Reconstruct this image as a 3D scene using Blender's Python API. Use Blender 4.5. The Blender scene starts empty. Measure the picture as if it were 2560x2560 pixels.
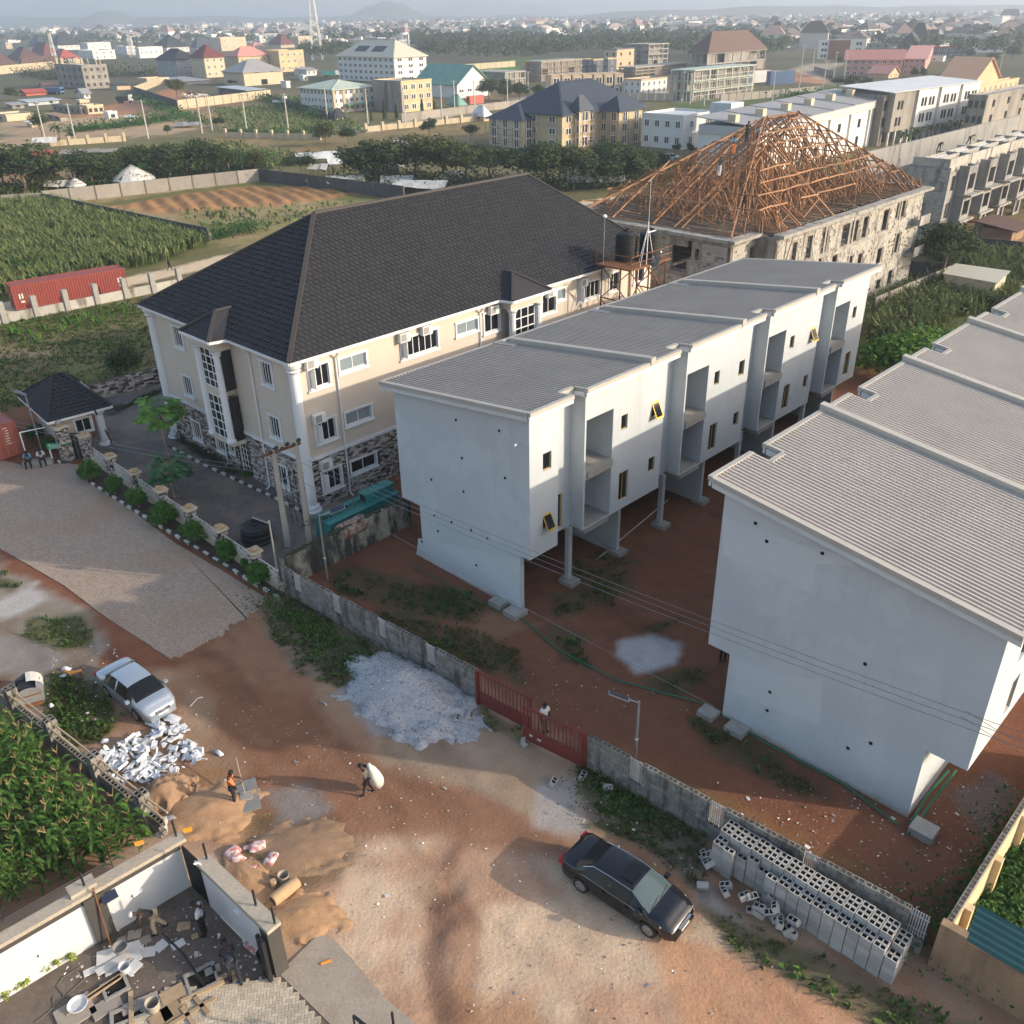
import bpy,bmesh,math,random
import numpy as np
from mathutils import Vector,Matrix,Euler
rnd=random.Random(7)
npr=np.random.default_rng(11)
S=bpy.context.scene
COL=S.collection
# camera
FPX,PITCH,ROLL,CH=2250.0,math.radians(29.05),math.radians(1.0),28.0
_r=np.array([1,0,0.]);_f=np.array([0,math.cos(PITCH),-math.sin(PITCH)]);_d=np.cross(_f,_r)
_r2=math.cos(ROLL)*_r+math.sin(ROLL)*_d;_d2=-math.sin(ROLL)*_r+math.cos(ROLL)*_d
CM=np.array([_r2,_d2,_f]).T
cam=bpy.data.cameras.new('camera');camo=bpy.data.objects.new('camera',cam);COL.objects.link(camo)
cam.sensor_width=36;cam.lens=FPX/2560*36;cam.clip_start=.5;cam.clip_end=60000
m4=Matrix.Identity(4)
for i in range(3):
 m4[i][0]=_r2[i];m4[i][1]=-_d2[i];m4[i][2]=-_f[i]
m4[2][3]=CH
camo.matrix_world=m4
S.camera=camo
# sky, sun, exposure
SUN_AZ,SUN_EL=math.radians(-12.5),math.radians(19.6)
w=bpy.data.worlds.new('World');S.world=w;w.use_nodes=True
nt=w.node_tree;bg=nt.nodes['Background'];sk=nt.nodes.new('ShaderNodeTexSky')
sk.sky_type='NISHITA';sk.sun_disc=False;sk.sun_elevation=SUN_EL;sk.sun_rotation=math.pi/2-SUN_AZ
sk.air_density=1.0;sk.dust_density=2.2;sk.ozone_density=0.
nt.links.new(sk.outputs[0],bg.inputs[0]);bg.inputs[1].default_value=0.15
sl=bpy.data.lights.new('sun','SUN');slo=bpy.data.objects.new('sun',sl);COL.objects.link(slo)
sl.energy=2.6;sl.angle=math.radians(.6);sl.color=(1.0,.86,.68)
sd=Vector((math.cos(SUN_EL)*math.cos(SUN_AZ),math.cos(SUN_EL)*math.sin(SUN_AZ),math.sin(SUN_EL)))
slo.rotation_euler=sd.to_track_quat('Z','Y').to_euler();slo.location=(60,-20,80)
S.view_settings.view_transform='Standard';S.view_settings.look='None'
S.view_settings.exposure=1.0;S.view_settings.gamma=1.0;S.view_settings.use_curve_mapping=False
S.render.engine='CYCLES'
S.cycles.use_denoising=True
S.cycles.max_bounces=5;S.cycles.diffuse_bounces=3;S.cycles.glossy_bounces=2;S.cycles.transmission_bounces=3
S.cycles.volume_bounces=0;S.cycles.transparent_max_bounces=4
S.cycles.use_adaptive_sampling=True;S.cycles.adaptive_threshold=.02
# geometry helpers
def ray(x,y):return CM@np.array([(x-1280)/FPX,(y-1280)/FPX,1.])
def at(x,y,z=0.):
 d=ray(x,y);t=(z-CH)/d[2];p=d*t
 return Vector((p[0],p[1],z))
def above(base,x,y):
 b=np.array(base[:2]);n=b/np.linalg.norm(b);d=ray(x,y);t=(b@n)/(d[:2]@n)
 return CH+t*d[2]
class Fr:
 def __init__(s,x,y,deg,z=0.):
  s.o=Vector((x,y,z));s.deg=deg;a=math.radians(deg)
  s.u=Vector((math.cos(a),math.sin(a),0));s.v=Vector((-math.sin(a),math.cos(a),0))
 def p(s,u,v,z=0.):return s.o+s.u*u+s.v*v+Vector((0,0,z))
 def loc(s,q):d=Vector(q)-s.o;return d.dot(s.u),d.dot(s.v),d.z
 def on(s,x,y,v=None,u=None):
  n=s.v if v is not None else s.u;k=v if v is not None else u
  c=s.o+n*k;d=Vector(ray(x,y));t=(c-Vector((0,0,CH))).dot(n)/d.dot(n)
  q=Vector((0,0,CH))+d*t;a=s.loc(q)
  return(a[0] if v is not None else a[1]),q.z
class MB:
 def __init__(s):s.V=[];s.F=[];s.M=[]
 def add(s,vs,fs,mi=0):
  b=len(s.V);s.V+=[tuple(v) for v in vs]
  for f in fs:s.F.append(tuple(b+i for i in f));s.M.append(mi)
 def hexa(s,p,mi=0):s.add(p,[(0,3,2,1),(4,5,6,7),(0,1,5,4),(1,2,6,5),(2,3,7,6),(3,0,4,7)],mi)
 def fb(s,fr,u0,u1,v0,v1,z0,z1,mi=0):
  if u0>u1:u0,u1=u1,u0
  if v0>v1:v0,v1=v1,v0
  s.hexa([fr.p(u0,v0,z0),fr.p(u1,v0,z0),fr.p(u1,v1,z0),fr.p(u0,v1,z0),fr.p(u0,v0,z1),fr.p(u1,v0,z1),fr.p(u1,v1,z1),fr.p(u0,v1,z1)],mi)
 def box(s,c,sz,rz=0.,mi=0,R=None):
  R=R or Matrix.Rotation(rz,3,'Z');c=Vector(c);h=[k/2 for k in sz]
  s.hexa([c+R@Vector((a*h[0],b*h[1],d*h[2])) for d in(-1,1) for a,b in((-1,-1),(1,-1),(1,1),(-1,1))],mi)
 def bar(s,p,q,w,h=None,mi=0,up=(0,0,1)):
  p,q=Vector(p),Vector(q);d=(q-p).normalized();x=d.cross(Vector(up))
  if x.length<1e-4:x=d.cross(Vector((1,0,0)))
  x.normalize();y=x.cross(d);h=h or w;x*=w/2;y*=h/2
  s.hexa([p-x-y,p+x-y,p+x+y,p-x+y,q-x-y,q+x-y,q+x+y,q-x+y],mi)
 def tube(s,p,q,r0,r1=None,n=8,mi=0,cap=True):
  p,q=Vector(p),Vector(q);r1=r0 if r1 is None else r1;d=(q-p).normalized()
  x=d.cross(Vector((0,0,1)));x=x if x.length>1e-3 else Vector((1,0,0));x.normalize();y=d.cross(x)
  vs=[p+(x*math.cos(2*math.pi*i/n)+y*math.sin(2*math.pi*i/n))*r0 for i in range(n)]+[q+(x*math.cos(2*math.pi*i/n)+y*math.sin(2*math.pi*i/n))*r1 for i in range(n)]
  fs=[(i,(i+1)%n,n+(i+1)%n,n+i) for i in range(n)]
  if cap:fs+=[tuple(range(n-1,-1,-1)),tuple(range(n,2*n))]
  s.add(vs,fs,mi)
 def path(s,pts,r,n=6,mi=0):
  pts=[Vector(p) for p in pts];vs=[];N=len(pts)
  for i,p in enumerate(pts):
   d=(pts[min(i+1,N-1)]-pts[max(i-1,0)]).normalized();x=d.cross(Vector((0,0,1)))
   x=x if x.length>1e-3 else Vector((1,0,0));x.normalize();y=d.cross(x)
   rr=r[i] if isinstance(r,(list,tuple)) else r
   vs+=[p+(x*math.cos(2*math.pi*k/n)+y*math.sin(2*math.pi*k/n))*rr for k in range(n)]
  fs=[(i*n+k,i*n+(k+1)%n,(i+1)*n+(k+1)%n,(i+1)*n+k) for i in range(N-1) for k in range(n)]
  fs+=[tuple(range(n-1,-1,-1)),tuple((N-1)*n+k for k in range(n))]
  s.add(vs,fs,mi)
 def lathe(s,c,prof,n=16,mi=0,R=None):
  c=Vector(c);vs=[];R=R or Matrix.Identity(3)
  for r,z in prof:vs+=[c+R@Vector((r*math.cos(2*math.pi*k/n),r*math.sin(2*math.pi*k/n),z)) for k in range(n)]
  m=len(prof)
  fs=[(i*n+k,i*n+(k+1)%n,(i+1)*n+(k+1)%n,(i+1)*n+k) for i in range(m-1) for k in range(n)]
  fs+=[tuple(range(n-1,-1,-1)),tuple((m-1)*n+k for k in range(n))]
  s.add(vs,fs,mi)
 def prism(s,pts,z0,z1,mi=0,mt=None):
  n=len(pts);vs=[(p[0],p[1],z0) for p in pts]+[(p[0],p[1],z1) for p in pts]
  s.add(vs,[tuple(range(n-1,-1,-1))]+[(i,(i+1)%n,n+(i+1)%n,n+i) for i in range(n)],mi)
  s.add(vs[n:],[tuple(range(n))],mi if mt is None else mt)
 def slab(s,pts3,t,mi=0):
  n=len(pts3);nr=(Vector(pts3[1])-Vector(pts3[0])).cross(Vector(pts3[2])-Vector(pts3[0])).normalized()
  if nr.z<0:nr=-nr
  lo=[Vector(p)-nr*t for p in pts3]
  s.add(list(pts3)+lo,[tuple(range(n)),tuple(range(2*n-1,n-1,-1))]+[(i,n+i,n+(i+1)%n,(i+1)%n) for i in range(n)],mi)
 def quad(s,a,b,c,d,mi=0):s.add([a,b,c,d],[(0,1,2,3)],mi)
 def mesh(s,name,mats,off=Vector((0,0,0)),smooth=False):
  me=bpy.data.meshes.new(name)
  me.from_pydata([(x-off.x,y-off.y,z-off.z) for x,y,z in s.V],[],s.F)
  for m in(mats if isinstance(mats,(list,tuple)) else[mats]):me.materials.append(MAT(m))
  me.polygons.foreach_set('material_index',s.M)
  if smooth:me.polygons.foreach_set('use_smooth',[True]*len(s.F))
  bm=bmesh.new();bm.from_mesh(me);bmesh.ops.recalc_face_normals(bm,faces=bm.faces);bm.to_mesh(me);bm.free()
  return me
 def build(s,name,mats,parent=None,smooth=False,**k):
  off=wloc(parent);me=s.mesh(name,mats,off,smooth)
  return link(name,me,parent,**k)
def wloc(o):
 v=Vector((0,0,0))
 while o is not None:v+=o.location;o=o.parent
 return v
def tag(o,label=None,cat=None,group=None,kind=None):
 for k,v in(('label',label),('category',cat),('group',group),('kind',kind)):
  if v:o[k]=v
 return o
def link(name,data,parent=None,loc=None,**k):
 o=bpy.data.objects.new(name,data);COL.objects.link(o)
 if parent is not None:o.parent=parent
 if loc is not None:o.location=loc
 return tag(o,**k)
def thing(name,label,cat,loc=(0,0,0),group=None,rz=0.):
 o=link(name,None,None,loc,label=label,cat=cat,group=group);o.rotation_euler.z=rz;o.empty_display_size=.2
 return o
def copy_tree(o,parent=None,**k):
 c=o.copy();COL.objects.link(c);c.parent=parent
 for ch in list(o.children):copy_tree(ch,c)
 return tag(c,**k)
UNIT={}
def unitbox(m):
 if m not in UNIT:
  b=MB();b.box((0,0,0),(1,1,1));UNIT[m]=b.mesh('piece_'+m,m)
 return UNIT[m]
def pieces(parent,name,items,m,limit=300,stuff=None,me=None,sm=None):
 """items: (centre, size, Matrix3 or z-rotation); the nearest become parts, the rest one joined part"""
 cam_p=Vector((0,0,CH));items=sorted(items,key=lambda it:(Vector(it[0])-cam_p).length);off=wloc(parent)
 for c,sz,r in items[:limit]:
  o=link(name,me or unitbox(m),parent,Vector(c)-off);o.scale=sz
  if isinstance(r,Matrix):o.rotation_euler=r.to_euler()
  else:o.rotation_euler.z=r
 if len(items)>limit:
  b=MB()
  for c,sz,r in items[limit:]:
   R=r if isinstance(r,Matrix) else Matrix.Rotation(r,3,'Z')
   if me is None:b.box(c,sz,R=R)
   else:b.add([Vector(c)+R@Vector((v.co.x*sz[0],v.co.y*sz[1],v.co.z*sz[2])) for v in me.vertices],[tuple(p.vertices) for p in me.polygons])
  b.build(stuff or name+'s',sm or m,parent,kind='stuff')
def wallgrid(mb,f,a0,a1,z0,z1,ops,t,mi=0):
 """a wall of thickness t with real openings (a0, a1, z0, z1); f(a, d, z) maps along / into the wall / up to the world"""
 zs=sorted({z0,z1}|{min(max(k,z0),z1) for o in ops for k in o[2:]})
 for zi in range(len(zs)-1):
  za,zb=zs[zi],zs[zi+1];zm=(za+zb)/2
  if zb-za<1e-4:continue
  cur=a0
  for o in sorted([o for o in ops if o[2]<zm<o[3]]):
   if o[0]>cur+1e-4:mb.hexa([f(cur,0,za),f(o[0],0,za),f(o[0],t,za),f(cur,t,za),f(cur,0,zb),f(o[0],0,zb),f(o[0],t,zb),f(cur,t,zb)],mi)
   cur=max(cur,o[1])
  if cur<a1-1e-4:mb.hexa([f(cur,0,za),f(a1,0,za),f(a1,t,za),f(cur,t,za),f(cur,0,zb),f(a1,0,zb),f(a1,t,zb),f(cur,t,zb)],mi)
def window(parent,f,a,z,wd,h,fm='white_frame',gm='glass',nv=0,nh=0,fw=.06,d0=.02,trim=0.,sill=0.,trim_m='white_trim',depth=.06,name='window',door=False):
 """frame + pane set into a wall; a, z are the centre; f(a, d, z)"""
 b=MB();a0,a1,z0,z1=a-wd/2,a+wd/2,z-h/2,z+h/2
 def bx(p0,p1,d_0,d_1,q0,q1,mi=0):b.hexa([f(p0,d_0,q0),f(p1,d_0,q0),f(p1,d_1,q0),f(p0,d_1,q0),f(p0,d_0,q1),f(p1,d_0,q1),f(p1,d_1,q1),f(p0,d_1,q1)],mi)
 bx(a0,a0+fw,d0,d0+depth,z0,z1);bx(a1-fw,a1,d0,d0+depth,z0,z1)
 bx(a0+fw,a1-fw,d0,d0+depth,z0,z0+fw);bx(a0+fw,a1-fw,d0,d0+depth,z1-fw,z1)
 for i in range(nv):
  c=a0+(i+1)*wd/(nv+1);bx(c-fw/2,c+fw/2,d0+.004,d0+depth-.004,z0+fw,z1-fw)
 for i in range(nh):
  c=z0+(i+1)*h/(nh+1);bx(a0+fw,a1-fw,d0+.008,d0+depth-.008,c-fw/2,c+fw/2)
 if trim:
  for q in((a0-trim,a0,z0-trim,z1+trim),(a1,a1+trim,z0-trim,z1+trim),(a0,a1,z1,z1+trim),(a0,a1,z0-trim,z0)):bx(q[0],q[1],-.07,.015,q[2],q[3],1)
  if sill:
   bx(a0-trim-sill,a1+trim+sill,-.13,-.072,z0-trim-.06,z0-trim+.06,1);bx(a0-trim-sill*.6,a1+trim+sill*.6,-.11,-.072,z1+trim-.05,z1+trim+.05,1)
 o=b.build(name,[fm,trim_m],parent)
 g=MB();g.hexa([f(a0+fw,d0+.03,z0+fw),f(a1-fw,d0+.03,z0+fw),f(a1-fw,d0+.045,z0+fw),f(a0+fw,d0+.045,z0+fw),f(a0+fw,d0+.03,z1-fw),f(a1-fw,d0+.03,z1-fw),f(a1-fw,d0+.045,z1-fw),f(a0+fw,d0+.045,z1-fw)])
 g.build('pane',gm,o)
 return o
# materials
_M={};SPEC={}
def MAT(k):
 if not isinstance(k,str):return k
 if k not in _M:_M[k]=make_mat(k,**SPEC[k])
 return _M[k]
def make_mat(name,col,col2=None,scale=1.5,rough=.85,bump=0.,bscale=None,metal=0.,obj=0.,island=0.,streak=None,blotch=None,kind='std',spec=.5,trans=0.,wave=None,contrast=.5,brick=None,attr=None,fine=0.,emit=0.,splash=None):
 m=bpy.data.materials.new(name);m.use_nodes=True;t=m.node_tree;N=t.nodes;L=t.links
 b=N['Principled BSDF'];out=N['Material Output']
 def nd(ty,**kw):
  n=N.new(ty)
  for a,v in kw.items():setattr(n,a,v)
  return n
 def mix(fac,c1,c2,mode='MIX'):
  n=nd('ShaderNodeMix',data_type='RGBA',blend_type=mode)
  if isinstance(fac,(int,float)):n.inputs[0].default_value=fac
  else:L.new(fac,n.inputs[0])
  for i,c in((6,c1),(7,c2)):
   if isinstance(c,(tuple,list)):n.inputs[i].default_value=(*c[:3],1)
   else:L.new(c,n.inputs[i])
  return n.outputs[2]
 def noise(sc,det=4.,vec=None,ro=.6):
  n=nd('ShaderNodeTexNoise');n.inputs['Scale'].default_value=sc;n.inputs['Detail'].default_value=det;n.inputs['Roughness'].default_value=ro
  L.new(vec or geo.outputs['Position'],n.inputs['Vector']);return n.outputs['Fac']
 def ramp(v,a,c):
  n=nd('ShaderNodeMapRange');n.inputs[1].default_value=a;n.inputs[2].default_value=c;L.new(v,n.inputs[0]);return n.outputs[0]
 def mulval(c,v,lo,hi):
  mr=nd('ShaderNodeMapRange');L.new(v,mr.inputs[0]);mr.inputs[3].default_value=lo;mr.inputs[4].default_value=hi
  h=nd('ShaderNodeVectorMath',operation='SCALE');L.new(mr.outputs[0],h.inputs['Scale'])
  if isinstance(c,(tuple,list)):h.inputs[0].default_value=c[:3]
  else:L.new(c,h.inputs[0])
  return h.outputs[0]
 geo=nd('ShaderNodeNewGeometry')
 c=tuple(col)
 if attr:
  at_=nd('ShaderNodeAttribute',attribute_name=attr);c=at_.outputs['Color']
 if brick:
  bt=nd('ShaderNodeTexBrick');bt.inputs['Color1'].default_value=(*col,1);bt.inputs['Color2'].default_value=(*(col2 or col),1);bt.inputs['Mortar'].default_value=(*brick[2],1)
  bt.inputs['Scale'].default_value=1;bt.inputs['Brick Width'].default_value=brick[0];bt.inputs['Row Height'].default_value=brick[1];bt.inputs['Mortar Size'].default_value=brick[3];bt.inputs['Bias'].default_value=brick[5] if len(brick)>5 else 0.
  mp=nd('ShaderNodeMapping');mp.inputs['Rotation'].default_value=brick[4];L.new(geo.outputs['Position'],mp.inputs['Vector']);L.new(mp.outputs[0],bt.inputs['Vector']);c=bt.outputs['Color']
 elif col2 is not None:c=mix(ramp(noise(scale),.5-contrast*.5,.5+contrast*.5),c,col2)
 if blotch:
  n=noise(blotch[1],6,ro=.7);r=ramp(n,blotch[2],blotch[3]);k=nd('ShaderNodeMath',operation='MULTIPLY');L.new(r,k.inputs[0]);k.inputs[1].default_value=blotch[4];c=mix(k.outputs[0],c,blotch[0])
 if streak:
  mp=nd('ShaderNodeMapping');mp.inputs['Scale'].default_value=(streak[4],streak[4],.12*streak[4] if len(streak)<6 else streak[5]);L.new(geo.outputs['Position'],mp.inputs['Vector'])
  r=ramp(noise(1.,5,mp.outputs[0],.65),streak[1],streak[2]);k=nd('ShaderNodeMath',operation='MULTIPLY');L.new(r,k.inputs[0]);k.inputs[1].default_value=streak[3];c=mix(k.outputs[0],c,streak[0])
 if splash:
  sx=nd('ShaderNodeSeparateXYZ');L.new(geo.outputs['Position'],sx.inputs[0]);ns=nd('ShaderNodeMath',operation='MULTIPLY_ADD');L.new(noise(1.7,6,ro=.7),ns.inputs[0]);ns.inputs[1].default_value=-splash[1]*2.4;L.new(sx.outputs[2],ns.inputs[2])
  mr=nd('ShaderNodeMapRange');L.new(ns.outputs[0],mr.inputs[0]);mr.inputs[1].default_value=-splash[1]*.35;mr.inputs[2].default_value=-splash[1]*1.5;mr.inputs[4].default_value=.85;c=mix(mr.outputs[0],c,splash[0])
 if fine:c=mulval(c,noise(fine,2),.72,1.28)
 if obj:oi=nd('ShaderNodeObjectInfo');c=mulval(c,oi.outputs['Random'],1-obj,1+obj)
 if island:c=mulval(c,geo.outputs['Random Per Island'],1-island,1+island)
 if isinstance(c,tuple):b.inputs['Base Color'].default_value=(*c[:3],1)
 else:L.new(c,b.inputs['Base Color'])
 b.inputs['Roughness'].default_value=rough;b.inputs['Metallic'].default_value=metal;b.inputs['Specular IOR Level'].default_value=spec
 if emit:b.inputs['Emission Color'].default_value=(*col,1);b.inputs['Emission Strength'].default_value=emit
 if bump:
  bp=nd('ShaderNodeBump');bp.inputs['Strength'].default_value=bump;bp.inputs['Distance'].default_value=.05
  L.new(noise(bscale or scale*4,5),bp.inputs['Height']);L.new(bp.outputs[0],b.inputs['Normal'])
 if kind=='leaf':
  tr=nd('ShaderNodeBsdfTranslucent');mx=nd('ShaderNodeMixShader');mx.inputs[0].default_value=trans or .3
  if isinstance(c,tuple):tr.inputs[0].default_value=(*c[:3],1)
  else:L.new(c,tr.inputs[0])
  L.new(b.outputs[0],mx.inputs[1]);L.new(tr.outputs[0],mx.inputs[2]);L.new(mx.outputs[0],out.inputs[0])
 return m
def spec(**kw):SPEC.update(kw)
D=dict
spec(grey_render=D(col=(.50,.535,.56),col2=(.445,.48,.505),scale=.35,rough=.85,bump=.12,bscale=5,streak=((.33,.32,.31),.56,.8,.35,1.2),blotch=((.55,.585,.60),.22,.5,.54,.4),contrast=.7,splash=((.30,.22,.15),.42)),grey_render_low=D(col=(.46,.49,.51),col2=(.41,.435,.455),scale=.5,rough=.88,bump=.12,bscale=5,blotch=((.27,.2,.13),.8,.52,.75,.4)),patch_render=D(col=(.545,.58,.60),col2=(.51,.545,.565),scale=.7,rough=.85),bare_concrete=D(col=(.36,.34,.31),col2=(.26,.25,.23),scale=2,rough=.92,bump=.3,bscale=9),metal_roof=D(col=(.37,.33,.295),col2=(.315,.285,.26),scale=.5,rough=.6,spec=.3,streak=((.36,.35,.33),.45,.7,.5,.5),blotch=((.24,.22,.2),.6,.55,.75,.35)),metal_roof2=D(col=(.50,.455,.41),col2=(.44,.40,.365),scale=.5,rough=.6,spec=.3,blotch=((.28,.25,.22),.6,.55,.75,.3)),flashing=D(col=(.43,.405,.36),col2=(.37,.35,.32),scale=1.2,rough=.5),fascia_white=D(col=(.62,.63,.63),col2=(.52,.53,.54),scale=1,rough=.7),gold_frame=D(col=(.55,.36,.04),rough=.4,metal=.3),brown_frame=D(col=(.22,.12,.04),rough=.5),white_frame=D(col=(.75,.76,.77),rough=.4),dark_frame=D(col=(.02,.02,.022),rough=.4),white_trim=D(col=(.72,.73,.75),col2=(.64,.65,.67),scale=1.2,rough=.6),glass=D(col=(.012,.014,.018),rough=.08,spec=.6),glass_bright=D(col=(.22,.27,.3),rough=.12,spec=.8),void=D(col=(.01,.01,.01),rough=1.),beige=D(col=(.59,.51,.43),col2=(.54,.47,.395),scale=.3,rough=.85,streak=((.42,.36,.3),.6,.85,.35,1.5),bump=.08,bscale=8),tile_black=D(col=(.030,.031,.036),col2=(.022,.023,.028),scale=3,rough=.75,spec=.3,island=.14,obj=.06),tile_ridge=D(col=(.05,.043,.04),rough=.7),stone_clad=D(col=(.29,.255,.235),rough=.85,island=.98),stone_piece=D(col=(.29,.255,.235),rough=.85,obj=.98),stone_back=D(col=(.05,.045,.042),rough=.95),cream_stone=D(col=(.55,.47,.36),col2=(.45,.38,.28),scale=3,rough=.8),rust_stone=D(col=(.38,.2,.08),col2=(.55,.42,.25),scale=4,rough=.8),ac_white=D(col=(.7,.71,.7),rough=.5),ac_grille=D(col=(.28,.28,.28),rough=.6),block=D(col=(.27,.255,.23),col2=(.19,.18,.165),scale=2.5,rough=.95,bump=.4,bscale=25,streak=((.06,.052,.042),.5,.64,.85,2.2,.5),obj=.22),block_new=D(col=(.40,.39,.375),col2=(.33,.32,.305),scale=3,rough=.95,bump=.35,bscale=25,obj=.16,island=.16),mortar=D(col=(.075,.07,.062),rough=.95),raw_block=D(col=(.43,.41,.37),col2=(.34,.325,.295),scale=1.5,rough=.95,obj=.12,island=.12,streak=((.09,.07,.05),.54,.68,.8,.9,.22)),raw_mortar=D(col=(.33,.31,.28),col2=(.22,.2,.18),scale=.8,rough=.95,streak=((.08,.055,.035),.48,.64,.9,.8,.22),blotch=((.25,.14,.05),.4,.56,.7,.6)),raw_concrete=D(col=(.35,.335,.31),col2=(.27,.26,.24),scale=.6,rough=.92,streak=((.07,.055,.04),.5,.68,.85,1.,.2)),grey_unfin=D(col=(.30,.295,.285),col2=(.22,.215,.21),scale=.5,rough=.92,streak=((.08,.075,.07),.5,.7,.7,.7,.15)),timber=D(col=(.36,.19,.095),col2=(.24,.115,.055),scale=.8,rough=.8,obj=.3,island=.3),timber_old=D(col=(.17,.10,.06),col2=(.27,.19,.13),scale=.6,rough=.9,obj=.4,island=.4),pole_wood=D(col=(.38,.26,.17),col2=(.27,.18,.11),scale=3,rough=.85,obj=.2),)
# ground: one sheet, coloured by soil and cover plus some painted sun and shade
K=1.3251
def G(x,y,z=0.):return at(x*K,y*K,z)
def vnoise(x,y,sc,seed=0,octv=3):
 out=np.zeros_like(x);amp=1.;tot=0.
 for o in range(octv):
  r=np.random.default_rng(seed+o*17);tab=r.random((256,256))
  fx=x*sc*2**o+37.1*o;fy=y*sc*2**o+11.7*o;ix=np.floor(fx).astype(int);iy=np.floor(fy).astype(int);tx=fx-ix;ty=fy-iy
  tx=tx*tx*(3-2*tx);ty=ty*ty*(3-2*ty);a=lambda i,j:tab[(ix+i)&255,(iy+j)&255]
  out+=amp*((a(0,0)*(1-tx)+a(1,0)*tx)*(1-ty)+(a(0,1)*(1-tx)+a(1,1)*tx)*ty);tot+=amp;amp*=.55
 return out/tot
def sdf(x,y,poly):
 d=np.full(x.shape,1e18);ins=np.zeros(x.shape,bool);n=len(poly)
 for i in range(n):
  ax,ay=poly[i];bx,by=poly[(i+1)%n];ex,ey=bx-ax,by-ay
  t=np.clip(((x-ax)*ex+(y-ay)*ey)/(ex*ex+ey*ey+1e-9),0,1);d=np.minimum(d,(x-ax-t*ex)**2+(y-ay-t*ey)**2)
  c=(ay>y)!=(by>y)
  with np.errstate(all='ignore'):xi=ax+(y-ay)/(by-ay+1e-12)*ex
  ins^=c&(x<xi)
 d=np.sqrt(d);return np.where(ins,d,-d)
def PX(pts):return[tuple(G(x,y)[:2]) for x,y in pts]
xs=[0.]
while xs[-1]<9000:xs.append(xs[-1]+(.2 if xs[-1]<42 else .2+(xs[-1]-42)*.012))
xs=np.array([-k for k in xs[:0:-1]]+xs)
ys=[12.]
while ys[-1]<14000:ys.append(ys[-1]+(.2 if ys[-1]<62 else max(.3,.006*ys[-1]) if ys[-1]<220 else .02*ys[-1]))
ys=np.array([-9000,-3000,-1000,-300,-100,-30,-10,0,6,10]+ys)
GX,GY=np.meshgrid(xs,ys);gx,gy=GX.ravel(),GY.ravel();gd=np.hypot(gx,gy)
n1=vnoise(gx,gy,.45,1,4);n2=vnoise(gx,gy,.09,2,4);n3=vnoise(gx,gy,1.6,3,3);n4=vnoise(gx,gy,.016,4,4);n5=vnoise(gx,gy,.004,8,4)
gc=np.zeros((len(gx),3));gc[:]=(.20,.082,.045)
far=np.clip((gd-75)/25,0,1)[:,None]
gf=np.array([.085,.095,.034])*(1-n2[:,None])+np.array([.20,.165,.085])*n2[:,None]
gf=gf*(1-np.clip((n4-.56)*8,0,1)[:,None])+np.array([.25,.155,.085])*np.clip((n4-.56)*8,0,1)[:,None]
ff=np.clip((gd-330)/150,0,1)[:,None]
gf=gf*(1-ff)+ff*(np.array([.045,.062,.028])*(1-n5[:,None])+np.array([.16,.13,.085])*n5[:,None])
gc=gc*(1-far)+gf*far
GREEN=[]
def zone(pts,col,soft=.5,wob=1.2,amt=1.,var=.25,green=0,col2=None,sc=None):
 global gc
 P_=PX(pts);qx=[p[0] for p in P_];qy=[p[1] for p in P_];far_=max(math.hypot(*p) for p in P_);mg=4+far_*.12
 I=np.nonzero((gx>min(qx)-mg)&(gx<max(qx)+mg)&(gy>min(qy)-mg)&(gy<max(qy)+mg))[0]
 s=sdf(gx[I],gy[I],P_);scl=np.clip(gd[I]/45,.6,8)
 m=np.clip((s+(n1[I]-.5)*2*wob*scl+(n3[I]-.5)*.5*wob*scl)/(soft*scl)+.5,0,1)*amt
 c=np.array(col)[None,:]*(1+var*2*(n2[I][:,None]-.5))
 if col2 is not None:
  k=np.clip((vnoise(gx[I],gy[I],sc or .35,21,4)-.42)*5,0,1)[:,None];c=c*(1-k)+np.array(col2)*k
 gc[I]=gc[I]*(1-m[:,None])+c*m[:,None]
 if green:GREEN.append((P_,green))
zone([(-400,1200),(0,1290),(340,1260),(500,1130),(900,1260),(1110,1420),(1350,1560),(1760,1800),(2300,2100),(2300,2600),(-500,2600)],(.37,.24,.155),1.2,1.,col2=(.29,.165,.10))
zone([(640,1560),(830,1560),(1060,1600),(1300,1720),(1500,1850),(1800,2000),(1800,2300),(800,2300),(620,1932),(560,1700)],(.52,.39,.275),1.5,1.5,.8,col2=(.46,.285,.185))  # sunlit dirt: the sun's brightness is painted into this lighter soil
zone([(330,1242),(470,1165),(530,1210),(600,1300),(650,1390),(720,1440),(900,1490),(1060,1580),(1110,1640),(830,1575),(640,1590),(480,1560),(430,1420),(390,1310)],(.21,.09,.047),1.2,.9,.85,col2=(.26,.135,.08))  # same soil darkened by colour where the large terrace's shadow falls
zone([(705,1395),(860,1375),(1000,1390),(1090,1470),(1100,1590),(900,1495),(720,1440)],(.30,.215,.145),.8,.6,.9,col2=(.34,.25,.18))
zone([(330,1470),(430,1440),(520,1560),(560,1700),(540,1790),(500,1720),(400,1560)],(.36,.205,.10),.8,.8,.9,col2=(.27,.15,.07))
zone([(480,1545),(600,1530),(675,1590),(640,1660),(540,1690),(440,1640)],(.13,.085,.05),.8,.8,.9,col2=(.2,.13,.075))
zone([(500,1490),(580,1480),(620,1530),(540,1560)],(.26,.25,.24),.8,.8,.7)
zone([(820,1620),(860,1610),(900,1750),(900,1932),(830,1932),(800,1800)],(.24,.135,.085),.8,1.3,.8,col2=(.17,.09,.06))
zone([(870,1870),(1000,1890),(1040,1990),(880,2000)],(.34,.16,.075),1.,1.,.6)
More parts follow.
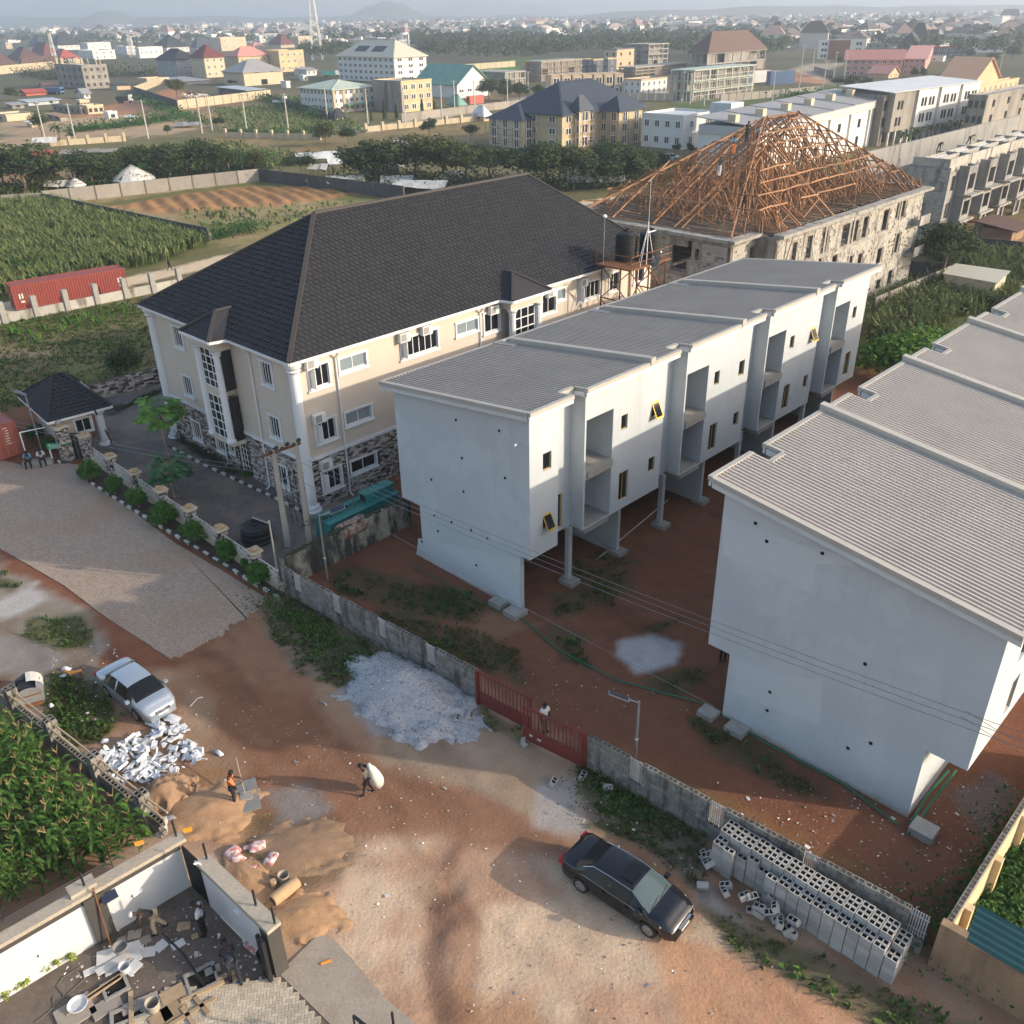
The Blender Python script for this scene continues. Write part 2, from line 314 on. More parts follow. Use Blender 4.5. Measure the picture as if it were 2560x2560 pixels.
zone([(1230,1770),(1500,1850),(1660,1932),(1300,1960)],(.42,.20,.10),1.,1.2,.7)
zone([(630,1300),(690,1240),(770,1235),(905,1330),(890,1380),(800,1400),(700,1385)],(.33,.33,.34),.5,.6,.9)
zone([(1010,1480),(1085,1470),(1100,1570),(1010,1560)],(.34,.33,.32),.8,.7,.7)
zone([(1290,1640),(1320,1660),(1500,1830),(1440,1790),(1320,1700)],(.40,.39,.38),.6,.7,.55)
zone([(-200,1030),(0,1055),(120,1120),(210,1200),(190,1300),(150,1400),(60,1400),(0,1290),(-200,1250)],(.21,.165,.125),.6,.7,.95,col2=(.27,.24,.2))
zone([(-200,1110),(0,1130),(70,1095),(95,1130),(20,1165),(-200,1200)],(.42,.40,.385),.5,.5,.9)
zone([(-60,1195),(60,1200),(120,1240),(60,1275),(-60,1275)],(.26,.235,.215),.5,.5,.9)
zone([(60,1170),(150,1165),(190,1215),(120,1225),(40,1200)],(.10,.105,.035),.5,.9,.8,green=2)
zone([(95,1270),(180,1290),(230,1360),(190,1400),(110,1420),(90,1370)],(.085,.095,.03),.5,.7,.9,green=4)
zone([(-60,1060),(40,1090),(30,1120),(-60,1110)],(.11,.10,.035),.5,.7,.9,green=2)
zone([(500,1145),(560,1110),(690,1190),(740,1245),(640,1300),(560,1270),(510,1200)],(.115,.085,.05),.5,.6,.9,green=3,col2=(.2,.15,.11))
zone([(560,1200),(640,1230),(610,1290),(550,1260)],(.27,.2,.15),.5,.8,.8)
zone([(1080,1430),(1130,1450),(1330,1570),(1330,1700),(1220,1600),(1120,1560)],(.10,.09,.045),.5,.8,.9,green=3,col2=(.17,.14,.11))
zone([(1320,1710),(1450,1760),(1700,1880),(1850,1940),(1932,2000),(1800,2020),(1560,1880),(1400,1800)],(.10,.095,.05),.6,.8,.9,green=3,col2=(.16,.125,.08))
zone([(905,1330),(1000,1390),(1010,1410),(910,1370)],(.10,.10,.045),.4,.5,.8,green=2)
for p_,g_ in(([(600,1060),(760,1090),(930,1130),(900,1180),(760,1150),(640,1120)],2),([(720,1160),(900,1190),(1000,1240),(990,1300),(900,1260),(760,1200)],2.5),([(1030,1120),(1180,1080),(1160,1140),(1050,1160)],2),([(1040,1180),(1090,1200),(1120,1260),(1060,1250)],1.5),([(1240,1290),(1320,1250),(1345,1270),(1290,1310)],2),([(1280,1340),(1400,1400),(1560,1500),(1500,1500),(1360,1430)],2.5),([(1060,1070),(1130,1040),(1200,1060),(1100,1100)],1.5),([(1200,1180),(1290,1170),(1230,1200)],1)):
 zone(p_,(.085,.08,.035),.6,1.2,.75,green=g_)
zone([(1170,1210),(1230,1195),(1285,1215),(1270,1250),(1200,1265),(1165,1240)],(.46,.455,.46),.6,.5,.9)
zone([(850,1180),(960,1130),(1010,1180),(930,1215)],(.26,.155,.085),1.,1.,.6)
zone([(1130,1390),(1300,1470),(1600,1620),(1720,1720),(1500,1650),(1330,1560)],(.245,.125,.055),.8,.8,.75,col2=(.16,.115,.045))
zone([(1480,1590),(1700,1700),(1760,1790),(1600,1740)],(.12,.052,.028),.8,.8,.8)
zone([(1780,1500),(1870,1450),(1932,1500),(1860,1590)],(.17,.15,.15),.6,.9,.7)
zone([(1100,990),(1360,890),(1340,960),(1000,1130)],(.20,.085,.04),.6,.6,.7)
zone([(1800,1760),(1960,1600),(2050,1700),(1980,1850)],(.075,.08,.03),.6,.8,.9,green=4)
zone([(-200,640),(280,560),(310,690),(180,730),(0,780),(-200,800)],(.125,.135,.04),.6,1.,.95,col2=(.17,.14,.07),green=1.5)
zone([(-100,660),(110,650),(110,668),(-100,690)],(.35,.25,.15),.5,.5,.8)
zone([(-200,470),(0,385),(90,375),(400,458),(300,500),(120,545),(-200,600)],(.085,.105,.032),.6,1.,.95,green=0)
zone([(-80,606),(0,573),(150,545),(330,503),(500,464),(620,440),(620,452),(500,485),(300,527),(220,548),(60,585),(-80,626)],(.57,.45,.31),.3,.25,1.,var=.08)
zone([(1070,385),(1210,362),(1215,374),(1100,395)],(.57,.46,.33),.3,.2,1.,var=.08)
zone([(90,380),(490,330),(740,366),(640,440),(450,470),(400,455)],(.25,.205,.095),.6,1.,.95,col2=(.3,.235,.13))
zone([(170,385),(480,340),(730,372),(690,382),(420,362),(240,395)],(.11,.125,.038),.5,.8,.9)
zone([(190,392),(440,352),(620,352),(690,366),(560,385),(430,395),(330,405)],(.37,.185,.085),.5,.6,.85,col2=(.28,.15,.07))
zone([(140,215),(330,165),(370,185),(250,210),(210,235),(180,250)],(.40,.185,.095),.5,.5,.9)
zone([(0,232),(250,215),(400,235),(310,255),(60,268),(0,280)],(.40,.29,.19),.5,.8,.85)
zone([(215,205),(255,180),(480,200),(330,210)],(.22,.14,.105),.4,.3,.95)
zone([(300,180),(370,200),(520,256),(500,262),(350,215)],(.36,.22,.13),.4,.4,.9)
zone([(400,205),(620,195),(700,250),(560,258),(430,240)],(.10,.125,.035),.5,1.,.9,col2=(.2,.16,.085))
zone([(430,262),(640,255),(850,235),(1000,222),(900,275),(600,290),(440,285)],(.24,.17,.085),.5,1.,.9,col2=(.15,.135,.055))
zone([(480,252),(700,240),(900,200),(1000,180),(1260,170),(1260,178),(1000,190),(900,212),(700,250)],(.38,.34,.28),.3,.2,.9)
zone([(805,120),(985,124),(970,138),(840,136)],(.085,.19,.035),.3,.3,1.)
zone([(920,112),(1180,108),(1180,120),(1020,124)],(.10,.17,.045),.3,.3,.9)
zone([(1270,193),(1400,190),(1540,168),(1400,178),(1270,185)],(.33,.28,.22),.3,.2,.9)
zone([(1430,130),(1560,138),(1560,158),(1430,150)],(.42,.2,.11),.3,.3,.9)
zone([(1490,130),(1530,120),(1600,118),(1540,140),(1570,160)],(.40,.33,.25),.3,.2,.9)
zone([(1250,196),(1440,180),(1580,160),(1700,200),(1500,215),(1300,205)],(.08,.12,.035),.4,.5,.9)
zone([(1215,310),(1280,290),(1300,330),(1230,360)],(.12,.15,.04),.3,.4,.9)
zone([(1640,690),(1640,560),(1760,520),(2000,470),(2000,590),(1700,720)],(.07,.085,.03),.6,.8,.95,green=0)
zone([(1815,440),(1932,420),(2000,450),(1850,475)],(.28,.17,.1),.4,.5,.9)
zone([(1680,65),(1740,25),(1750,25),(1700,70)],(.5,.3,.18),.1,.05,.9)
lum=gc.mean(1,keepdims=True);k_=np.clip((110-gd)/30,0,1)[:,None];gc=gc*(1-.06*k_)+lum*np.array([1.04,1.,.97])*.06*k_
n6=vnoise(gx,gy,3.1,33,2);gc*=(.80+.24*n3+.16*n6)[:,None]
streak=np.clip((vnoise(gx*.8+gy*.62,(gx*.62-gy*.8)*.22,.9,44,4)-.55)*6,0,1)[:,None]*np.clip((70-gd)/20,0,1)[:,None];gc=gc*(1-.22*streak)
gz=(n1-.5)*.05*np.clip((150-gd)/100,0,1)
rp=PX([(190,392),(440,352),(620,352),(690,366),(560,385),(430,395),(330,405)]);s=np.clip(sdf(gx,gy,rp)/2,0,1)
gz+=s*.42*np.clip(np.sin(gx*1.9+gy*1.15+4*n2)*.5+.5,0,1)*(.5+n1)
rp=PX([(830,1600),(870,1600),(905,1750),(900,1932),(820,1932),(800,1800)]);s=np.clip(sdf(gx,gy,rp)/.6,0,1);gz+=s*((n1-.5)*.28+(n3-.5)*.1)
rp=PX([(640,1560),(1060,1600),(1500,1850),(1500,2100),(620,1932)]);s=np.clip(sdf(gx,gy,rp)/.8,0,1);gz+=s*(n3-.5)*.07
nx,ny=len(xs),len(ys)
me=bpy.data.meshes.new('ground');me.vertices.add(nx*ny);me.vertices.foreach_set('co',np.stack([gx,gy,gz],1).ravel())
ii=(np.arange(ny-1)[:,None]*nx+np.arange(nx-1)[None,:]).ravel();fq=np.stack([ii,ii+1,ii+nx+1,ii+nx],1)
me.loops.add(fq.size);me.loops.foreach_set('vertex_index',fq.ravel().astype(np.int32));me.polygons.add(len(fq));me.polygons.foreach_set('loop_start',np.arange(0,fq.size,4,dtype=np.int32));me.polygons.foreach_set('loop_total',np.full(len(fq),4,np.int32))
me.polygons.foreach_set('use_smooth',np.ones(len(fq),bool));me.update()
ca=me.color_attributes.new('soil','FLOAT_COLOR','POINT');ca.data.foreach_set('color',np.concatenate([gc,np.ones((len(gc),1))],1).ravel().astype(np.float32))
spec(soil=D(col=(.2,.1,.06),attr='soil',rough=.95,bump=.7,bscale=6,fine=11,scale=3,spec=.15),pavers=D(col=(.44,.34,.265),col2=(.33,.26,.21),rough=.9,brick=(.21,.105,(.14,.11,.09),.012,(0,0,math.radians(40))),blotch=((.30,.19,.115),.16,.5,.72,.75),bump=.25,bscale=14,fine=9),court_pavers=D(col=(.17,.145,.13),col2=(.12,.105,.095),rough=.9,brick=(.21,.105,(.06,.05,.045),.012,(0,0,math.radians(45))),blotch=((.22,.165,.13),.22,.48,.62,.9),bump=.2,bscale=14,fine=9),concrete=D(col=(.36,.31,.25),col2=(.28,.24,.2),scale=.8,rough=.9,bump=.25,bscale=14,blotch=((.25,.19,.14),.7,.5,.7,.7),fine=12),dark_earth=D(col=(.10,.075,.058),col2=(.17,.14,.12),scale=1.3,rough=.95,bump=.5,bscale=12,blotch=((.3,.28,.27),.9,.58,.72,.6),fine=14))
me.materials.append(MAT('soil'));link('ground',me,None,kind='structure')
def sheet(name,pts,m,z=.03,kind='structure',th=.25,parent=None):
 b=MB();P_=[G(x,y) for x,y in pts]
 a=sum(P_[i].x*P_[(i+1)%len(P_)].y-P_[(i+1)%len(P_)].x*P_[i].y for i in range(len(P_)))
 if a<0:P_.reverse()
 b.prism([(p.x,p.y) for p in P_],z-th,z);return b.build(name,m,parent,kind=kind)
rje=random.Random(4)
def jag(pts):
 out=[]
 for a,c in zip(pts,pts[1:]):
  for k in range(7):t=k/7;out.append((a[0]+(c[0]-a[0])*t+rje.uniform(-7,7),a[1]+(c[1]-a[1])*t+rje.uniform(-5,5)))
 return out
sheet('paved_road',[(-140,880),(0,868),(48,880),(130,875),(160,880),(172,900),(250,965),(330,1025),(420,1078),(503,1130)]+jag([(500,1140),(470,1166),(436,1180),(405,1206),(352,1234),(318,1248)])+[(200,1165),(120,1105),(0,1035),(-140,958)],['pavers'],.045)
sheet('courtyard',[(168,866),(205,745),(300,690),(440,800),(720,905),(775,968),(540,1108),(340,985)],['court_pavers'],.05)
sheet('concrete_apron',[(526,1838),(600,1766),(628,1772),(668,1815),(735,1893),(850,1990),(900,2060),(780,2120),(660,1970)],['concrete'],.06)
sheet('compound_floor',[(-60,1910),(180,1770),(362,1660),(398,1705),(526,1838),(660,1970),(780,2120),(200,2200),(-60,2100)],['dark_earth'],.035)
# the two grey townhouse terraces
def terrace(label,cat,o,sg,ufac,lowfac,lowback,back,zf,zb,L,ov,holes,rear_win):
 """t counts inward from the facade; zf / zb: wall tops at the facade and at the back"""
 fr=Fr(o[0],o[1],-44.7)
 P=lambda t,v,z:fr.p(ufac-sg*t,v,z)
 root=thing('terraced_house',label,cat,fr.p(ufac-sg*back/2,0,0))
 zt=lambda t:zf+(zb-zf)*t/back
 ZS=3.55;NU=int(round(L/8.85));U=8.85
 b=MB()
 for(t0,t1,za) in((0,lowfac,ZS),(lowfac,lowback,-.3),(lowback,back,ZS)):
  b.hexa([P(t0,0,za),P(t1,0,za),P(t1,.25,za),P(t0,.25,za),P(t0,0,zt(t0)),P(t1,0,zt(t1)),P(t1,.25,zt(t1)),P(t0,.25,zt(t0))])
 gw=b.build('gable_wall',['grey_render'],root)
 b=MB()
 f=lambda a,d,z:P(back-d,a,z)
 wallgrid(b,f,.25,L,ZS,zb-.02,[(w_[0]-w_[2]/2,w_[0]+w_[2]/2,w_[1]-w_[3]/2,w_[1]+w_[3]/2) for w_ in rear_win],.25)
 b.build('rear_wall',['grey_render'],root)
 for w_ in rear_win:window(root,f,w_[0],w_[1],w_[2],w_[3],'gold_frame' if w_[4] else 'dark_frame',nv=1 if w_[2]>.8 else 0,d0=.1)
 b=MB();b.hexa([P(.25,L-.25,ZS),P(back-.25,L-.25,ZS),P(back-.25,L,ZS),P(.25,L,ZS),P(.25,L-.25,zt(.25)),P(back-.25,L-.25,zt(back-.25)),P(back-.25,L,zt(back-.25)),P(.25,L,zt(.25))])
 b.build('end_wall',['grey_render'],root)
 b=MB()
 b.hexa([P(1.9,.26,ZS-.12),P(back-.26,.26,ZS-.12),P(back-.26,L-.3,ZS-.12),P(1.9,L-.3,ZS-.12),P(1.9,.26,ZS+.1),P(back-.26,.26,ZS+.1),P(back-.26,L-.3,ZS+.1),P(1.9,L-.3,ZS+.1)])
 b.build('floor_slab',['bare_concrete'],root)
 F=lambda a,d,z:P(d,a,z)
 fa=MB();wins=[]
 ztf=zf-.02
 for k in range(NU+1):
  v0=k*U
  a0=0.25 if k==0 else v0-4.75;a1=v0+2.1
  ops=[]
  if k==NU:a1=L
  if k>0:
   for(c,zc,wd,h,st) in((v0-1.47,8.84,.55,.85,'gold_frame'),(v0-1.3,4.97,.82,1.75,'gold_frame')):
    ops.append((c-wd/2,c+wd/2,zc-h/2,zc+h/2));wins.append((c,zc,wd,h,st,1 if h>1.2 else 0))
  if k<NU:
   for(c,zc,wd,h,st) in(((v0+1.27,8.72,.62,.95,'gold_frame'),(v0+1.27,5.35,.6,.9,'gold_frame'))):
    ops.append((c-wd/2,c+wd/2,zc-h/2,zc+h/2));wins.append((c,zc,wd,h,st,-1 if(k==0 and zc<6) or(k in(1,3) and zc>7) else 0))
  if k==0:wallgrid(fa,F,.25,2.1,ZS,ztf,ops,.22)
  else:
   lo=v0-8.85+4.1
   ops+=[(lo+.12,lo+2.3,3.62,6.5),(lo+.12,lo+2.3,7.02,9.92)]
   wallgrid(fa,F,lo,min(a1,L),ZS,ztf,ops,.22)
  if k<NU:
   for va,vb_ in((v0+1.9,v0+2.1),(v0+4.1,v0+4.3)):
    fa.hexa([P(.22,va,ZS),P(1.1,va,ZS),P(1.1,vb_,ZS),P(.22,vb_,ZS),P(.22,va,zt(.22)-.02),P(1.1,va,zt(1.1)-.02),P(1.1,vb_,zt(1.1)-.02),P(.22,vb_,zt(.22)-.02)])
   op=[(v0+2.75,v0+3.45,3.75,5.8)]
   wallgrid(fa,lambda a,d,z:P(.9+d,a,z),v0+2.1,v0+4.1,ZS,zt(.9)-.02,op,.2)
   window(root,lambda a,d,z:P(.9+d,a,z),v0+3.1,4.77,.7,2.05,'gold_frame',d0=.08)
 fa.build('facade_wall',['grey_render'],root)
 for(c,zc,wd,h,st,m) in wins:
  o_=window(root,F,c,zc,wd,h,st,nv=1 if m==1 else 0,d0=.08,fw=.045)
  if m==-1:
   sb=MB();G=lambda a,q,e=0.:F(a,.06-.42*(1-q)-e,zc-h/2+.06+(h-.08)*q)
   for(q0,q1,x0,x1) in((0,.1,-1,1),(.9,1,-1,1),(.1,.9,-1,-.84),(.1,.9,.84,1)):
    sb.hexa([G(c+x0*wd/2,q0),G(c+x1*wd/2,q0),G(c+x1*wd/2,q1),G(c+x0*wd/2,q1),G(c+x0*wd/2,q0,.04),G(c+x1*wd/2,q0,.04),G(c+x1*wd/2,q1,.04),G(c+x0*wd/2,q1,.04)],0)
   sb.quad(G(c-.42*wd,.1,.02),G(c+.42*wd,.1,.02),G(c+.42*wd,.9,.02),G(c-.42*wd,.9,.02),1)
   sb.build('open_sash',['gold_frame','glass'],o_)
 for k in range(NU):
  lo=k*U+4.1
  for za,zb_ in((3.62,6.5),(7.02,9.92)):
   lg=MB();sl_=MB()
   lg.hexa([P(1.75,lo,za-.06),P(1.9,lo,za-.06),P(1.9,lo+2.5,za-.06),P(1.75,lo+2.5,za-.06),P(1.75,lo,zb_),P(1.9,lo,zb_),P(1.9,lo+2.5,zb_),P(1.75,lo+2.5,zb_)])
   lg.hexa([P(.22,lo+2.3,za-.06),P(1.75,lo+2.3,za-.06),P(1.75,lo+2.5,za-.06),P(.22,lo+2.5,za-.06),P(.22,lo+2.3,zb_),P(1.75,lo+2.3,zb_),P(1.75,lo+2.5,zb_),P(.22,lo+2.5,zb_)])
   lg.hexa([P(.22,lo+.21,zb_),P(1.75,lo+.21,zb_),P(1.75,lo+2.3,zb_),P(.22,lo+2.3,zb_),P(.22,lo+.21,zb_+.1),P(1.75,lo+.21,zb_+.1),P(1.75,lo+2.3,zb_+.1),P(.22,lo+2.3,zb_+.1)])
   e=-.12 if za>5 else .03
   sl_.hexa([P(e,lo+.22,za-.4),P(1.74,lo+.22,za-.4),P(1.74,lo+2.29,za-.4),P(e,lo+2.29,za-.4),P(e,lo+.22,za+.02),P(1.74,lo+.22,za+.02),P(1.74,lo+2.29,za+.02),P(e,lo+2.29,za+.02)])
   if k<3 or sg<0:window(root,lambda a,d,z:P(1.75+d,a,z),lo+1.0,za+1.22,1.5,2.4,'dark_frame',nv=1,d0=-.08,depth=.07,name='sliding_door')
   lg.build('loggia_wall',['grey_render'],root);sl_.build('loggia_floor',['bare_concrete'],root)
 b=MB()
 segs=[]
 for k in range(NU+1):
  lo=0.25 if k==0 else k*U-4.75
  segs.append((lo,min(k*U+2.1,L),.22))
  if k<NU:segs.append((k*U+2.1,k*U+4.1,.92))
 for a,c,t0 in segs:b.hexa([P(t0,a,ZS),P(1.9,a,ZS),P(1.9,c,ZS),P(t0,c,ZS),P(t0,a,ZS+.06),P(1.9,a,ZS+.06),P(1.9,c,ZS+.06),P(t0,c,ZS+.06)])
 b.build('soffit',['grey_render'],root)
 b=MB();g=MB()
 b.hexa([P(5.2,.25,-.3),P(5.4,.25,-.3),P(5.4,L,-.3),P(5.2,L,-.3),P(5.2,.25,3.42),P(5.4,.25,3.42),P(5.4,L,3.42),P(5.2,L,3.42)])
 b.hexa([P(lowback-.22,.25,-.3),P(lowback,.25,-.3),P(lowback,L,-.3),P(lowback-.22,L,-.3),P(lowback-.22,.25,3.42),P(lowback,.25,3.42),P(lowback,L,3.42),P(lowback-.22,L,3.42)])
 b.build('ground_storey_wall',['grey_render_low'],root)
 for k in range(8):
  v=3.8+k*4.3
  if v>L-1:break
  c=MB()
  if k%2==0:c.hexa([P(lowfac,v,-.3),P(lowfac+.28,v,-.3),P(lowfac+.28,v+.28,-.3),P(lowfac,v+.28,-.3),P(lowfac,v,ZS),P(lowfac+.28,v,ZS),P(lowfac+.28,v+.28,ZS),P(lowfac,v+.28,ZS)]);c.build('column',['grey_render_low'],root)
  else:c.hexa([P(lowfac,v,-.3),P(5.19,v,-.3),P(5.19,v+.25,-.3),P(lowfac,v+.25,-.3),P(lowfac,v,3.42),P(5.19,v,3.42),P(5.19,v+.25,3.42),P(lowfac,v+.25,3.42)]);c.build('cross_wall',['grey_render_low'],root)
  q=P(lowfac,v+.1,.1);f_=MB();f_.box(q,(.95,.8,.34),math.radians(-44.7));f_.build('footing',['bare_concrete'],root)
 for t,s_ in((lowfac+.1,(.95,.95,.4)),(lowfac+1.35,(.85,.7,.45)),) if sg>0 else((lowback+.75,(.9,.8,.5)),((lowfac+1.0),(.9,.8,.4)),((lowfac-.5),(.8,.7,.35))):
  q=P(t,-.35,.1);f_=MB();f_.box(q,s_,math.radians(-44.7));f_.build('footing',['bare_concrete'],root)
 mt='metal_roof' if sg>0 else 'metal_roof2'
 rf=MB();fs=MB();kb=MB()
 zr=lambda t:zf+.28+(zb-zf)*t/back
 r0=-ov;r1=back+ov
 pit=.24
 def ribs(b_,va,vb2,ta,tb):
  n=max(1,int(round((vb2-va)/pit)));q=(vb2-va)/n;vs=[];prof=((0,0),(.5,0),(.6,.085),(.9,.085))
  for i in range(n):
   for x,h in prof:vs.append((va+(i+x)*q,h))
  vs.append((vb2,0));m=len(vs)
  b_.add([P(ta,v,zr(ta)+h) for v,h in vs]+[P(tb,v,zr(tb)+h) for v,h in vs],[(i,i+1,m+i+1,m+i) for i in range(m-1)])
 ends=[]
 for k in range(NU):
  v0=k*U;va=v0-ov if k==0 else v0+.2;ve=(L+ov) if k==NU-1 else v0+U-.2
  if k==NU-1 and L-v0>U:ve=L+ov
  sheet=MB()
  ribs(sheet,va,v0+2.1+ov,r0,r1);ribs(sheet,v0+2.1+ov,v0+4.1-ov,.9-ov,r1);ribs(sheet,v0+4.1-ov,ve,r0,r1)
  sheet.build('roof_sheet',[mt],root)
  for a,c,t in((va if k==0 else v0-.2,v0+2.1+ov,r0),(v0+2.1+ov,v0+4.1-ov,.9-ov),(v0+4.1-ov,ve if k==NU-1 else ve+.2,r0)):
   for mi,(d0,d1,h0,h1) in enumerate(((-.06,.16,-.1,.09),(.0,.1,-.34,-.101))):
    fs.hexa([P(t+d0,a,zr(t)+h0),P(t+d1,a,zr(t)+h0),P(t+d1,c,zr(t)+h0),P(t+d0,c,zr(t)+h0),P(t+d0,a,zr(t)+h1),P(t+d1,a,zr(t)+h1),P(t+d1,c,zr(t)+h1),P(t+d0,c,zr(t)+h1)],mi)
  for v,s_ in((v0+2.1+ov,-1),(v0+4.1-ov,1)):
   for mi,(d0,d1,h0,h1) in enumerate(((-.05,.15,-.1,.09),(.0,.1,-.34,-.101))):
    e0,e1=v-s_*d0*1.,v+s_*(d1)
    ta,tb=r0+.16,.9-ov
    fs.hexa([P(ta,e0,zr(ta)+h0),P(tb,e0,zr(tb)+h0),P(tb,e1,zr(tb)+h0),P(ta,e1,zr(ta)+h0),P(ta,e0,zr(ta)+h1),P(tb,e0,zr(tb)+h1),P(tb,e1,zr(tb)+h1),P(ta,e1,zr(ta)+h1)],mi)
  if k:
   b2=MB();ta,tb=r0-.1,r1-.9
   b2 .hexa([P(ta,v0-.2,zr(ta)-.05),P(tb,v0-.2,zr(tb)-.05),P(tb,v0+.2,zr(tb)-.05),P(ta,v0+.2,zr(ta)-.05),P(ta,v0-.2,zr(ta)+.34),P(tb,v0-.2,zr(tb)+.34),P(tb,v0+.2,zr(tb)+.34),P(ta,v0+.2,zr(ta)+.34)])
   b2 .build('roof_kerb',['flashing'],root)
   b2=MB();ta,tb=r1-1.7,r1-.05
   b2 .hexa([P(ta,v0-.75,zr(ta)-.02),P(tb,v0-.75,zr(tb)-.02),P(tb,v0-.21,zr(tb)-.02),P(ta,v0-.21,zr(ta)-.02),P(ta,v0-.75,zr(ta)+.12),P(tb,v0-.75,zr(tb)+.12),P(tb,v0-.21,zr(tb)+.12),P(ta,v0-.21,zr(ta)+.12)])
   b2 .build('roof_hatch',['flashing'],root)
 for v,s_ in((-ov,1),(L+ov,-1)):
  for mi,(d0,d1,h0,h1) in enumerate(((-.06,.22,-.12,.1),(.0,.1,-.36,-.121))):
   ta,tb=r0+.161,r1
   e0,e1=v+s_*d0,v+s_*d1
   fs.hexa([P(ta,e0,zr(ta)+h0),P(tb,e0,zr(tb)+h0),P(tb,e1,zr(tb)+h0),P(ta,e1,zr(ta)+h0),P(ta,e0,zr(ta)+h1),P(tb,e0,zr(tb)+h1),P(tb,e1,zr(tb)+h1),P(ta,e1,zr(ta)+h1)],mi)
 for mi,(d0,d1,h0,h1) in enumerate(((-.06,.16,-.1,.09),(.0,.1,-.34,-.101))):
  t=r1;fs.hexa([P(t-d0,-ov+.23,zr(t)+h0),P(t-d1,-ov+.23,zr(t)+h0),P(t-d1,L+ov-.23,zr(t)+h0),P(t-d0,L+ov-.23,zr(t)+h0),P(t-d0,-ov+.23,zr(t)+h1),P(t-d1,-ov+.23,zr(t)+h1),P(t-d1,L+ov-.23,zr(t)+h1),P(t-d0,L+ov-.23,zr(t)+h1)],mi)
 fs.build('fascia',['flashing','fascia_white'],root)
 for(px,py) in holes:
  u,z=fr.on(px,py,v=0.);q=fr.p(u,-.006,z)
  h=MB();h.lathe(q,[(.05,-.004),(.085,0),(.085,.01)],7,R=Matrix.Rotation(math.radians(-44.7),3,'Z')@Matrix.Rotation(math.radians(90),3,'X'));h.build('drill_hole',['void'],root)
 return fr,root,P
frB,houseB,PB=terrace('grey rendered terrace on stilts between the cream hotel and the yard','terraced house',(-5.38,45.08),1,8.8,.67,8.6,10.15,11.5,10.35,35.6,.5,[(1155,1145),(1263,1195),(1079,1199),(1159,1229),(1086,1289),(1129,1305),(1178,1325),(1219,1346),(1055,1354),(1191,1413),(1095,1328),(1248,1077),(1140,1050)],[(1.0,8.5,.6,.9,1),(6,8.5,1.6,1.4,0),(12,8.5,1.6,1.4,0)])
pp=MB();q=frB.on(1295,1108,v=0.);pp.tube(frB.p(q[0],.02,q[1]),frB.p(q[0]+.25,-.5,q[1]+.12),.05);pp.build('waste_pipe',['white_trim'],houseB)
ol=at(1804.6,1792)
frC,houseC,PC=terrace('large grey terrace with pale ribbed roof beside the right hand block wall','terraced house',(ol.x,ol.y),-1,-1.1,1.1,9.6,11.1,11.4,9.85,44.5,.5,[(1889,1308),(1917,1353),(2056,1383),(2163,1660),(1925,1730),(1918,1776),(2120,1870),(2177,1858)],[(3.2,7.9,.9,2.0,0),(3.6,4.9,.8,1.7,1),(12.0,7.9,.9,2.0,0),(12.4,4.9,.8,1.7,1)])
for(c4,mt_) in(([(1806,1290),(1808,1390),(1870,1410),(1960,1450),(2030,1485),(2040,1410),(2135,1415),(2130,1390),(2000,1360)],'patch_render'),([(1835,1730),(1905,1760),(2050,1815),(2055,1700),(1960,1690),(1840,1650)],'patch_render')):
 b=MB();q=[frC.on(x,y,v=0.) for x,y in c4];b.add([frC.p(u,-.006,z) for u,z in q],[tuple(range(len(q)))]);b.build('render_patch',[mt_],houseC)
for pts in([(1046,1345),(1300,1400),(1301,1520),(1042,1396)],):
 b=MB();q=[frB.on(x,y,v=0.) for x,y in pts];b.add([frB.p(min(u,8.1),-.006,max(z,.03)) for u,z in q],[tuple(range(len(q)))]);b.build('render_patch',['patch_render'],houseB)
# the cream hotel with the black tiled roof
frA=Fr(-12.87,51.0,45.9)
LA,WA_,ZE=36.0,17.6,10.25
hotel=thing('hotel','three storey cream hotel with black tiled hip roof and stone clad base','hotel',frA.p(LA/2,WA_/2,0))
SH=lambda a,d,z:frA.p(d,a,z)
LO=lambda a,d,z:frA.p(a,d,z)
win_s=[];win_l=[]
for z in(8.62,5.0,1.55):
 win_s+=[(3.0,z,1.15,1.45,3),(10.75,z+.05,1.1,1.4,3),(14.05,z,1.15,1.4,3)]
 win_l+=[(1.75,z+.12,1.45,1.35,2),(4.35,z+.3,2.05,.85,1),(9.9,z+.1,3.2,1.25,5),(14.3,z+.2,2.0,.8,1),(16.75,z,1.5,1.35,1),(21.3,z+.3,.9,.8,0),(22.9,z,1.5,1.4,1),(24.3,z+.4,.9,.8,0),(27.7,z,2.6,1.25,4),(30.9,z+.05,1.2,1.4,1),(34.3,z,1.3,1.3,1)]
win_s.append((9.25,1.75,.62,.95,0))
b=MB()
ops=[(a-w_/2,a+w_/2,z-h/2,z+h/2) for a,z,w_,h,n in win_s]+[(7.1,8.2,.3,2.9)]
wallgrid(b,SH,0,WA_,-.3,ZE,ops,.25)
ops=[(a-w_/2,a+w_/2,z-h/2,z+h/2) for a,z,w_,h,n in win_l]
wallgrid(b,LO,.25,LA,-.3,ZE,ops,.25)
b.fb(frA,LA-.25,LA,.25,WA_,-.3,ZE);b.fb(frA,.25,LA-.25,WA_-.25,WA_,-.3,ZE)
b.build('wall',['beige'],hotel)
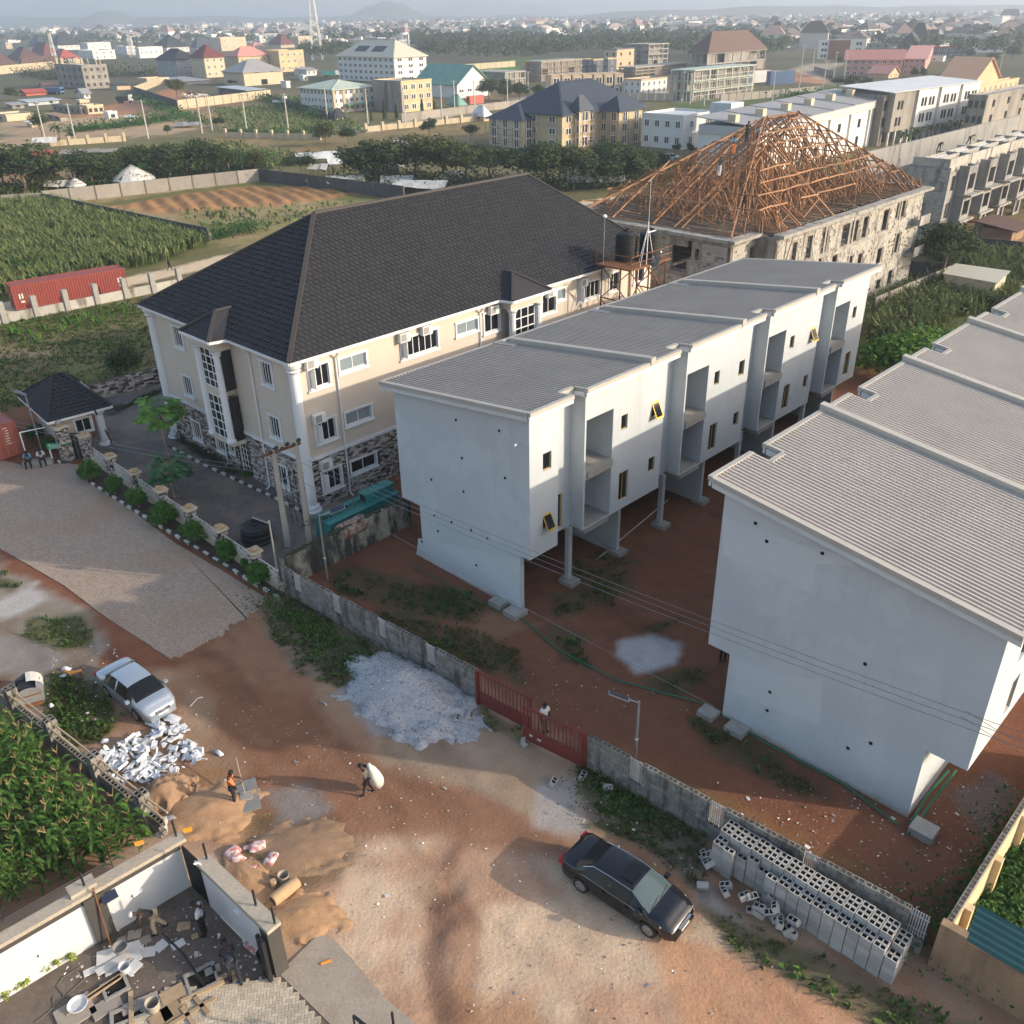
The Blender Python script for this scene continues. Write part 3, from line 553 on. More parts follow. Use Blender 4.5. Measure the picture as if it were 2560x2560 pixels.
for f,L_ in((SH,win_s),(LO,win_l)):
 for a,z,w_,h,n in L_:
  bright=h<.9
  wo=window(hotel,f,a,z,w_,h,'white_frame','glass_bright' if bright and z>5 else 'glass',nv=n,d0=.06,trim=.13 if w_>.7 else .1,sill=.08,fw=.05)
  if f is LO and n in(2,5,4) and z>1:
   sb=MB();w0=a-w_/2+.05;sb.hexa([f(w0,.0,z-h/2+.06),f(w0+.05,.0,z-h/2+.06),f(w0+.12,-.5,z-h/2+.06),f(w0+.07,-.5,z-h/2+.06),f(w0,.0,z+h/2-.06),f(w0+.05,.0,z+h/2-.06),f(w0+.12,-.5,z+h/2-.06),f(w0+.07,-.5,z+h/2-.06)]);sb.build('open_casement',['white_frame'],wo)
window(hotel,SH,7.65,1.6,1.1,2.6,'white_frame',nv=2,nh=5,d0=.06,fw=.05)
b=MB()
def course(z0,z1,e):
 b.fb(frA,-e,-.002,-e,WA_+e,z0,z1);b.fb(frA,-.002,LA,-e,-.002,z0,z1)
course(3.42,3.62,.1)
b.build('string_course',['white_trim'],hotel)
for(u,v) in((-.02,-.02),(-.02,WA_+.02)):
 b=MB();c=frA.p(u,v,0)
 b.lathe(c,[(.62,-.1),(.62,.15),(.5,.25),(.5,.4),(.36,.55),(.32,9.4),(.36,9.45),(.45,9.55),(.36,9.62),(.5,9.8),(.55,10.05),(.45,10.2)],16);b.build('corner_column',['white_trim'],hotel,smooth=False)
b=MB();bo=-1.05
b.fb(frA,bo,-.003,7.0,9.9,9.35,10.2);b.fb(frA,bo,-.003,7.0,9.9,2.72,3.0);b.fb(frA,bo+.12,-.003,7.5,9.4,6.1,6.6)
b.build('bay_slab',['beige'],hotel)
for v in(7.25,9.65):
 b=MB();b.lathe(frA.p(bo+.1,v,0),[(.34,3.0),(.34,3.15),(.26,3.25),(.24,9.0),(.3,9.05),(.26,9.1),(.36,9.3),(.36,9.35)],12);b.build('bay_column',['white_trim'],hotel)
BY=lambda a,d,z:frA.p(bo+.1+d,a,z)
for z0,z1 in((3.02,6.08),(6.62,9.3)):window(hotel,BY,8.45,(z0+z1)/2,1.95,z1-z0,'white_frame',nv=2,nh=4,d0=0.,fw=.07,name='bay_window')
for z0,z1 in((3.02,6.08),(6.62,9.3)):
 f=lambda a,d,z:frA.p(a,7.02+d,z)
 window(hotel,f,-.5,(z0+z1)/2,.85,z1-z0,'dark_frame',nv=2,d0=0.,name='bay_side_grille')
b=MB();b.fb(frA,17.7,21.0,-1.0,-.003,9.4,10.2);b.fb(frA,18.0,20.7,-.9,-.003,5.9,6.3);b.build('bay_slab',['beige'],hotel)
for u in(18.0,20.75):
 b=MB();b.lathe(frA.p(u,-.85,0),[(.36,-.1),(.36,.2),(.27,.3),(.25,9.0),(.3,9.05),(.26,9.1),(.38,9.32),(.38,9.4)],12);b.build('bay_column',['white_trim'],hotel)
window(hotel,lambda a,d,z:frA.p(a,-.8+d,z),19.35,7.8,2.2,3.0,'white_frame',nv=2,nh=3,d0=0.,fw=.08,name='bay_window')
for f,a in((SH,4.75),(SH,10.05),(LO,3.0),(LO,15.5),(LO,21.75)):
 b=MB();top=9.9 if a!=10.05 else 2.7
 b.tube(f(a,-.1,.2),f(a,-.1,top-.3),.055,n=8);b.tube(f(a,-.1,top-.3),f(a,-.5,top+.1),.055);b.tube(f(a,-.1,.2),f(a,-.4,.08),.055);b.build('downpipe',['white_trim'],hotel)
for a,z in((1.15,9.75),(8.4,9.6),(10.35,9.62),(16.7,9.55),(22.85,9.5),(26.7,9.5),(29.6,9.5),(1.2,6.2),(1.28,2.95)):
 b=MB();b.fb(frA,a-.42,a+.42,-.42,-.08,z-.3,z+.3);b.fb(frA,a-.35,a-.3,-.4,-.001,z-.36,z-.301);b.fb(frA,a+.3,a+.35,-.4,-.001,z-.36,z-.301)
 o_=b.build('air_conditioner',['ac_white'],hotel)
 g=MB();g.fb(frA,a-.36,a+.1,-.428,-.421,z-.23,z+.23);g.build('fan_grille',['ac_grille'],o_)
OV=.55;e0=ZE+.0;RZ=16.2;hw=WA_/2+OV
ridge0,ridge1=8.75,30.0
C0,C1,C2,C3=(-OV,-OV),(LA+OV,-OV),(LA+OV,WA_+OV),(-OV,WA_+OV)
R0,R1=(ridge0,WA_/2),(ridge1,WA_/2)
def T3(p,z):return frA.p(p[0],p[1],z)
tiles_main=[]
def tile_face(a,b_,rb,ra,z0,z1,course=.40,pitch=.42,acc=None,keep=None):
 """face from eave a-b_ up to ridge ra-rb; returns tile boxes"""
 A_,B_,RB,RA=T3(a,z0),T3(b_,z0),T3(rb,z1),T3(ra,z1)
 e=(B_-A_).normalized();nrm=(B_-A_).cross(RA-A_).normalized()
 if nrm.z<0:nrm=-nrm
 up=nrm.cross(e);
 if up.z<0:up=-up
 H=(RA-A_).dot(up);n=int(H/course)+1;cs=H/n
 sA=(RA-A_).dot(e)/H;sB=(RB-B_).dot(e)/H;Lw=(B_-A_).length
 R=Matrix((e,up,nrm)).transposed()
 out=[]
 for i in range(n):
  h0=i*cs;hm=h0+cs/2;x0=sA*hm;x1=Lw+sB*hm
  if x1-x0<.15:continue
  off=(i%2)*.5*pitch;k=math.floor((x0-off)/pitch)
  x=k*pitch+off
  while x<x1:
   xa,xb=max(x,x0),min(x+pitch,x1)
   if xb-xa>.06:
    out.append((A_+e*((xa+xb)/2)+up*(h0+cs*.5)+nrm*.05,((xb-xa),cs*1.0,1.),R))
   x+=pitch
 return out
tb=MB();prof=[(-.5,-.01),(-.32,.02),(-.1,.055),(.12,.055),(.32,.02),(.5,-.01)]
tb.add([(x,-.54,z+.035) for x,z in prof]+[(x,.5,z*.6-.02) for x,z in prof]+[(x,-.54,-.03) for x,z in prof],[(i,i+1,7+i,6+i) for i in range(5)]+[(i,i+1,13+i,12+i) for i in range(5)])
tile_me=tb.mesh('piece_roof_tile','tile_black')
base=MB()
for P4 in((C0,C1,R1,R0),(C1,C2,R1),(C2,C3,R0,R1),(C3,C0,R0)):
 base.slab([T3(p,e0 if p in(C0,C1,C2,C3) else RZ) for p in P4],.1)
base.build('roof',['tile_black'],hotel)
alltiles=tile_face(C0,C1,R1,R0,e0,RZ)+tile_face(C3,C0,R0,R0,e0,RZ)+tile_face(C1,C2,R1,R1,e0,RZ)
def hipbay(pts_e,ap,rg):
 b=MB()
 global alltiles
 l0,l1,r1_,r0_=pts_e
 b.slab([T3(l0,e0+.02),T3(l1,e0+.02),T3(ap[:2],ap[2]),T3(rg[:2],rg[2])],.1)
 b.slab([T3(l1,e0+.02),T3(r1_,e0+.02),T3(ap[:2],ap[2])],.1)
 b.slab([T3(r1_,e0+.02),T3(r0_,e0+.02),T3(rg[:2],rg[2]),T3(ap[:2],ap[2])],.1);b.build('bay_roof',['tile_black'],hotel)
sl_s=(RZ-e0)/(ridge0+OV);sl_l=(RZ-e0)/hw
hipbay([(-OV+.02,10.6),(-1.65,10.3),(-1.65,6.6),(-OV+.02,6.3)],(.15,8.45,e0+1.25),(1.4,8.45,e0+1.25))
hipbay([(17.0,-OV+.02),(17.3,-1.6),(21.4,-1.6),(21.7,-OV+.02)],(19.35,.3,e0+1.35),(19.35,1.55,e0+1.35))
pieces(hotel,'roof_tile',alltiles,'tile_black',300,'roof_tiles',tile_me)
b=MB()
for p,q in((C0,R0),(C3,R0),(C1,R1),(C2,R1)):b.bar(T3(p,e0+.08),T3(q,RZ+.08),.3,.12)
b.bar(T3(R0,RZ+.1),T3(R1,RZ+.1),.3,.14)
b.bar(T3((-1.65,6.6),e0+.08),T3((.15,8.45),e0+1.3),.22,.1);b.bar(T3((-1.65,10.3),e0+.08),T3((.15,8.45),e0+1.3),.22,.1);b.bar(T3((.15,8.45),e0+1.3),T3((1.3,8.45),e0+1.3),.22,.1)
b.bar(T3((17.3,-1.6),e0+.08),T3((19.35,.3),e0+1.4),.22,.1);b.bar(T3((21.4,-1.6),e0+.08),T3((19.35,.3),e0+1.4),.22,.1)
b.build('ridge_cap',['tile_ridge'],hotel)
b=MB()
for p,q in((C0,(17.0,-OV)),((21.7,-OV),C1),(C1,C2),(C2,C3),(C3,(-OV,10.6)),((-OV,6.3),C0),((-OV,10.6),(-1.65,10.3)),((-1.65,10.3),(-1.65,6.6)),((-1.65,6.6),(-OV,6.3)),((17.0,-OV),(17.3,-1.6)),((17.3,-1.6),(21.4,-1.6)),((21.4,-1.6),(21.7,-OV))):
 b.bar(T3(p,e0-.08),T3(q,e0-.08),.14,.17)
b.build('gutter',['white_trim'],hotel)
b=MB();b.fb(frA,-OV+.08,LA+OV-.08,-OV+.08,WA_+OV-.08,e0-.12,e0-.1);b.build('soffit',['white_trim'],hotel)
def clad(f,a0,a1,z0,z1,ops,rz,seed=1,rows=.115,wmin=.14,wmax=.42):
 r=random.Random(seed);out=[];z=z0;n=0
 while z<z1-.03:
  h=min(rows*r.uniform(.8,1.2),z1-z);a=a0+r.uniform(-.2,0)
  while a<a1:
   w_=r.uniform(wmin,wmax);x0,x1=max(a,a0),min(a+w_,a1)
   if x1-x0>.05 and not any(o[0]-.14<x1 and o[1]+.14>x0 and o[2]-.12<z+h and o[3]+.12>z for o in ops):
    d=r.uniform(.02,.075);out.append((f((x0+x1)/2,-d/2-.001,z+h/2),(x1-x0-.02,d,h-.018),rz))
   a+=w_
  z+=h
 return out
oS=[(a-w_/2,a+w_/2,z-h/2,z+h/2) for a,z,w_,h,n in win_s]+[(7.1,8.2,.3,2.9)]
oL=[(a-w_/2,a+w_/2,z-h/2,z+h/2) for a,z,w_,h,n in win_l]
st=clad(SH,.35,WA_-.35,0,3.4,oS,math.radians(45.9-90),3)+clad(LO,.35,8.8,0,3.4,oL,math.radians(45.9),4)
pieces(hotel,'cladding_stone',st,'stone_piece',300,'cladding_stones',sm='stone_clad')
b=MB();f=SH
wallgrid(b,lambda a,d,z:SH(a,-.012+d,z),.0,WA_,-.1,3.41,oS,.01);wallgrid(b,lambda a,d,z:LO(a,-.012+d,z),.0,35.9,-.1,3.41,oL,.01);b.build('cladding_backing',['stone_back'],hotel)
# walls, gates, fences, block stack, gatehouse
spec(red_steel=D(col=(.19,.035,.025),col2=(.14,.025,.02),scale=2,rough=.55),grille_paint=D(col=(.55,.56,.58),col2=(.4,.38,.36),scale=5,rough=.5),cream_wall=D(col=(.50,.42,.29),col2=(.42,.35,.25),scale=.6,rough=.9,streak=((.18,.14,.09),.52,.75,.7,.8,.15)),panel_grey=D(col=(.30,.275,.24),col2=(.23,.21,.19),scale=.9,rough=.92,obj=.14,bump=.4,bscale=6),post_dark=D(col=(.10,.09,.08),rough=.9),panel_dark=D(col=(.085,.085,.085),col2=(.06,.06,.062),scale=1.2,rough=.92,obj=.2),stained_wall=D(col=(.36,.34,.28),col2=(.30,.28,.24),scale=1,rough=.92,streak=((.035,.035,.032),.44,.56,.95,1.1,.3),blotch=((.05,.05,.045),.45,.52,.62,.8)),moss=D(col=(.03,.04,.018),col2=(.05,.05,.035),scale=4,rough=1.),mud_render=D(col=(.34,.225,.135),col2=(.27,.175,.105),scale=.9,rough=.9,streak=((.16,.11,.075),.5,.72,.7,1.8,.3)),yellow_render=D(col=(.58,.42,.20),col2=(.68,.58,.42),scale=1.5,rough=.85,bump=.3,bscale=14),green_sheet=D(col=(.018,.085,.085),col2=(.013,.06,.065),scale=2,rough=.45),white_paint=D(col=(.56,.575,.60),col2=(.51,.525,.55),scale=.8,rough=.7,blotch=((.45,.42,.38),.9,.62,.8,.35)),charcoal=D(col=(.045,.042,.04),col2=(.06,.056,.052),scale=2,rough=.85),coping=D(col=(.42,.37,.30),col2=(.33,.29,.24),scale=2,rough=.92,bump=.35,bscale=18,fine=10),black_steel=D(col=(.014,.014,.016),rough=.45),kerb_white=D(col=(.62,.62,.58),col2=(.45,.43,.38),scale=4,rough=.85),kerb_black=D(col=(.03,.03,.03),col2=(.07,.065,.06),scale=4,rough=.85),kerb_plain=D(col=(.36,.3,.24),col2=(.26,.21,.17),scale=3,rough=.9),bed_soil=D(col=(.045,.03,.022),col2=(.085,.055,.038),scale=3,rough=.95,bump=.5,bscale=12,fine=9),lattice_white=D(col=(.62,.6,.57),col2=(.5,.46,.42),scale=4,rough=.7),steel_dark=D(col=(.12,.11,.11),rough=.5),galv=D(col=(.33,.34,.36),col2=(.26,.27,.28),scale=3,rough=.45,metal=.4),rusty=D(col=(.22,.09,.035),col2=(.13,.06,.03),scale=4,rough=.9),)
hb=MB()
X0,Y0=.5,.5;cor=[(-.41,-.05,-.33,.33),(.05,.41,-.33,.33)]
vs=[(-X0,-Y0,-.5),(X0,-Y0,-.5),(X0,Y0,-.5),(-X0,Y0,-.5),(-X0,-Y0,.5),(X0,-Y0,.5),(X0,Y0,.5),(-X0,Y0,.5)]
hb.add(vs,[(0,1,5,4),(1,2,6,5),(2,3,7,6),(3,0,4,7),(0,3,2,1)])
xs_=[-.5,-.41,-.05,.05,.41,.5];ysb=[-.5,-.33,.33,.5]
for i in range(5):
 for j in range(3):
  if j==1 and i in(1,3):
   a,b_,c,d=xs_[i],xs_[i+1],ysb[1],ysb[2]
   hb.add([(a,c,.5),(b_,c,.5),(b_,d,.5),(a,d,.5),(a,c,-.4),(b_,c,-.4),(b_,d,-.4),(a,d,-.4)],[(1,0,4,5),(2,1,5,6),(3,2,6,7),(0,3,7,4),(4,7,6,5)],1)
  else:hb.add([(xs_[i],ysb[j],.5),(xs_[i+1],ysb[j],.5),(xs_[i+1],ysb[j+1],.5),(xs_[i],ysb[j+1],.5)],[(0,1,2,3)])
def raw_mesh(b,name,mats):
 me=bpy.data.meshes.new(name);me.from_pydata(b.V,[],b.F)
 for m in mats:me.materials.append(MAT(m))
 me.polygons.foreach_set('material_index',b.M);return me
block_me=raw_mesh(hb,'piece_hollow_block',['block','mortar']);block_new_me=raw_mesh(hb,'piece_hollow_block_new',['block_new','mortar'])
def linefr(p0,p1):
 d=p1-p0;f=Fr(p0 .x,p0 .y,math.degrees(math.atan2(d.y,d.x)));return f,d.length
def block_wall(label,p0,p1,spans,gaps,courses=8,bl=.45,bh=.225,th=.22,group=None):
 f,L=linefr(p0,p1);root=thing('block_wall',label,'wall',f.p(L/2,0,0),group)
 off=root.location;a=math.radians(f.deg)
 for(u0,u1,nc) in spans:
  core=MB();core.fb(f,u0+.02,u1-.02,.012,th-.012,-.3,nc*bh-.03);core.build('mortar_core',['mortar'],root)
  for c in range(nc):
   u=u0-(bl/2 if c%2 else 0)
   while u<u1-.02:
    x0,x1=max(u,u0),min(u+bl,u1)
    if x1-x0>.05:
     j=rnd.uniform(-.008,.008);q=f.p((x0+x1)/2,th/2+j,c*bh+bh/2)
     o=link('block',block_me if c==nc-1 else unitbox('block'),root,q-off);o.scale=(x1-x0-.02,th,bh-.02);o.rotation_euler.z=a
    u+=bl
 for(u0,u1,zc) in gaps:
  u=u0
  while u<u1-.05:
   for c in range(zc):
    x1=min(u+bl,u1);q=f.p((u+x1)/2,th/2,c*bh+bh/2);o=link('block',block_me if c==zc-1 else unitbox('block'),root,q-off);o.scale=(x1-u-.012,th,bh-.012);o.rotation_euler.z=a
   u+=bl
  b=MB();z0,z1=zc*bh,courses*bh-.05;n=7
  for k in range(n):
   uu=u0+.06+(u1-u0-.12)*k/(n-1);b.fb(f,uu-.022,uu+.022,th/2-.015,th/2+.015,z0,z1+.06)
  for z in(z0+.25,z1-.2):b.fb(f,u0,u1,th/2+.0151,th/2+.035,z-.02,z+.02)
  b.build('grille',['grille_paint'],root)
 return f,L,root
p0,p1=at(712,1486),at(1191,1754)
f1,L1=linefr(p0,p1)
U=lambda f,x,y:f.on(640+x*.3623,1100+y*.3623,v=0.)[0]
g1=[(U(f1,a,y),U(f1,b_,y2)) for a,y,b_,y2 in((245,930,300,960),(515,1080,572,1110),(832,1260,887,1290),(1165,1450,1230,1490))]
edges=[0.]+[k for g in g1 for k in g]+[L1]
fW1,LW1,wall1=block_wall('weathered hollow block wall from the utility poles to the red gate',p0,p1,[(edges[i],edges[i+1],8) for i in range(0,len(edges),2)],[(a,b_,3) for a,b_ in g1])
p0,p1=at(1466,1921),at(2305,2392)
f2,L2=linefr(p0,p1)
U6=lambda x,y:f2 .on(1180+x*.3106,1600+y*.3106,v=0.)[0];U7=lambda x,y:f2 .on(1700+x*.4451,1850+y*.4451,v=0.)[0]
g2=[(U6(1258,1050),U6(1360,1100)),(U7(155,440),U7(240,480)),(U7(675,740),U7(762,780)),(U7(1255,1090),U7(1365,1140))]
edges=[0.]+[k for g in g2 for k in g];edges[-1]=min(edges[-1],L2+.3)
fW2,LW2,wall2=block_wall('weathered hollow block wall from the red gate past the stacked blocks',p0,p1,[(edges[i],edges[i+1],8) for i in range(0,len(edges)-1,2)],[(a,b_,3) for a,b_ in g2])
def gate_leaf(label,q0,q1,h,dz,off=0.):
 f,L=linefr(q0,q1);r=thing('gate',label,'gate',f.p(L/2,0,0),'red steel gate leaves')
 b=MB();b.fb(f,0,L,off+.02,off+.06,dz,dz+h*.36);b.build('kick_plate',['red_steel'],r)
 b=MB()
 for z in(dz+h*.36,dz+h-.05):b.fb(f,0,L,off,off+.08,z,z+.07)
 for u in(0,L-.09):b.fb(f,u,u+.09,off-.003,off+.083,dz-.05,dz+h+.022)
 b.build('gate_frame',['red_steel'],r)
 n=int(L/.2)
 for k in range(1,n):
  u=L*k/n;b=MB();b.fb(f,u-.018,u+.018,off+.02,off+.055,dz+h*.36+.07,dz+h-.05);b.build('bar',['red_steel'],r)
 return f,L,r
qa,qb,qc=at(1196,1762),at(1338,1838),at(1458,1918)
gate_leaf('red barred gate leaf next to the gravel heap, further from the camera',qa,at(1328,1833),1.85,.1)
f,L,gr=gate_leaf('red barred gate leaf beside the second block wall, overlapping its twin',at(1310,1848),qc,1.85,.1,-.1)
b=MB();b.fb(f,.35,.5,-.10,-.081,.45,.55);b.fb(f,.75,.95,-.10,-.081,.42,.5);b.build('paper_label',['white_paint'],gr)
for n_,q in(('red gate post at the end of the first block wall',at(1194,1762)),('red gate post at the start of the second block wall',at(1461,1920))):
 b=MB();b.box((q.x,q.y,.98),(.12,.12,2.),math.radians(-39));o=b.build('gate_post',['red_steel']);tag(o,n_,'gate post','red gate posts')
p0,p1=at(2330,2398),at(2640,1900)
f3,L3=linefr(p0,p1)
L3a=f3 .on(2500,2075,v=0.)[0]
r3=thing('yard_wall','hollow block boundary wall with yellow plastered outer side, right of the yard','wall',f3 .p(L3/2,0,0));off=r3 .location
b=MB();b.fb(f3,.05,L3,-.2,-.03,-.3,1.98);b.build('core',['mortar'],r3)
b=MB();b.fb(f3,0,L3,-.26,-.205,-.3,2.0);b.build('yellow_plaster',['yellow_render'],r3)
n=int(L3/.45)
for c in range(9):
 for k in range(n):
  u=k*.45+(.225 if c%2 else 0)
  if c<5 and k>14:continue
  o=link('block',block_me if c==8 else unitbox('block'),r3,f3 .p(u+.225,-.115,c*.222+.111)-off);o.scale=(.438,.19,.212);o.rotation_euler.z=math.radians(f3 .deg)
b=MB()
for k in range(0,n,6):b.fb(f3,k*.45+1.0,k*.45+1.3,-.5,-.262,-.3,1.9)
b.build('buttress',['yellow_render'],r3,kind='stuff')
p0,p1=at(2318,2412),at(2600,2577);f4,L4=linefr(p0,p1)
r4=thing('rendered_wall','brown mud rendered wall with dark stained foot, bottom right','wall',f4 .p(L4/2,0,0))
b=MB();b.fb(f4,0,6,0,.25,-.3,1.75);b.build('wall_face',['mud_render'],r4)
b=MB();b.fb(f4,.0,.8,.0,.3,1.751,2.1);b.build('wall_head',['mud_render'],r4)
b=MB();n=11;vs=[]
for k in range(n+1):
 v=.02+k*.1;vs+=[f4 .p(.75,v,1.95+.5*v+(.03 if k%2 else 0)),f4 .p(6,v,1.75+.5*v+(.03 if k%2 else 0))]
b.add(vs,[(2*i,2*i+1,2*i+3,2*i+2) for i in range(n)]);b.build('roof_sheet',['green_sheet'],r4,label='dark green ribbed sheet lying behind the wall top')
# the stack of new blocks
q0,q1=at(1772,2168),at(2226,2466);fs,Ls=linefr(q0,q1);ncol=16;pitch=Ls/ncol;aS=math.radians(fs.deg)
blk_lab='new grey hollow block in the long stack beside the block wall'
def newblock(u,v,z,rz=0.,lab=blk_lab,tilt=None,grp='hollow blocks stacked beside the wall'):
 o=link('hollow_block',block_new_me,None,fs.p(u,v,z),label=lab,cat='block',group=grp);o.scale=(pitch*.94,.225,.222);o.rotation_euler=tilt or(0,0,aS+rz+rnd.uniform(-.025,.025));return o
cnt=0;rows_h=[6,6,7,7,7];core_b=MB()
for k in range(ncol):
 for rw in range(5):
  h=rows_h[rw] if k<ncol-1 else rows_h[rw]-1
  if k in(2,3,4) and rw<1:continue
  if k in(1,2,4,5) and rw==1:h-=1
  for c in range(h):
   vis=rw==0 or c>=h-1 or k in(0,ncol-1) or(rw<=1 and 2<=k<=4)
   u=pitch*(k+.5);v=.115+rw*.238+(.03 if k%3==0 else 0);z=c*.226+.113
   if vis:newblock(u,v,z);cnt+=1
   else:core_b.box(fs.p(u,v,z),(pitch*.94,.225,.222),aS)
o=core_b.build('inner_blocks',['block_new'],None,kind='stuff');tag(o,'grey blocks buried inside the long stack')
rr=random.Random(5)
for i in range(16):
 u=rr.uniform(.9,2.6) if i<10 else rr.uniform(-.6,.5);v=rr.uniform(-.75,.05) if i<10 else rr.uniform(-.1,.4);z=.12+(.2*(i%4) if i<10 else .2*(i%2))
 newblock(u,v,z,0,'grey hollow block tumbled in the loose pile at the end of the stack',(rr.uniform(-.5,.5),rr.uniform(-.5,.5),aS+rr.uniform(-1.2,1.2)),'blocks tumbled off the stack')
for i in range(9):
 u=3.2+rr.uniform(-.45,.45);v=rr.uniform(-1.0,-.15);z=.12+.2*(i%4)
 newblock(u,v,z,0,'grey hollow block in the small leaning heap in front of the stack',(rr.uniform(-.6,.6),rr.uniform(-.4,.4),aS+rr.uniform(-1.2,1.2)),'blocks heaped before the stack')
for(x,y,lab) in((1757,2215,'single hollow block on the bare ground by the black car'),(1141,1796,'pale block lying on the gravel heap edge, left one'),(1173,1788,'pale block lying on the gravel heap edge, next to the red gate'),(1383,1955,'broken pale block lying flat in front of the red gate'),(1457,1940,'pale hollow block at the foot of the second block wall'),(1520,1970,'broken block in the weeds under the second block wall'),(1311,1854,'tan stone wedged under the red gate leaf')):
 o=link('hollow_block',block_new_me,None,at(x,y,.14),label=lab,cat='block');o.scale=(.42,.24,.24);o.rotation_euler=(rr.uniform(0,1.5),.1,rr.uniform(0,3))
# fence with stone pillars in front of the hotel
zf_=lambda x,y:(x*.3623,900+y*.3623)
p0,p1=at(228,1153),at(712,1484);f5,L5=linefr(p0,p1)
fence=thing('stone_fence','cream plinth fence with white lattice panels between stone pillars','fence',f5 .p(L5/2,0,0))
tops=[(765,700),(930,790),(1110,910),(1300,1030),(1520,1150),(1745,1280)]
us=[f5 .on(*zf_(x,y),v=0.)[0] for x,y in tops];us=[us[0]+(us[-1]-us[0])*k/5 for k in range(6)]
b=MB();b.fb(f5,.5,L5-.2,-.12,.12,-.2,.55);b.build('plinth',['cream_stone'],fence)
def pillar(root,f,u,w_,h,sphere=False,cap=True,seed=0):
 b=MB();b.fb(f,u-w_/2+.03,u+w_/2-.03,-w_/2+.03,w_/2-.03,-.2,h);b.build('pillar_core',['stone_back'],root)
 st=[];e=w_/2-.02
 for k in range(4):
  ff=Fr(0,0,f.deg+90*k);c=f.p(u,0,0);ff.o=c-ff.v*e-ff.u*e
  st+=clad(lambda a,d,z:ff.p(a,d,z),0,2*e,.02,h,[],math.radians(ff.deg),seed*7+k,.12,.14,.34)
 pieces(root,'pillar_stone',st,'stone_piece',24,'pillar_stones',sm='stone_clad')
 if cap:
  c=MB();c.fb(f,u-w_/2-.1,u+w_/2+.1,-w_/2-.1,w_/2+.1,h+.001,h+.13);c.build('pillar_cap',['cream_stone'],root)
  for i in range(5):
   s_=MB();s_.box(f.p(u+rr.uniform(-.15,.15),rr.uniform(-.15,.15),h+.18+.02*i),(rr.uniform(.2,.4),rr.uniform(.2,.35),.07),rr.uniform(0,3));s_.build('cap_stone',['rust_stone'],root)
for i,u in enumerate(us):pillar(fence,f5,u,.55,1.6,seed=i)
ed=[1.0]+[k for u in us for k in(u-.3,u+.3)]+[L5-.3]
for i in range(0,len(ed),2):
 a,c=ed[i],ed[i+1]
 if c-a<.3:continue
 b=MB();n=max(2,int((c-a)/.16));z0,z1=.56,1.32
 for z in(z0,z1,z0+.38):b.fb(f5,a,c,-.025,.025,z,z+.05)
 for k in range(n):
  x=a+(c-a)*(k+.5)/n
  b.fb(f5,x-.02,x+.02,-.022,.022,z0+.05+(.1 if k%3==1 else 0),z1-(.16 if k%3==2 else 0))
  if k%3==0 and k<n-1:b.fb(f5,x+.02,x+(c-a)/n-.02,-.02,.02,z0+.22,z0+.26)
 b.build('lattice_panel',['lattice_white'],fence)
bed=MB();kk=[at(223,1204),at(330,1272),at(540,1400),at(700,1496)]
sheet('planting_bed',[(x/K,y/K) for x,y in((225,1155),(712,1490),(700,1500),(540,1406),(330,1277),(220,1205))],['bed_soil'],.10,'structure',.3)
def kerb(label,pts,l=.48,flip=0):
 root=thing('kerb',label,'kerb',pts[0]);off=wloc(root);k=flip
 for a,c in zip(pts,pts[1:]):
  d=c-a;n=max(1,int(d.length/l));an=math.atan2(d.y,d.x)
  for i in range(n):
   o=link('kerb_stone',unitbox('kerb_white' if k%2 else 'kerb_black'),root,a+d*((i+.5)/n)+Vector((0,0,.09))-off);o.scale=(d.length/n-.02,.15,.2+rnd.uniform(-.02,.02));o.rotation_euler.z=an+rnd.uniform(-.03,.03);k+=1
kerb('black and white kerb along the planting bed by the paved road',[at(222,1206),at(330,1275),at(440,1342),at(560,1414),at(700,1500)])
kerb('black and white kerb round the beds at the hotel foot',[at(424,1119),at(500,1160),at(600,1207),at(700,1254),at(775,1292)])
kerb('short painted kerb at the foot of the gate pillar',[at(141,1152),at(152,1160),at(172,1156)],.35)
gp=thing('gate_pillar','tall stone pillar with a round globe on its cap at the hotel gate','pillar',at(175,1155));fg=Fr(*at(172,1150)[:2],f5 .deg)
pillar(gp,fg,0,.75,2.6,seed=21);g=MB();g.lathe(fg.p(0,0,2.95),[(.02,-.26),(.16,-.2),(.25,-.05),(.25,.08),(.16,.2),(.02,.26)],12);g.build('globe',['galv'],gp,smooth=True)
gp=thing('gate_pillar','shorter stone pillar at the fence end of the hotel gate','pillar',at(226,1153));fh=Fr(*at(224,1150)[:2],f5 .deg);pillar(gp,fh,0,.6,1.9,seed=22)
gq,_l=linefr(Vector((fg.o.x,fg.o.y,0)),Vector((fh.o.x,fh.o.y,0)))
gt=thing('gate','black steel sheet gate between the two stone pillars','gate',gq.p(_l/2,0,0));b=MB();b.fb(gq,.4,_l-.32,.1,.14,.08,2.1);b.build('gate_sheet',['black_steel'],gt);b=MB()
for u in(.4,_l/2,_l-.4):b.fb(gq,u,u+.06,.06,.099,.05,2.15)
b.build('gate_frame',['steel_dark'],gt)
E3=3.15
ql,qf,qr_=at(16,997,E3),at(119,1056,E3),at(279,1014,E3)
gh=thing('gatehouse','small gatehouse with black tiled hip roof by the red container','gatehouse',(qf+(ql-qf)/2+(qr_-qf)/2)*1.0);gh.location.z=0
a1=(ql-qf);a2=(qr_-qf);qk=qf+a1+a2;ctr=qf+a1/2+a2/2
fgh=Fr(qf.x,qf.y,math.degrees(math.atan2(a2 .y,a2 .x)));wg,dg=a2 .length,(a1 .dot(fgh.v))
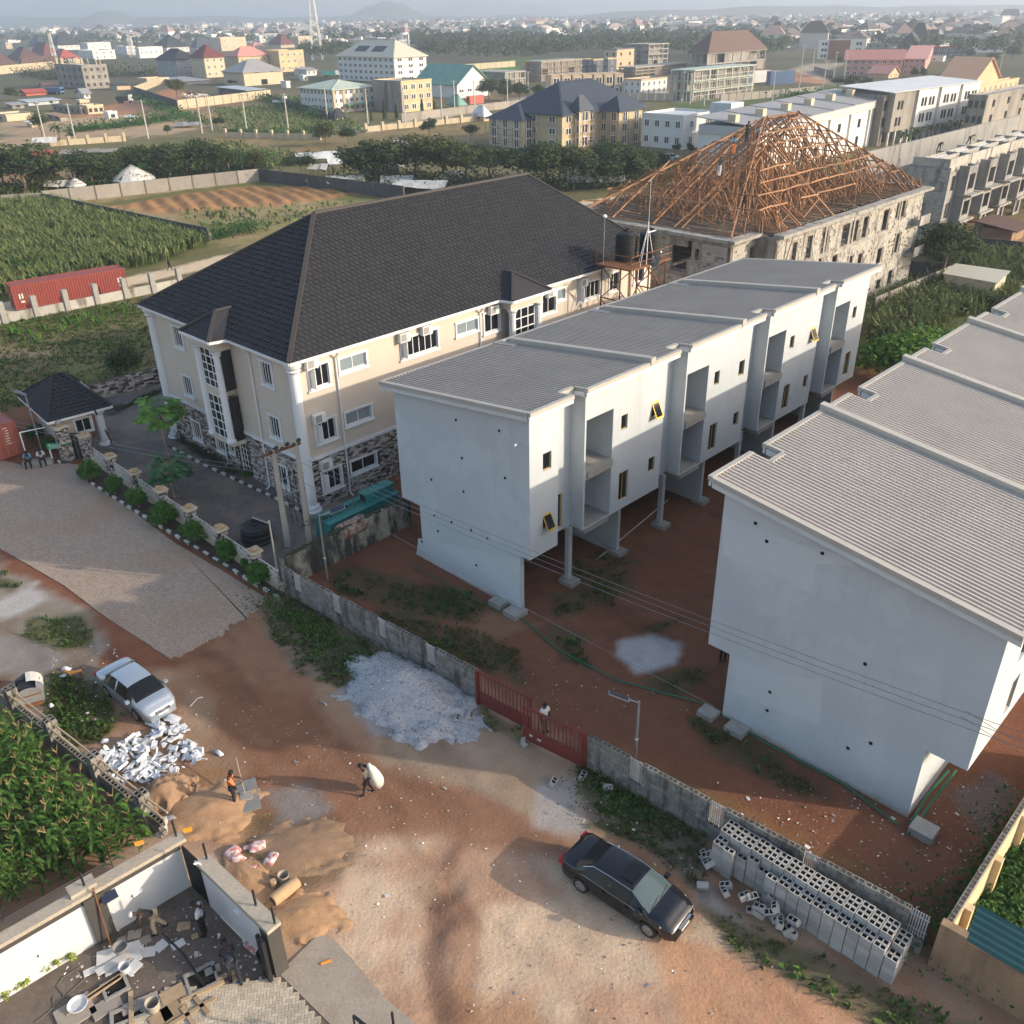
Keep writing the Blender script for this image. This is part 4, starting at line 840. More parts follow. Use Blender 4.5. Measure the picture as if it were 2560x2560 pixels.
hA,hB=fgh.p(wg*.42,dg*.5,0),fgh.p(wg*.58,dg*.5,0);zA=above(hA,129,941);zA=min(max(zA,5),6.6)
b=MB();c4=[fgh.p(0,0,E3),fgh.p(wg,0,E3),fgh.p(wg,dg,E3),fgh.p(0,dg,E3)];rA,rB=Vector((hA.x,hA.y,zA)),Vector((hB.x,hB.y,zA))
b.slab([c4[0],c4[1],rB,rA],.1);b.slab([c4[1],c4[2],rB],.1);b.slab([c4[2],c4[3],rA,rB],.1);b.slab([c4[3],c4[0],rA],.1);b.build('roof',['tile_black'],gh)
_sv=T3;
def T3(p,z):return fgh.p(p[0],p[1],z)
tl=tile_face((0,0),(wg,0),(wg*.58,dg*.5),(wg*.42,dg*.5),E3,zA,.36,.42)+tile_face((0,dg),(0,0),(wg*.42,dg*.5),(wg*.42,dg*.5),E3,zA,.36,.42)
T3=_sv
pieces(gh,'roof_tile',tl,'tile_black',220,'roof_tiles',tile_me)
b=MB()
for p,q in((c4[0],rA),(c4[3],rA),(c4[1],rB),(c4[2],rB),(rA,rB)):b.bar(p+Vector((0,0,.1)),q+Vector((0,0,.1)),.22,.1)
b.build('ridge_cap',['tile_black'],gh)
b=MB()
for i in range(4):b.bar(c4[i]-Vector((0,0,.09)),c4[(i+1)%4]-Vector((0,0,.09)),.12,.16)
b.build('gutter',['white_trim'],gh)
ov_=.7;b=MB();f=lambda a,d,z:fgh.p(a,ov_+d,z)
wallgrid(b,f,ov_,wg*.62,0,E3-.1,[(1.9,3.0,1.5,2.5)],.2)
b.fb(fgh,ov_,ov_+.2,ov_+.2,dg-ov_,0,E3-.1);b.fb(fgh,wg*.62-.2,wg*.62,ov_+.2,dg-ov_,0,E3-.1);b.build('wall',['beige'],gh)
window(gh,f,2.45,2.0,1.1,1.0,'white_frame',nv=1,nh=0,d0=.05,trim=.12)
pieces(gh,'cladding_stone',clad(f,ov_,wg*.62,0,1.35,[],math.radians(fgh.deg),9)+clad(lambda a,d,z:fgh.p(ov_+d,a,z),ov_,dg-ov_,0,1.0,[],math.radians(fgh.deg-90),10),'stone_piece',60,'cladding_stones',sm='stone_clad')
b=MB();b.lathe(fgh.p(wg-.8,.9,0),[(.5,0),(.5,.1),(.28,.3),(.28,2.4),(.42,2.6),(.5,3.0)],12);b.build('porch_column',['white_trim'],gh)
b=MB();b.fb(fgh,.3,wg-.3,.3,dg-.3,E3-.25,E3-.1);b.build('ceiling',['beige'],gh)
def panel_wall(label,p0,p1,h,panel,mat,post,pw=.25,ph=None,low=None,name='panel_wall',group=None,z0=0.):
 f,L=linefr(p0,p1);r=thing(name,label,'wall',f.p(L/2,0,0),group);n=max(1,int(round(L/panel)));o=wloc(r);ph=ph or h+.05
 for k in range(n+1):
  c=link('post',unitbox(post),r,f.p(L*k/n,0,ph/2-.1)-o);c.scale=(pw,pw+.02,ph+.2);c.rotation_euler.z=math.radians(f.deg)
  if k<n:
   hh=(low or h);c=link('panel',unitbox(mat),r,f.p(L*(k+.5)/n,0,hh/2-.1)-o);c.scale=(L/n-pw,.18,hh+.2+rnd.uniform(-.03,.03));c.rotation_euler.z=math.radians(f.deg)
 return f,L,r
p0,p1=at(236,1003),at(412,957);f6,L6=linefr(p0,p1)
lw=thing('stone_wall','low rubble faced wall behind the hotel court','wall',f6 .p(L6/2,0,0));b=MB();b.fb(f6,0,L6,.0,.25,-.2,1.5);b.build('wall_core',['stone_back'],lw)
pieces(lw,'facing_stone',clad(lambda a,d,z:f6 .p(a,d,z),0,L6,0,1.5,[],math.radians(f6 .deg),31,.16,.25,.6),'stone_piece',160,'facing_stones',sm='stone_clad')
p0,p1=at(716,1470),at(1030,1310);f7,L7=linefr(p0,p1)
sw_=thing('stained_wall','black stained plastered wall with mossy top beside the teal generator','wall',f7 .p(L7/2,0,0));b=MB();b.fb(f7,0,L7,0,.25,-.2,1.9);b.build('wall_face',['stained_wall'],sw_)
b=MB()
for i in range(60):b.box(f7 .p(rr.uniform(.3,L7),.12+rr.uniform(-.08,.08),1.91+rr.uniform(0,.05)),(rr.uniform(.2,.7),rr.uniform(.1,.3),.08),math.radians(f7 .deg))
b.build('moss',['moss'],sw_,kind='stuff')
# walls of the fields behind
panel_wall('long grey panel wall at the back of the dug field',at(112,512),at(650,453),2.3,4.2,'panel_grey','post_dark')
panel_wall('dark panel wall running from the dug field to the hotel roof',at(650,453),at(1010,500),2.3,3.6,'panel_dark','post_dark')
panel_wall('dark low wall dividing the maize from the dug field',at(112,512),at(524,604),1.9,4.,'panel_dark','post_dark')
panel_wall('grey panel wall left of the maize field corner',at(-60,522),at(112,512),2.,4.2,'panel_grey','post_dark')
panel_wall('low block wall with stub pillars at the front of the dug field',at(285,638),at(526,602),.5,3.6,'panel_grey','panel_grey',.4,1.1)
panel_wall('half built wall with tall twin pillars in front of the red container',at(-70,826),at(452,718),1.0,3.3,'raw_block','bare_concrete',.55,2.3)
panel_wall('cream perimeter wall with stub pillars left of the trees',at(130,366),at(312,353),1.4,4.2,'cream_wall','cream_wall',.7,2.2)
panel_wall('cream perimeter wall with stub pillars beside the brown field',at(565,344),at(800,350),1.4,4.5,'cream_wall','cream_wall',.7,2.2)
panel_wall('cream perimeter wall with stub pillars along the bare track',at(915,330),at(1190,303),1.4,5.2,'cream_wall','cream_wall',.8,2.2)
panel_wall('yellow panel wall in front of the cattle yard',at(446,274),at(678,245),3.,4.5,'cream_wall','post_dark')
panel_wall('dark weathered wall on the left of the cattle yard',at(337,236),at(446,274),3.,4.5,'panel_dark','post_dark')
panel_wall('yellow wall at the back of the cattle yard',at(337,236),at(398,212),3.,4.5,'cream_wall','post_dark')
panel_wall('dark wall between the green plot and the white warehouse',at(668,250),at(840,305),2.2,5.,'panel_dark','post_dark')
panel_wall('long cream wall round the bright green lawn',at(1070,183),at(1288,166),3.,6.,'cream_wall','post_dark')
panel_wall('tan wall with white posts in front of the townhouse row',at(1490,250),at(1682,252),2.4,3.2,'cream_wall','white_trim',.35)
panel_wall('pale wall behind the blue roofed block',at(1005,304),at(1460,247),2.2,8,'panel_grey','panel_grey')
panel_wall('tall cream wall at the upper left edge',at(-30,189),at(140,172),4.5,5,'cream_wall','cream_wall')
panel_wall('grey wall round the mint scaffolded building site',at(1800,256),at(2055,232),2.4,4,'panel_grey','post_dark')
panel_wall('brown fence along the road bend',at(2035,178),at(2110,200),2.2,4,'panel_grey','post_dark')
panel_wall('dark block wall between the shed and the unfinished block',at(2245,690),at(2370,700),1.9,3,'panel_dark','panel_dark')
panel_wall('pale block wall running down from the small shed',at(2370,705),at(2180,790),1.9,3,'panel_grey','post_dark')
panel_wall('grey wall behind the maize on the right',at(2420,630),at(2620,655),2.,3,'panel_dark','panel_dark')
# walled compound at the bottom left
p0,p1=at(-60,2545),at(477,2217);f8,L8=linefr(p0,p1);H8=2.25
cw=thing('compound_wall','white painted compound wall with charcoal trim in front of the maize','wall',f8 .p(L8/2,0,0))
b=MB();b.fb(f8,0,L8,.0,.3,-.2,H8);b.build('wall_face',['white_paint'],cw)
b=MB();b.fb(f8,-.2,L8+.25,-.06,.42,H8+.001,H8+.16)
ub=f8 .on(*(lambda x,y:(x*.3623,2050+y*.3623))(565,560),v=0.)[0];uc=f8 .on(*(lambda x,y:(x*.3623,2050+y*.3623))(700,480),v=0.)[0]
b.build('coping',['coping'],cw)
b=MB();b.fb(f8,0,L8,-.05,-.002,H8-.2,H8);b.build('trim_band',['charcoal'],cw)
b=MB();b.fb(f8,ub,uc,-.14,-.052,-.1,H8+.002);b.build('pilaster',['charcoal'],cw)
b=MB();b.fb(f8,ub-.25,uc-.05,.1,.62,H8+.162,H8+.3);b.build('pilaster_cap',['coping'],cw)
for(x,y) in((946,497),(302,908)):
 u,z=f8 .on(x*.3623,2050+y*.3623,v=0.);b=MB();b.fb(f8,u-.17,u+.17,-.09,-.002,z-.05,z+.05);b.build('wall_lamp',['white_frame','charcoal'],cw)
 b=MB();b.fb(f8,u-.19,u+.19,-.05,-.003,z-.07,z-.052);b.build('lamp_bracket',['charcoal'],cw)
p0,p1=at(478,2219),at(700,2442);f9,L9=linefr(p0,p1)
ug=f9 .on(525,2262,v=0.)[0]
c9=thing('compound_wall','white and charcoal compound wall ending in a dark pillar by the concrete apron','wall',f9 .p(L9/2,0,0))
b=MB();b.fb(f9,ug,L9-.45,0,.3,-.2,H8);b.build('wall_face',['white_paint'],c9)
b=MB();b.fb(f9,ug-.05,L9+.02,-.1,.42,H8+.001,H8+.16);b.build('coping',['coping'],c9)
b=MB();b.fb(f9,ug,L9-.45,-.05,-.002,H8-.18,H8);b.build('trim_band',['charcoal'],c9)
b=MB();b.fb(f9,L9-.449,L9,-.12,.38,-.2,H8);b.build('end_pillar',['charcoal'],c9)
u,z=f9 .on(1645*.3623,2050+630*.3623,v=0.);b=MB();b.fb(f9,u-.16,u+.16,-.09,-.002,z-.05,z+.05);b.build('wall_lamp',['white_frame'],c9)
sg_=thing('slatted_gate','black slatted gate panel in the inner corner of the white compound','gate',f9 .p(ug/2,0,0))
for k in range(9):b=MB();u=.1+(ug-.2)*k/8;b.fb(f9,u-.045,u+.045,.02,.1,.05,H8-.05);b.build('slat',['black_steel'],sg_)
b=MB();b.fb(f9,0,ug-.02,.101,.16,.2,.3);b.fb(f9,0,ug-.02,.101,.16,H8-.4,H8-.3);b.build('rail',['black_steel'],sg_)
dg_=thing('gate_rail','dark folded gate leaf standing at the compound pillar','gate',f9 .p(L9-.3,-.4,0));b=MB()
for k in range(3):
 b=MB();b.fb(f9,L9-.42+k*.16,L9-.32+k*.16,-.32-k*.02,-.2-k*.02,.02,H8-.15);b.build('steel_post',['black_steel'],dg_)
spec(wire=D(col=(.2,.2,.2),rough=.4,metal=.6),orange=D(col=(.85,.30,.03),rough=.6),black_plastic=D(col=(.012,.012,.014),rough=.5))
EF=[]
for f,us_,nm in((f8,[ub+.25,L8+.05],'left'),(f9,[ug+.15,L9*.8,L9-.05],'right')):
 for u in us_:
  q=f.p(u,.25,H8+.16);r=thing('fence_post','black ribbed electric fence post on the %s'%{'left':'white wall coping by the maize' if u<L8 else 'coping corner beside the sand','right':'coping above the slatted gate' if u<L9*.5 else('coping of the right compound wall' if u<L9*.9 else 'coping over the dark end pillar')}[nm],'fence post',q)
  b=MB();b.tube(q,q+Vector((0,0,.8)),.025);b.build('rod',['black_steel'],r)
  for k in range(7):b=MB();b.tube(q+Vector((0,0,.1+.1*k)),q+Vector((0,0,.15+.1*k)),.05,.035,6);b.build('insulator',['black_plastic'],r)
ew=thing('electric_fence','thin electric fence wires above the white compound wall','fence wire',f8 .p(L8/2,.3,H8+.2))
for k in range(6):
 b=MB();b.path([f8 .p(-.5+(L8+.5)*i/8,.25,H8+.28+.1*k-.02*math.sin(math.pi*(i%4)/4)) for i in range(9)],.006,4);b.build('wire',['wire'],ew)
for(x,y,lab) in((348,2108,'orange warning plate on the wires over the maize'),(469,2075,'orange warning plate at the coping corner by the sand heap')):
 q=at(x,y,H8+.45);b=MB();b.box(q,(.3,.02,.2),math.radians(20));o=b.build('warning_plate',['orange']);tag(o,lab,'sign','orange warning plates')
b=MB();q=at(2.61*.4451*100+640,2403,.08);b.box(at(815,2405,.08),(.35,.08,.03),.4);o=b.build('warning_plate',['orange']);tag(o,'orange plate lying on the concrete apron','sign')
# the unfinished block with the timber roof skeleton
def px_of(p):
 c=CM.T@(np.array(p,float)-np.array([0,0,CH]));return 1280+FPX*c[0]/c[2],1280+FPX*c[1]/c[2]
fD=Fr(24.0,81.8,45.4);ZD=10.0;LD,WD=32.2,21.5
dst=thing('unfinished_building','unfinished grey block building with a skeleton timber roof of brown poles','building',fD.p(LD/2,WD/2,0))
zD=lambda x,y:(1900+x*.3416,300+y*.3416)
wD=[]
for x,y,w_,h in((250,975,.8,2.),(360,930,1.,2.1),(472,890,1.,2.1),(625,840,1.5,2.1),(690,815,1.4,2.1),(768,785,1.,2.1),(915,735,1.1,2.1),(1005,665,.5,1.6),(1048,637,1.,2.1),(725,1045,.9,1.9),(652,1065,1.,1.9),(867,1010,1.,2.1),(997,903,1.,2.1),(857,1238,1.,2.1),(945,1168,1.,2.1),(540,1060,1.,1.9),(440,1075,1.,1.9)):
 u,z=fD.on(*zD(x,y),v=0.);wD.append((u-w_/2,u+w_/2,max(.5,z-h/2),min(9.5,z+h/2)))
FD=lambda a,d,z:fD.p(a,d,z)
b=MB();wallgrid(b,FD,0,LD,-.3,ZD,wD,.25)
b.fb(fD,LD-.25,LD,.25,WD,-.3,ZD);b.fb(fD,.25,LD-.25,WD-.25,WD,-.3,ZD)
zq=lambda x,y:(1500+x*.2588,380+y*.2588)
FF=lambda a,d,z:fD.p(-4.+d,a,z)
wF=[]
for x,y,w_,h in((765,1030,1.7,2.3),(865,920,.5,2.3),(935,990,.4,1.)):
 u,z=fD.on(*zq(x,y),u=-4.);wF.append((u-w_/2,u+w_/2,z-h/2,z+h/2))
wallgrid(b,FF,2.1,20.,-.3,ZD,wF,.25)
FS=lambda a,d,z:fD.p(a,2.1+d,z)
wS=[]
for x,y,w_,h in((1462,1020,.8,1.9),(1580,1000,.75,2.)):
 u,z=fD.on(*zq(x,y),v=2.1);wS.append((u-w_/2,u+w_/2,z-h/2,z+h/2))
wallgrid(b,FS,-3.75,0,-.3,ZD,wS,.25)
wallgrid(b,lambda a,d,z:fD.p(d,a,z),.25,2.1,-.3,ZD,[],.25)
b.build('wall',['raw_mortar'],dst)
b=MB();b.fb(fD,.3,LD-.3,.3,WD-.3,3.2,3.4);b.fb(fD,.3,LD-.3,.3,WD-.3,6.6,6.8);b.fb(fD,-3.7,.25,2.4,19.9,6.6,6.8);b.build('floor_slab',['raw_concrete'],dst)
blk=clad(FD,.3,LD,3.6,9.55,wD,math.radians(45.4),41,.225,.42,.47)+clad(FD,16,LD,.1,3.2,wD,math.radians(45.4),42,.225,.42,.47)+clad(FF,2.4,20,5.4,9.55,wF,math.radians(-44.6),43,.225,.42,.47)+clad(FS,-3.7,0,5.4,9.55,wS,math.radians(45.4),44,.225,.42,.47)
blk=[(c,(s_[0],.05,s_[2]),r_) for c,s_,r_ in blk if rr.random()>.12]
pieces(dst,'block',blk,'raw_block',290,'blocks')
b=MB()
for z in(3.2,6.6,9.56):b.fb(fD,0,LD,-.06,-.002,z,z+.36)
b.build('ring_beam',['raw_concrete'],dst,kind='stuff')
b=MB();b.fb(fD,-4.06,-4.002,2.1,20.,9.56,9.95);b.build('ring_beam',['raw_concrete'],dst)
for u in(0.2,5.2,9.5,15.5,21,26.5,31.8):
 b=MB();b.fb(fD,u-.15,u+.15,-.075,-.062,3.3,9.6);b.build('concrete_column',['raw_concrete'],dst)
for z in(3.3,6.7):
 b=MB();b.fb(fD,LD-2.6,LD,-1.2,-.08,z-.12,z+.1);b.fb(fD,LD-2.6,LD,-1.2,-1.05,z+.1,z+.9);b.build('balcony',['raw_concrete'],dst)
b=MB();e=.75
b.fb(fD,0,LD+e,-e,.3,ZD+.001,ZD+.28);b.fb(fD,LD-.3,LD+e,.3,WD+e,ZD+.001,ZD+.28);b.fb(fD,-4-e,-3.7,2.1-e,20,ZD+.001,ZD+.28);b.fb(fD,-3.7,-.001,2.1-e,2.4,ZD+.001,ZD+.28);b.fb(fD,-4-e,LD-.3,20,WD+e,ZD+.001,ZD+.28)
b.fb(fD,-3.7,LD-.3,2.4,19.9,ZD-.3,ZD-.05)
for u in np.arange(1,LD,5.2):b.fb(fD,u,u+.3,.3,WD-.2,ZD-.049,ZD+.3)
for v in(6,12,17):b.fb(fD,-3.6,LD-.4,v,v+.3,ZD-.049,ZD+.29)
b.build('roof_slab',['raw_concrete'],dst)
tim=[];old=[];rt=random.Random(12)
def stick(p,q,w_=.09,h=.13,acc=None):
 p,q=Vector(p),Vector(q);d=q-p;L=d.length
 if L<.2:return
 x=d.normalized();up=Vector((0,0,1));y=up.cross(x)
 if y.length<1e-3:y=Vector((0,1,0))
 y.normalize();z=x.cross(y);(acc if acc is not None else tim).append(((p+q)/2,(L,w_,h),Matrix((x,y,z)).transposed()))
for u in np.arange(-3.6,LD-.5,.42):
 v=2.3 if u<0 else .4
 while v<(19.7 if u<0 else WD-.2):
  L=rt.uniform(3,7);v2=min(v+L,19.8 if u<0 else WD)
  if rt.random()>.1:stick(fD.p(u+rt.uniform(-.2,.2),v,ZD+.36+rt.uniform(0,.06)),fD.p(u+rt.uniform(-.25,.25),v2,ZD+.36+rt.uniform(0,.06)),.1,.1,old)
  v=v2+rt.uniform(-.6,.6)
RT=7.7;uR0,uR1,vR=14.5,21.5,10.8
def roofz(u,v):
 return max(0.,min((v+.2)/(vR+.2),(WD+.2-v)/(WD+.2-vR),(u+4.2)/(uR0+4.2),(LD+.4-u)/(LD+.4-uR1)))*RT
for u in np.arange(-3.4,LD,.78):
 top=roofz(u,vR)
 k=top/RT;v1=-.2+k*(vR+.2);v2=WD+.2-k*(WD+.2-vR)
 if u>1.:
  if rt.random()<.72:stick(fD.p(u+rt.uniform(-.7,.7),rt.choice((.2,.4,2.2,3.5,4.5)) if v1>5 else .2,ZD+.4),fD.p(u+rt.uniform(-.3,.3),v1,ZD+.4+top+rt.uniform(-.2,.3)));stick(fD.p(u,WD-.1,ZD+.4),fD.p(u,v2,ZD+.4+top))
for v in np.arange(.6,WD,.8):
 top=roofz((uR0+uR1)/2,v);k=top/RT
 ue0=-4.2+k*(uR0+4.2);ue1=LD+.4-k*(LD+.4-uR1)
 stick(fD.p(LD-.1,v,ZD+.4),fD.p(ue1,v,ZD+.4+top))
 if v>6 and rt.random()<.8:stick(fD.p(rt.choice((-3.5,-1,2,3.5)),v,ZD+.4),fD.p(ue0+rt.uniform(-.5,.5),v+rt.uniform(-.5,.5),ZD+.4+top))
for a,c in(((-4,2.2),(uR0,vR)),((-4,19.8),(uR0,vR)),((LD,0.2),(uR1,vR)),((LD,WD-.2),(uR1,vR))):stick(fD.p(*a,ZD+.4),fD.p(*c,ZD+.45+RT),.1,.18)
stick(fD.p(uR0,vR,ZD+.45+RT),fD.p(uR1,vR,ZD+.45+RT),.1,.18)
for k in np.arange(.22,.98,.105):
 for side in range(2):
  v=-.2+k*(vR+.2) if side==0 else WD+.2-k*(WD+.2-vR);a,c=-4.2+k*(uR0+4.2),LD+.4-k*(LD+.4-uR1);u=a
  while u<c:
   L=rt.uniform(2.5,5)
   if rt.random()>.25:stick(fD.p(u,v+rt.uniform(-.1,.1),ZD+.45+k*RT+rt.uniform(-.1,.1)),fD.p(min(u+L,c),v+rt.uniform(-.1,.1),ZD+.45+k*RT+rt.uniform(-.1,.1)),.09,.12)
   u+=L*.9
 for side in range(2):
  u=-4.2+k*(uR0+4.2) if side==0 else LD+.4-k*(LD+.4-uR1);v0_,v1_=-.2+k*(vR+.2),WD+.2-k*(WD+.2-vR)
  if v1_-v0_>1:stick(fD.p(u,v0_,ZD+.45+k*RT),fD.p(u,v1_,ZD+.45+k*RT),.08,.1)
for u in np.arange(-1.5,LD-1.5,1.15):
 for v in np.arange(2.6,WD-1,1.7):
  uu,vv=u+rt.uniform(-.3,.3),v+rt.uniform(-.3,.3);h=roofz(uu,vv)
  if h>.9 and rt.random()<.78:
   stick(fD.p(uu,vv,ZD+.3),fD.p(uu+rt.uniform(-.08,.08),vv+rt.uniform(-.08,.08),ZD+.35+h),.08,.08)
   if rt.random()<.62:
    g=rt.uniform(1,2.6);a=rt.choice((-1,1));stick(fD.p(uu,vv,ZD+.3+h*rt.uniform(0,.35)),fD.p(uu+a*g*rt.random(),vv+rt.uniform(-g,g),ZD+.3+h*rt.uniform(.6,1.)),.07,.09)
for i in range(150):
 u,v=rt.uniform(0,LD-4),rt.uniform(1,WD*.7);h=roofz(u,v)
 stick(fD.p(u,v,ZD+.4),fD.p(u+rt.uniform(-2,2),v+rt.uniform(-1,2.5),ZD+.4+min(h+.2,rt.uniform(1.5,4))),.07,.09)
for c in((1.2,.6),(.4,1.4)):
 for i in range(9):stick(fD.p(c[0]+rt.uniform(-.9,.9),c[1]+rt.uniform(-.7,.7),ZD+.3),fD.p(c[0]+rt.uniform(-.25,.25)-.6,c[1]+rt.uniform(-.25,.25)+.3,ZD+2.2),.07,.08)
pieces(dst,'roof_timber',tim,'timber',300,'roof_timbers');pieces(dst,'ceiling_joist',old,'timber_old',120,'ceiling_joists')
for(x,y,x2,y2) in((1815,810,1775,1080),(1875,790,1770,1085),(1715,870,1720,1085)):
 a=zq(x,y);u,z=fD.on(*a,v=-.7);c=zq(x2,y2);u2,z2=fD.on(*c,v=-1.2);b=MB();b.bar(fD.p(u,-.7,z),fD.p(u2-(u-u2)*.6,-1.3,z2-3.5),.09);b.build('prop',['pole_wood'],dst)
# generic far building
spec(w_white=D(col=(.66,.66,.65),col2=(.58,.58,.57),scale=.15,rough=.85,streak=((.36,.34,.31),.58,.8,.5,.5,.05)),w_cream=D(col=(.56,.47,.33),col2=(.48,.40,.29),scale=.15,rough=.85,streak=((.3,.25,.18),.56,.8,.5,.5,.05)),w_yellow=D(col=(.56,.44,.24),col2=(.46,.37,.23),scale=.12,rough=.85,blotch=((.28,.24,.2),.12,.5,.7,.7)),w_grey=D(col=(.30,.31,.35),col2=(.26,.27,.31),scale=.2,rough=.85),w_raw=D(col=(.34,.315,.28),col2=(.22,.205,.185),scale=.12,rough=.95,streak=((.10,.09,.075),.48,.68,.75,.4,.05)),w_pink=D(col=(.54,.27,.23),col2=(.48,.25,.22),scale=.15,rough=.85),w_peach=D(col=(.62,.42,.24),col2=(.55,.37,.23),scale=.15,rough=.85),w_brown=D(col=(.20,.09,.06),rough=.8),w_blue=D(col=(.06,.13,.25),rough=.4),w_tan=D(col=(.50,.38,.25),rough=.8),w_dark=D(col=(.10,.105,.12),rough=.8),w_greyl=D(col=(.42,.43,.45),rough=.8),r_dark=D(col=(.028,.03,.036),col2=(.02,.022,.028),scale=.3,rough=.7),r_blue=D(col=(.035,.048,.072),col2=(.03,.04,.06),scale=.3,rough=.6),r_maroon=D(col=(.15,.035,.03),col2=(.11,.03,.027),scale=.3,rough=.7),r_red=D(col=(.33,.075,.06),rough=.7),r_pink=D(col=(.50,.23,.20),rough=.7),r_brown=D(col=(.10,.055,.045),rough=.75),r_grey=D(col=(.30,.30,.31),col2=(.25,.25,.26),scale=.2,rough=.6),r_mint=D(col=(.42,.5,.42),col2=(.36,.42,.36),scale=.2,rough=.6),r_green=D(col=(.10,.25,.20),col2=(.16,.32,.27),scale=.25,rough=.55),r_cream=D(col=(.5,.47,.38),rough=.6),r_white=D(col=(.62,.64,.66),col2=(.5,.51,.53),scale=.2,rough=.5),r_peach=D(col=(.55,.31,.19),rough=.7),r_sheet=D(col=(.30,.37,.43),col2=(.42,.45,.47),scale=.5,rough=.45),win_dark=D(col=(.025,.027,.032),rough=.3),tarp_white=D(col=(.6,.61,.6),col2=(.42,.42,.41),scale=1,rough=.7),tarp_grey=D(col=(.25,.26,.27),rough=.8),tarp_black=D(col=(.03,.03,.035),rough=.7),tarp_red=D(col=(.4,.1,.07),rough=.7),bark=D(col=(.12,.085,.06),col2=(.2,.16,.12),scale=6,rough=.95),tower_white=D(col=(.6,.6,.6),rough=.6),tower_red=D(col=(.45,.1,.07),rough=.6),pole_concrete=D(col=(.45,.43,.4),rough=.85))
wb=MB();wb.hexa([(-.5,-.5,-.5),(.5,-.5,-.5),(.5,.5,-.5),(-.5,.5,-.5),(-.5,-.5,.5),(.5,-.5,.5),(.5,.5,.5),(-.5,.5,.5)])
WINME={}
def winmesh(fm):
 if fm not in WINME:
  b=MB();b.box((0,.15,0),(.96,.5,.96),0,1)
  for x0,x1,z0,z1 in((-.5,-.42,-.5,.5),(.42,.5,-.5,.5),(-.42,.42,.44,.5),(-.42,.42,-.5,-.44),(-.04,.04,-.44,.44)):b.hexa([(x0,-.5,z0),(x1,-.5,z0),(x1,.5,z0),(x0,.5,z0),(x0,-.5,z1),(x1,-.5,z1),(x1,.5,z1),(x0,.5,z1)],0)
  WINME[fm]=raw_mesh(b,'piece_window',[fm,'win_dark'])
 return WINME[fm]
def solveL(fr,dirn,xt,z):
 lo,hi=.5,260.
 if(px_of(fr.o+dirn*hi+Vector((0,0,z)))[0]-px_of(fr.o+Vector((0,0,z)))[0])*(xt-px_of(fr.o+Vector((0,0,z)))[0])<0:return 8.
 for _ in range(50):
  m=(lo+hi)/2;x=px_of(fr.o+dirn*m+Vector((0,0,z)))[0];x0=px_of(fr.o+Vector((0,0,z)))[0]
  if abs(x-x0)<abs(xt-x0):lo=m
  else:hi=m
 return lo
NWIN=[0]
